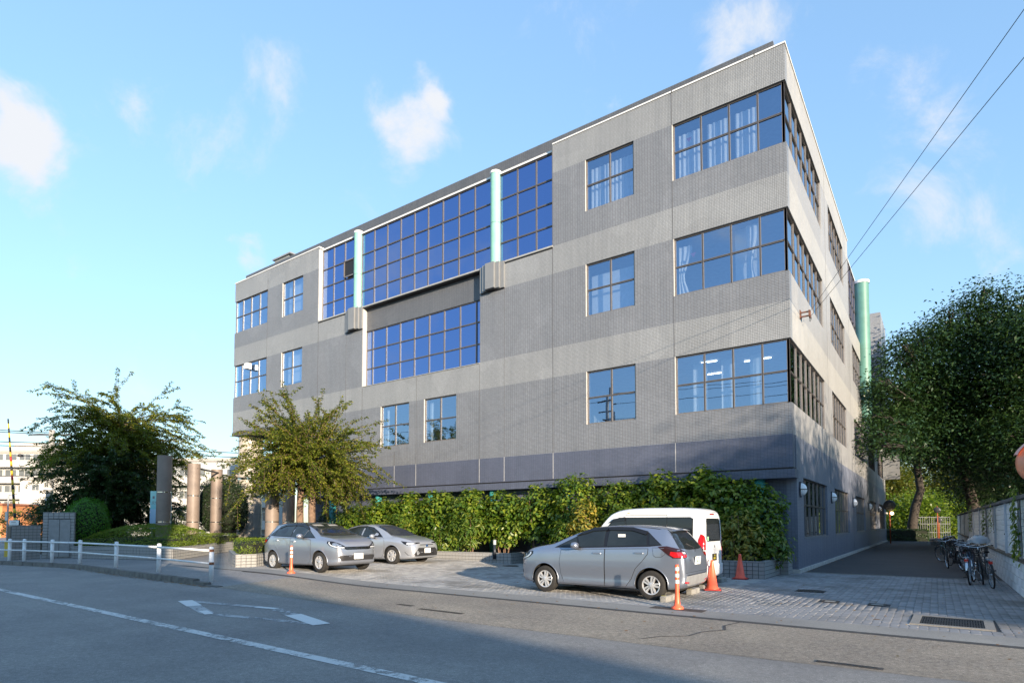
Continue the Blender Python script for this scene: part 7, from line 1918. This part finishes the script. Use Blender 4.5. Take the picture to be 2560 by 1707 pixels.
b = MB(); b.tube((0, 0, 0), (0, 0, 3.9), .06, n=8); b.build('post', M('post_grey2', (.2, .2, .21), .5), ps); b = MB(); b.box(-.26, .26, -.10, -.07, 2.7, 3.8); b.build('sign_plate', M('sign_green', (.20, .32, .22), .5), ps)
for i, (x, y, h_, w_, lb) in enumerate(((-54.9, -4.9, 2.6, 3.0, 'sunlit olive shrub by the railway behind the lower wall'), (-53.7, -3.6, 2.9, 2.6, 'sunlit olive shrub by the railway left of the utility pole'), (-53.0, -1.2, 2.7, 2.8, 'sunlit olive shrub by the railway right of the utility pole'), (-57.5, -8.5, 2.2, 2.6, 'sunlit brownish shrub by the railway at the left edge'))):
    r = empty('railway_shrub', (x, y, 0), 0, lb, 'shrub', 'shrubs along the railway'); bush(r, h_, w_, w_ * .8, None, .20, 900, OLIVE_LEAF, 4, .5, False, clump=14)
ow = empty('orange_wall', (-74.2, -1.8, 0), R(35.7), 'low orange painted building at the left edge', 'building')
b = MB(); b.box(-9, .9, 0, 6, 0, 3.4); b.build('wall', M('orange_render', (.62, .25, .10), .7), ow); b = MB(); b.box(-9.2, 1.05, -.2, 6.2, 3.4, 3.6); b.build('roof', M('orange_roof', (.30, .12, .07), .7), ow)
b = MB(); b.box(-.6, .3, -.04, 0, 1.6, 2.6); b.build('wall_sign', PLATE_W, ow)

# ---------------------------------------------------------------- far buildings
def far_block(name, label, cat, corner, length, depth, height, wallmat, floors, fh, rz=R(35.7), balcony=True, bays=8, roofmat=None, win=(1.3, 1.2), base=0.0, panes=True):
    r = empty(name, corner, rz, label, cat); b = MB(); b.box(0, length, 0, depth, 0, height); b.build('wall', wallmat, r)
    b = MB(); b.box(-.2, length + .2, -.25, depth + .2, height + .002, height + .38); b.build('roof', roofmat or M('far_roof', (.34, .32, .30), .8), r)
    gl = M('far_window', (.13, .14, .15), .12, 0, .2, .4); fr = M('far_frame', (.55, .55, .53), .6); sl = M('far_balcony', (.44, .43, .41), .8)
    bw = length / bays
    for f_ in range(floors):
        z = base + f_ * fh
        if z + 2.3 > height: break
        for i in range(bays):
            x = bw * (i + .5); w_ = min(win[0], bw * .4); m_ = MB(); fw = .07
            for q in ((x - w_, x + w_, z + .9 - fw, z + .9), (x - w_, x + w_, z + .9 + win[1], z + .9 + win[1] + fw), (x - w_ - fw, x - w_, z + .9 - fw, z + .9 + win[1] + fw), (x + w_, x + w_ + fw, z + .9 - fw, z + .9 + win[1] + fw), (x - .03, x + .03, z + .9, z + .9 + win[1])): m_.box(q[0], q[1], -.05, -.002, q[2], q[3])
            o = m_.build('window', fr, r); p = MB(); p.box(x - w_ + .001, x + w_ - .001, -.03, -.004, z + .901, z + .9 + win[1] - .001); p.build('pane', gl, o)
        if balcony:
            b = MB(); b.box(0, length, -1.3, -.06, z - .12, z); b.box(0, length, -1.3, -1.2, z + .001, z + 1.0); b.build('balcony', sl, r)
    return r
APT = M('apartment_wall', (.47, .435, .39), .85, 0, .06, .1)
AX = Vector((.812, .583, 0))
r = far_block('apartment_block', 'long pale apartment block with balconies beyond the railway', 'building', (-130.5, .4, -1.0), 22, 9, 13.9, APT, 5, 2.55, bays=10, base=1.4)
b = MB(); b.box(16.0, 20.5, 1, 5, 14.3, 15.6); b.box(15, 17, 1.5, 4, 14.3, 15.0); b.build('stair_head', APT, r)
r = far_block('apartment_wing', 'plain pale end wing of the apartments beyond the utility pole', 'building', (-103.6, 7.8, -1), 9, 7, 8.8, M('apartment_wing_wall', (.50, .475, .44), .85, 0, .05, .2), 3, 2.6, balcony=False, bays=2, win=(.5, .8), base=1.2)
r = far_block('white_building', 'white low building with balcony rails seen between the columns', 'building', (-79.5, 12.6, 0), 18, 8, 9.4, M('white_render', (.36, .38, .39), .8, 0, .05, .3), 3, 2.75, balcony=True, bays=9, base=.9, win=(.62, 1.1))
# houses across the street, behind the camera: their shade lies over the road and the left corner
HOUSEW = M('house_render', (.52, .49, .44), .85, 0, .08, .5)
ax_ = math.atan2(-4.3, 20.7)
r = empty('street_house', (10.3, -25.0, 0), ax_, 'two storey house across the street whose roof edge shades the road', 'house')
b = MB(); b.box(0, 26, -9, -.25, 0, 5.85); b.build('wall', HOUSEW, r); b = MB(); b.box(-.0, 26.3, -9.3, 0, 5.852, 6.05); b.build('roof', M('house_roof', (.12, .12, .125), .7), r)
b = MB()
for i in range(7):
    for z in (.9, 3.6): b.box(1.5 + i * 3.6, 3.2 + i * 3.6, -.26, -.22, z, z + 1.3)
b.build('window', CARGLASS, r)
r = empty('street_house', (-4.2, -33.22, 0), 0, 'narrow tall house across the street shading the left corner', 'house')
b = MB(); b.box(0, 9.2, 0, 10.5, 0, 12.6); b.build('wall', HOUSEW, r); b = MB(); b.box(-.15, 9.2, -.15, 10.52, 12.602, 12.9); b.build('roof', M('house_roof', (.12, .12, .125), .7), r)
b = MB()
for i in range(3):
    for z in (1.0, 3.9, 6.8, 9.7): b.box(.8 + i * 2.9, 2.4 + i * 2.9, 10.501, 10.53, z, z + 1.3)
b.build('window', CARGLASS, r)
# service poles and wires across the street (they are mirrored in the first floor glass) and the drop to the wall bracket
up = empty('utility_pole', (-17.6, -22.4, 0), 0, 'utility pole across the street, mirrored in the first floor window', 'utility pole')
b = MB(); b.tube((0, 0, 0), (0, 0, 12.6), .19, .12, 16); b.build('pole', CONCP, up, True)
b = MB(); b.box(-.9, .9, -.05, .05, 11.6, 11.7); b.box(-.8, .8, -.05, .05, 10.7, 10.8); b.box(-.05, .05, -.7, .7, 9.9, 10.0); b.build('cross_arm', BEAM, up)
b = MB(); b.tube((.45, .1, 9.2), (.45, .1, 10.1), .26, n=14); b.build('transformer', M('transformer_grey', (.45, .43, .40), .5), up, True)
wires('', [((-60, -23.4, 10.9), (-17.6, -22.4, 11.75), .6, 'high wire across the street, left of its pole'), ((-17.6, -22.4, 11.75), (13, -25, 12.2), .5, 'high wire across the street, right of its pole'), ((-17.6, -22.4, 11.5), (13, -25, 11.95), .5, 'second high wire across the street, right of its pole'), ((-17.6, -22.4, 10.8), (13, -25, 11.5), .55, 'third wire across the street, right of its pole'), ((-17.6, -22.4, 9.6), (13, -25, 9.9), .5, 'low wire across the street, right of its pole')], .018)
up = empty('utility_pole', (13.0, -25.0, 0), 0, 'utility pole across the street holding the wires to the wall bracket', 'utility pole')
b = MB(); b.tube((0, 0, 0), (0, 0, 12.6), .18, .12, 16); b.build('pole', CONCP, up, True); b = MB(); b.box(-.5, .5, -.05, .05, 12.0, 12.08); b.box(-.5, .5, -.05, .05, 10.1, 10.18); b.build('cross_arm', BEAM, up)
wires('', [((.28, 1.78, 8.56), (13, -25, 11.40), .02, 'upper service wire from the wall bracket to the top right'), ((.28, 1.86, 8.42), (13, -25, 9.65), .02, 'lower twisted service wire from the wall bracket to the right')], .0065, 'service wire', 'service_wire')
b = MB(); pts = [(.25, 1.85 + .05 * math.sin(t * 3) + .5 * t / 6, 8.42 - .12 * math.sin(t)) for t in np.linspace(0, 6, 24)]; b.path(pts, .008, 5); tag(b.build('service_wire', WIRE, None, True), 'loose wire loop hanging beside the wall bracket', 'service wire')
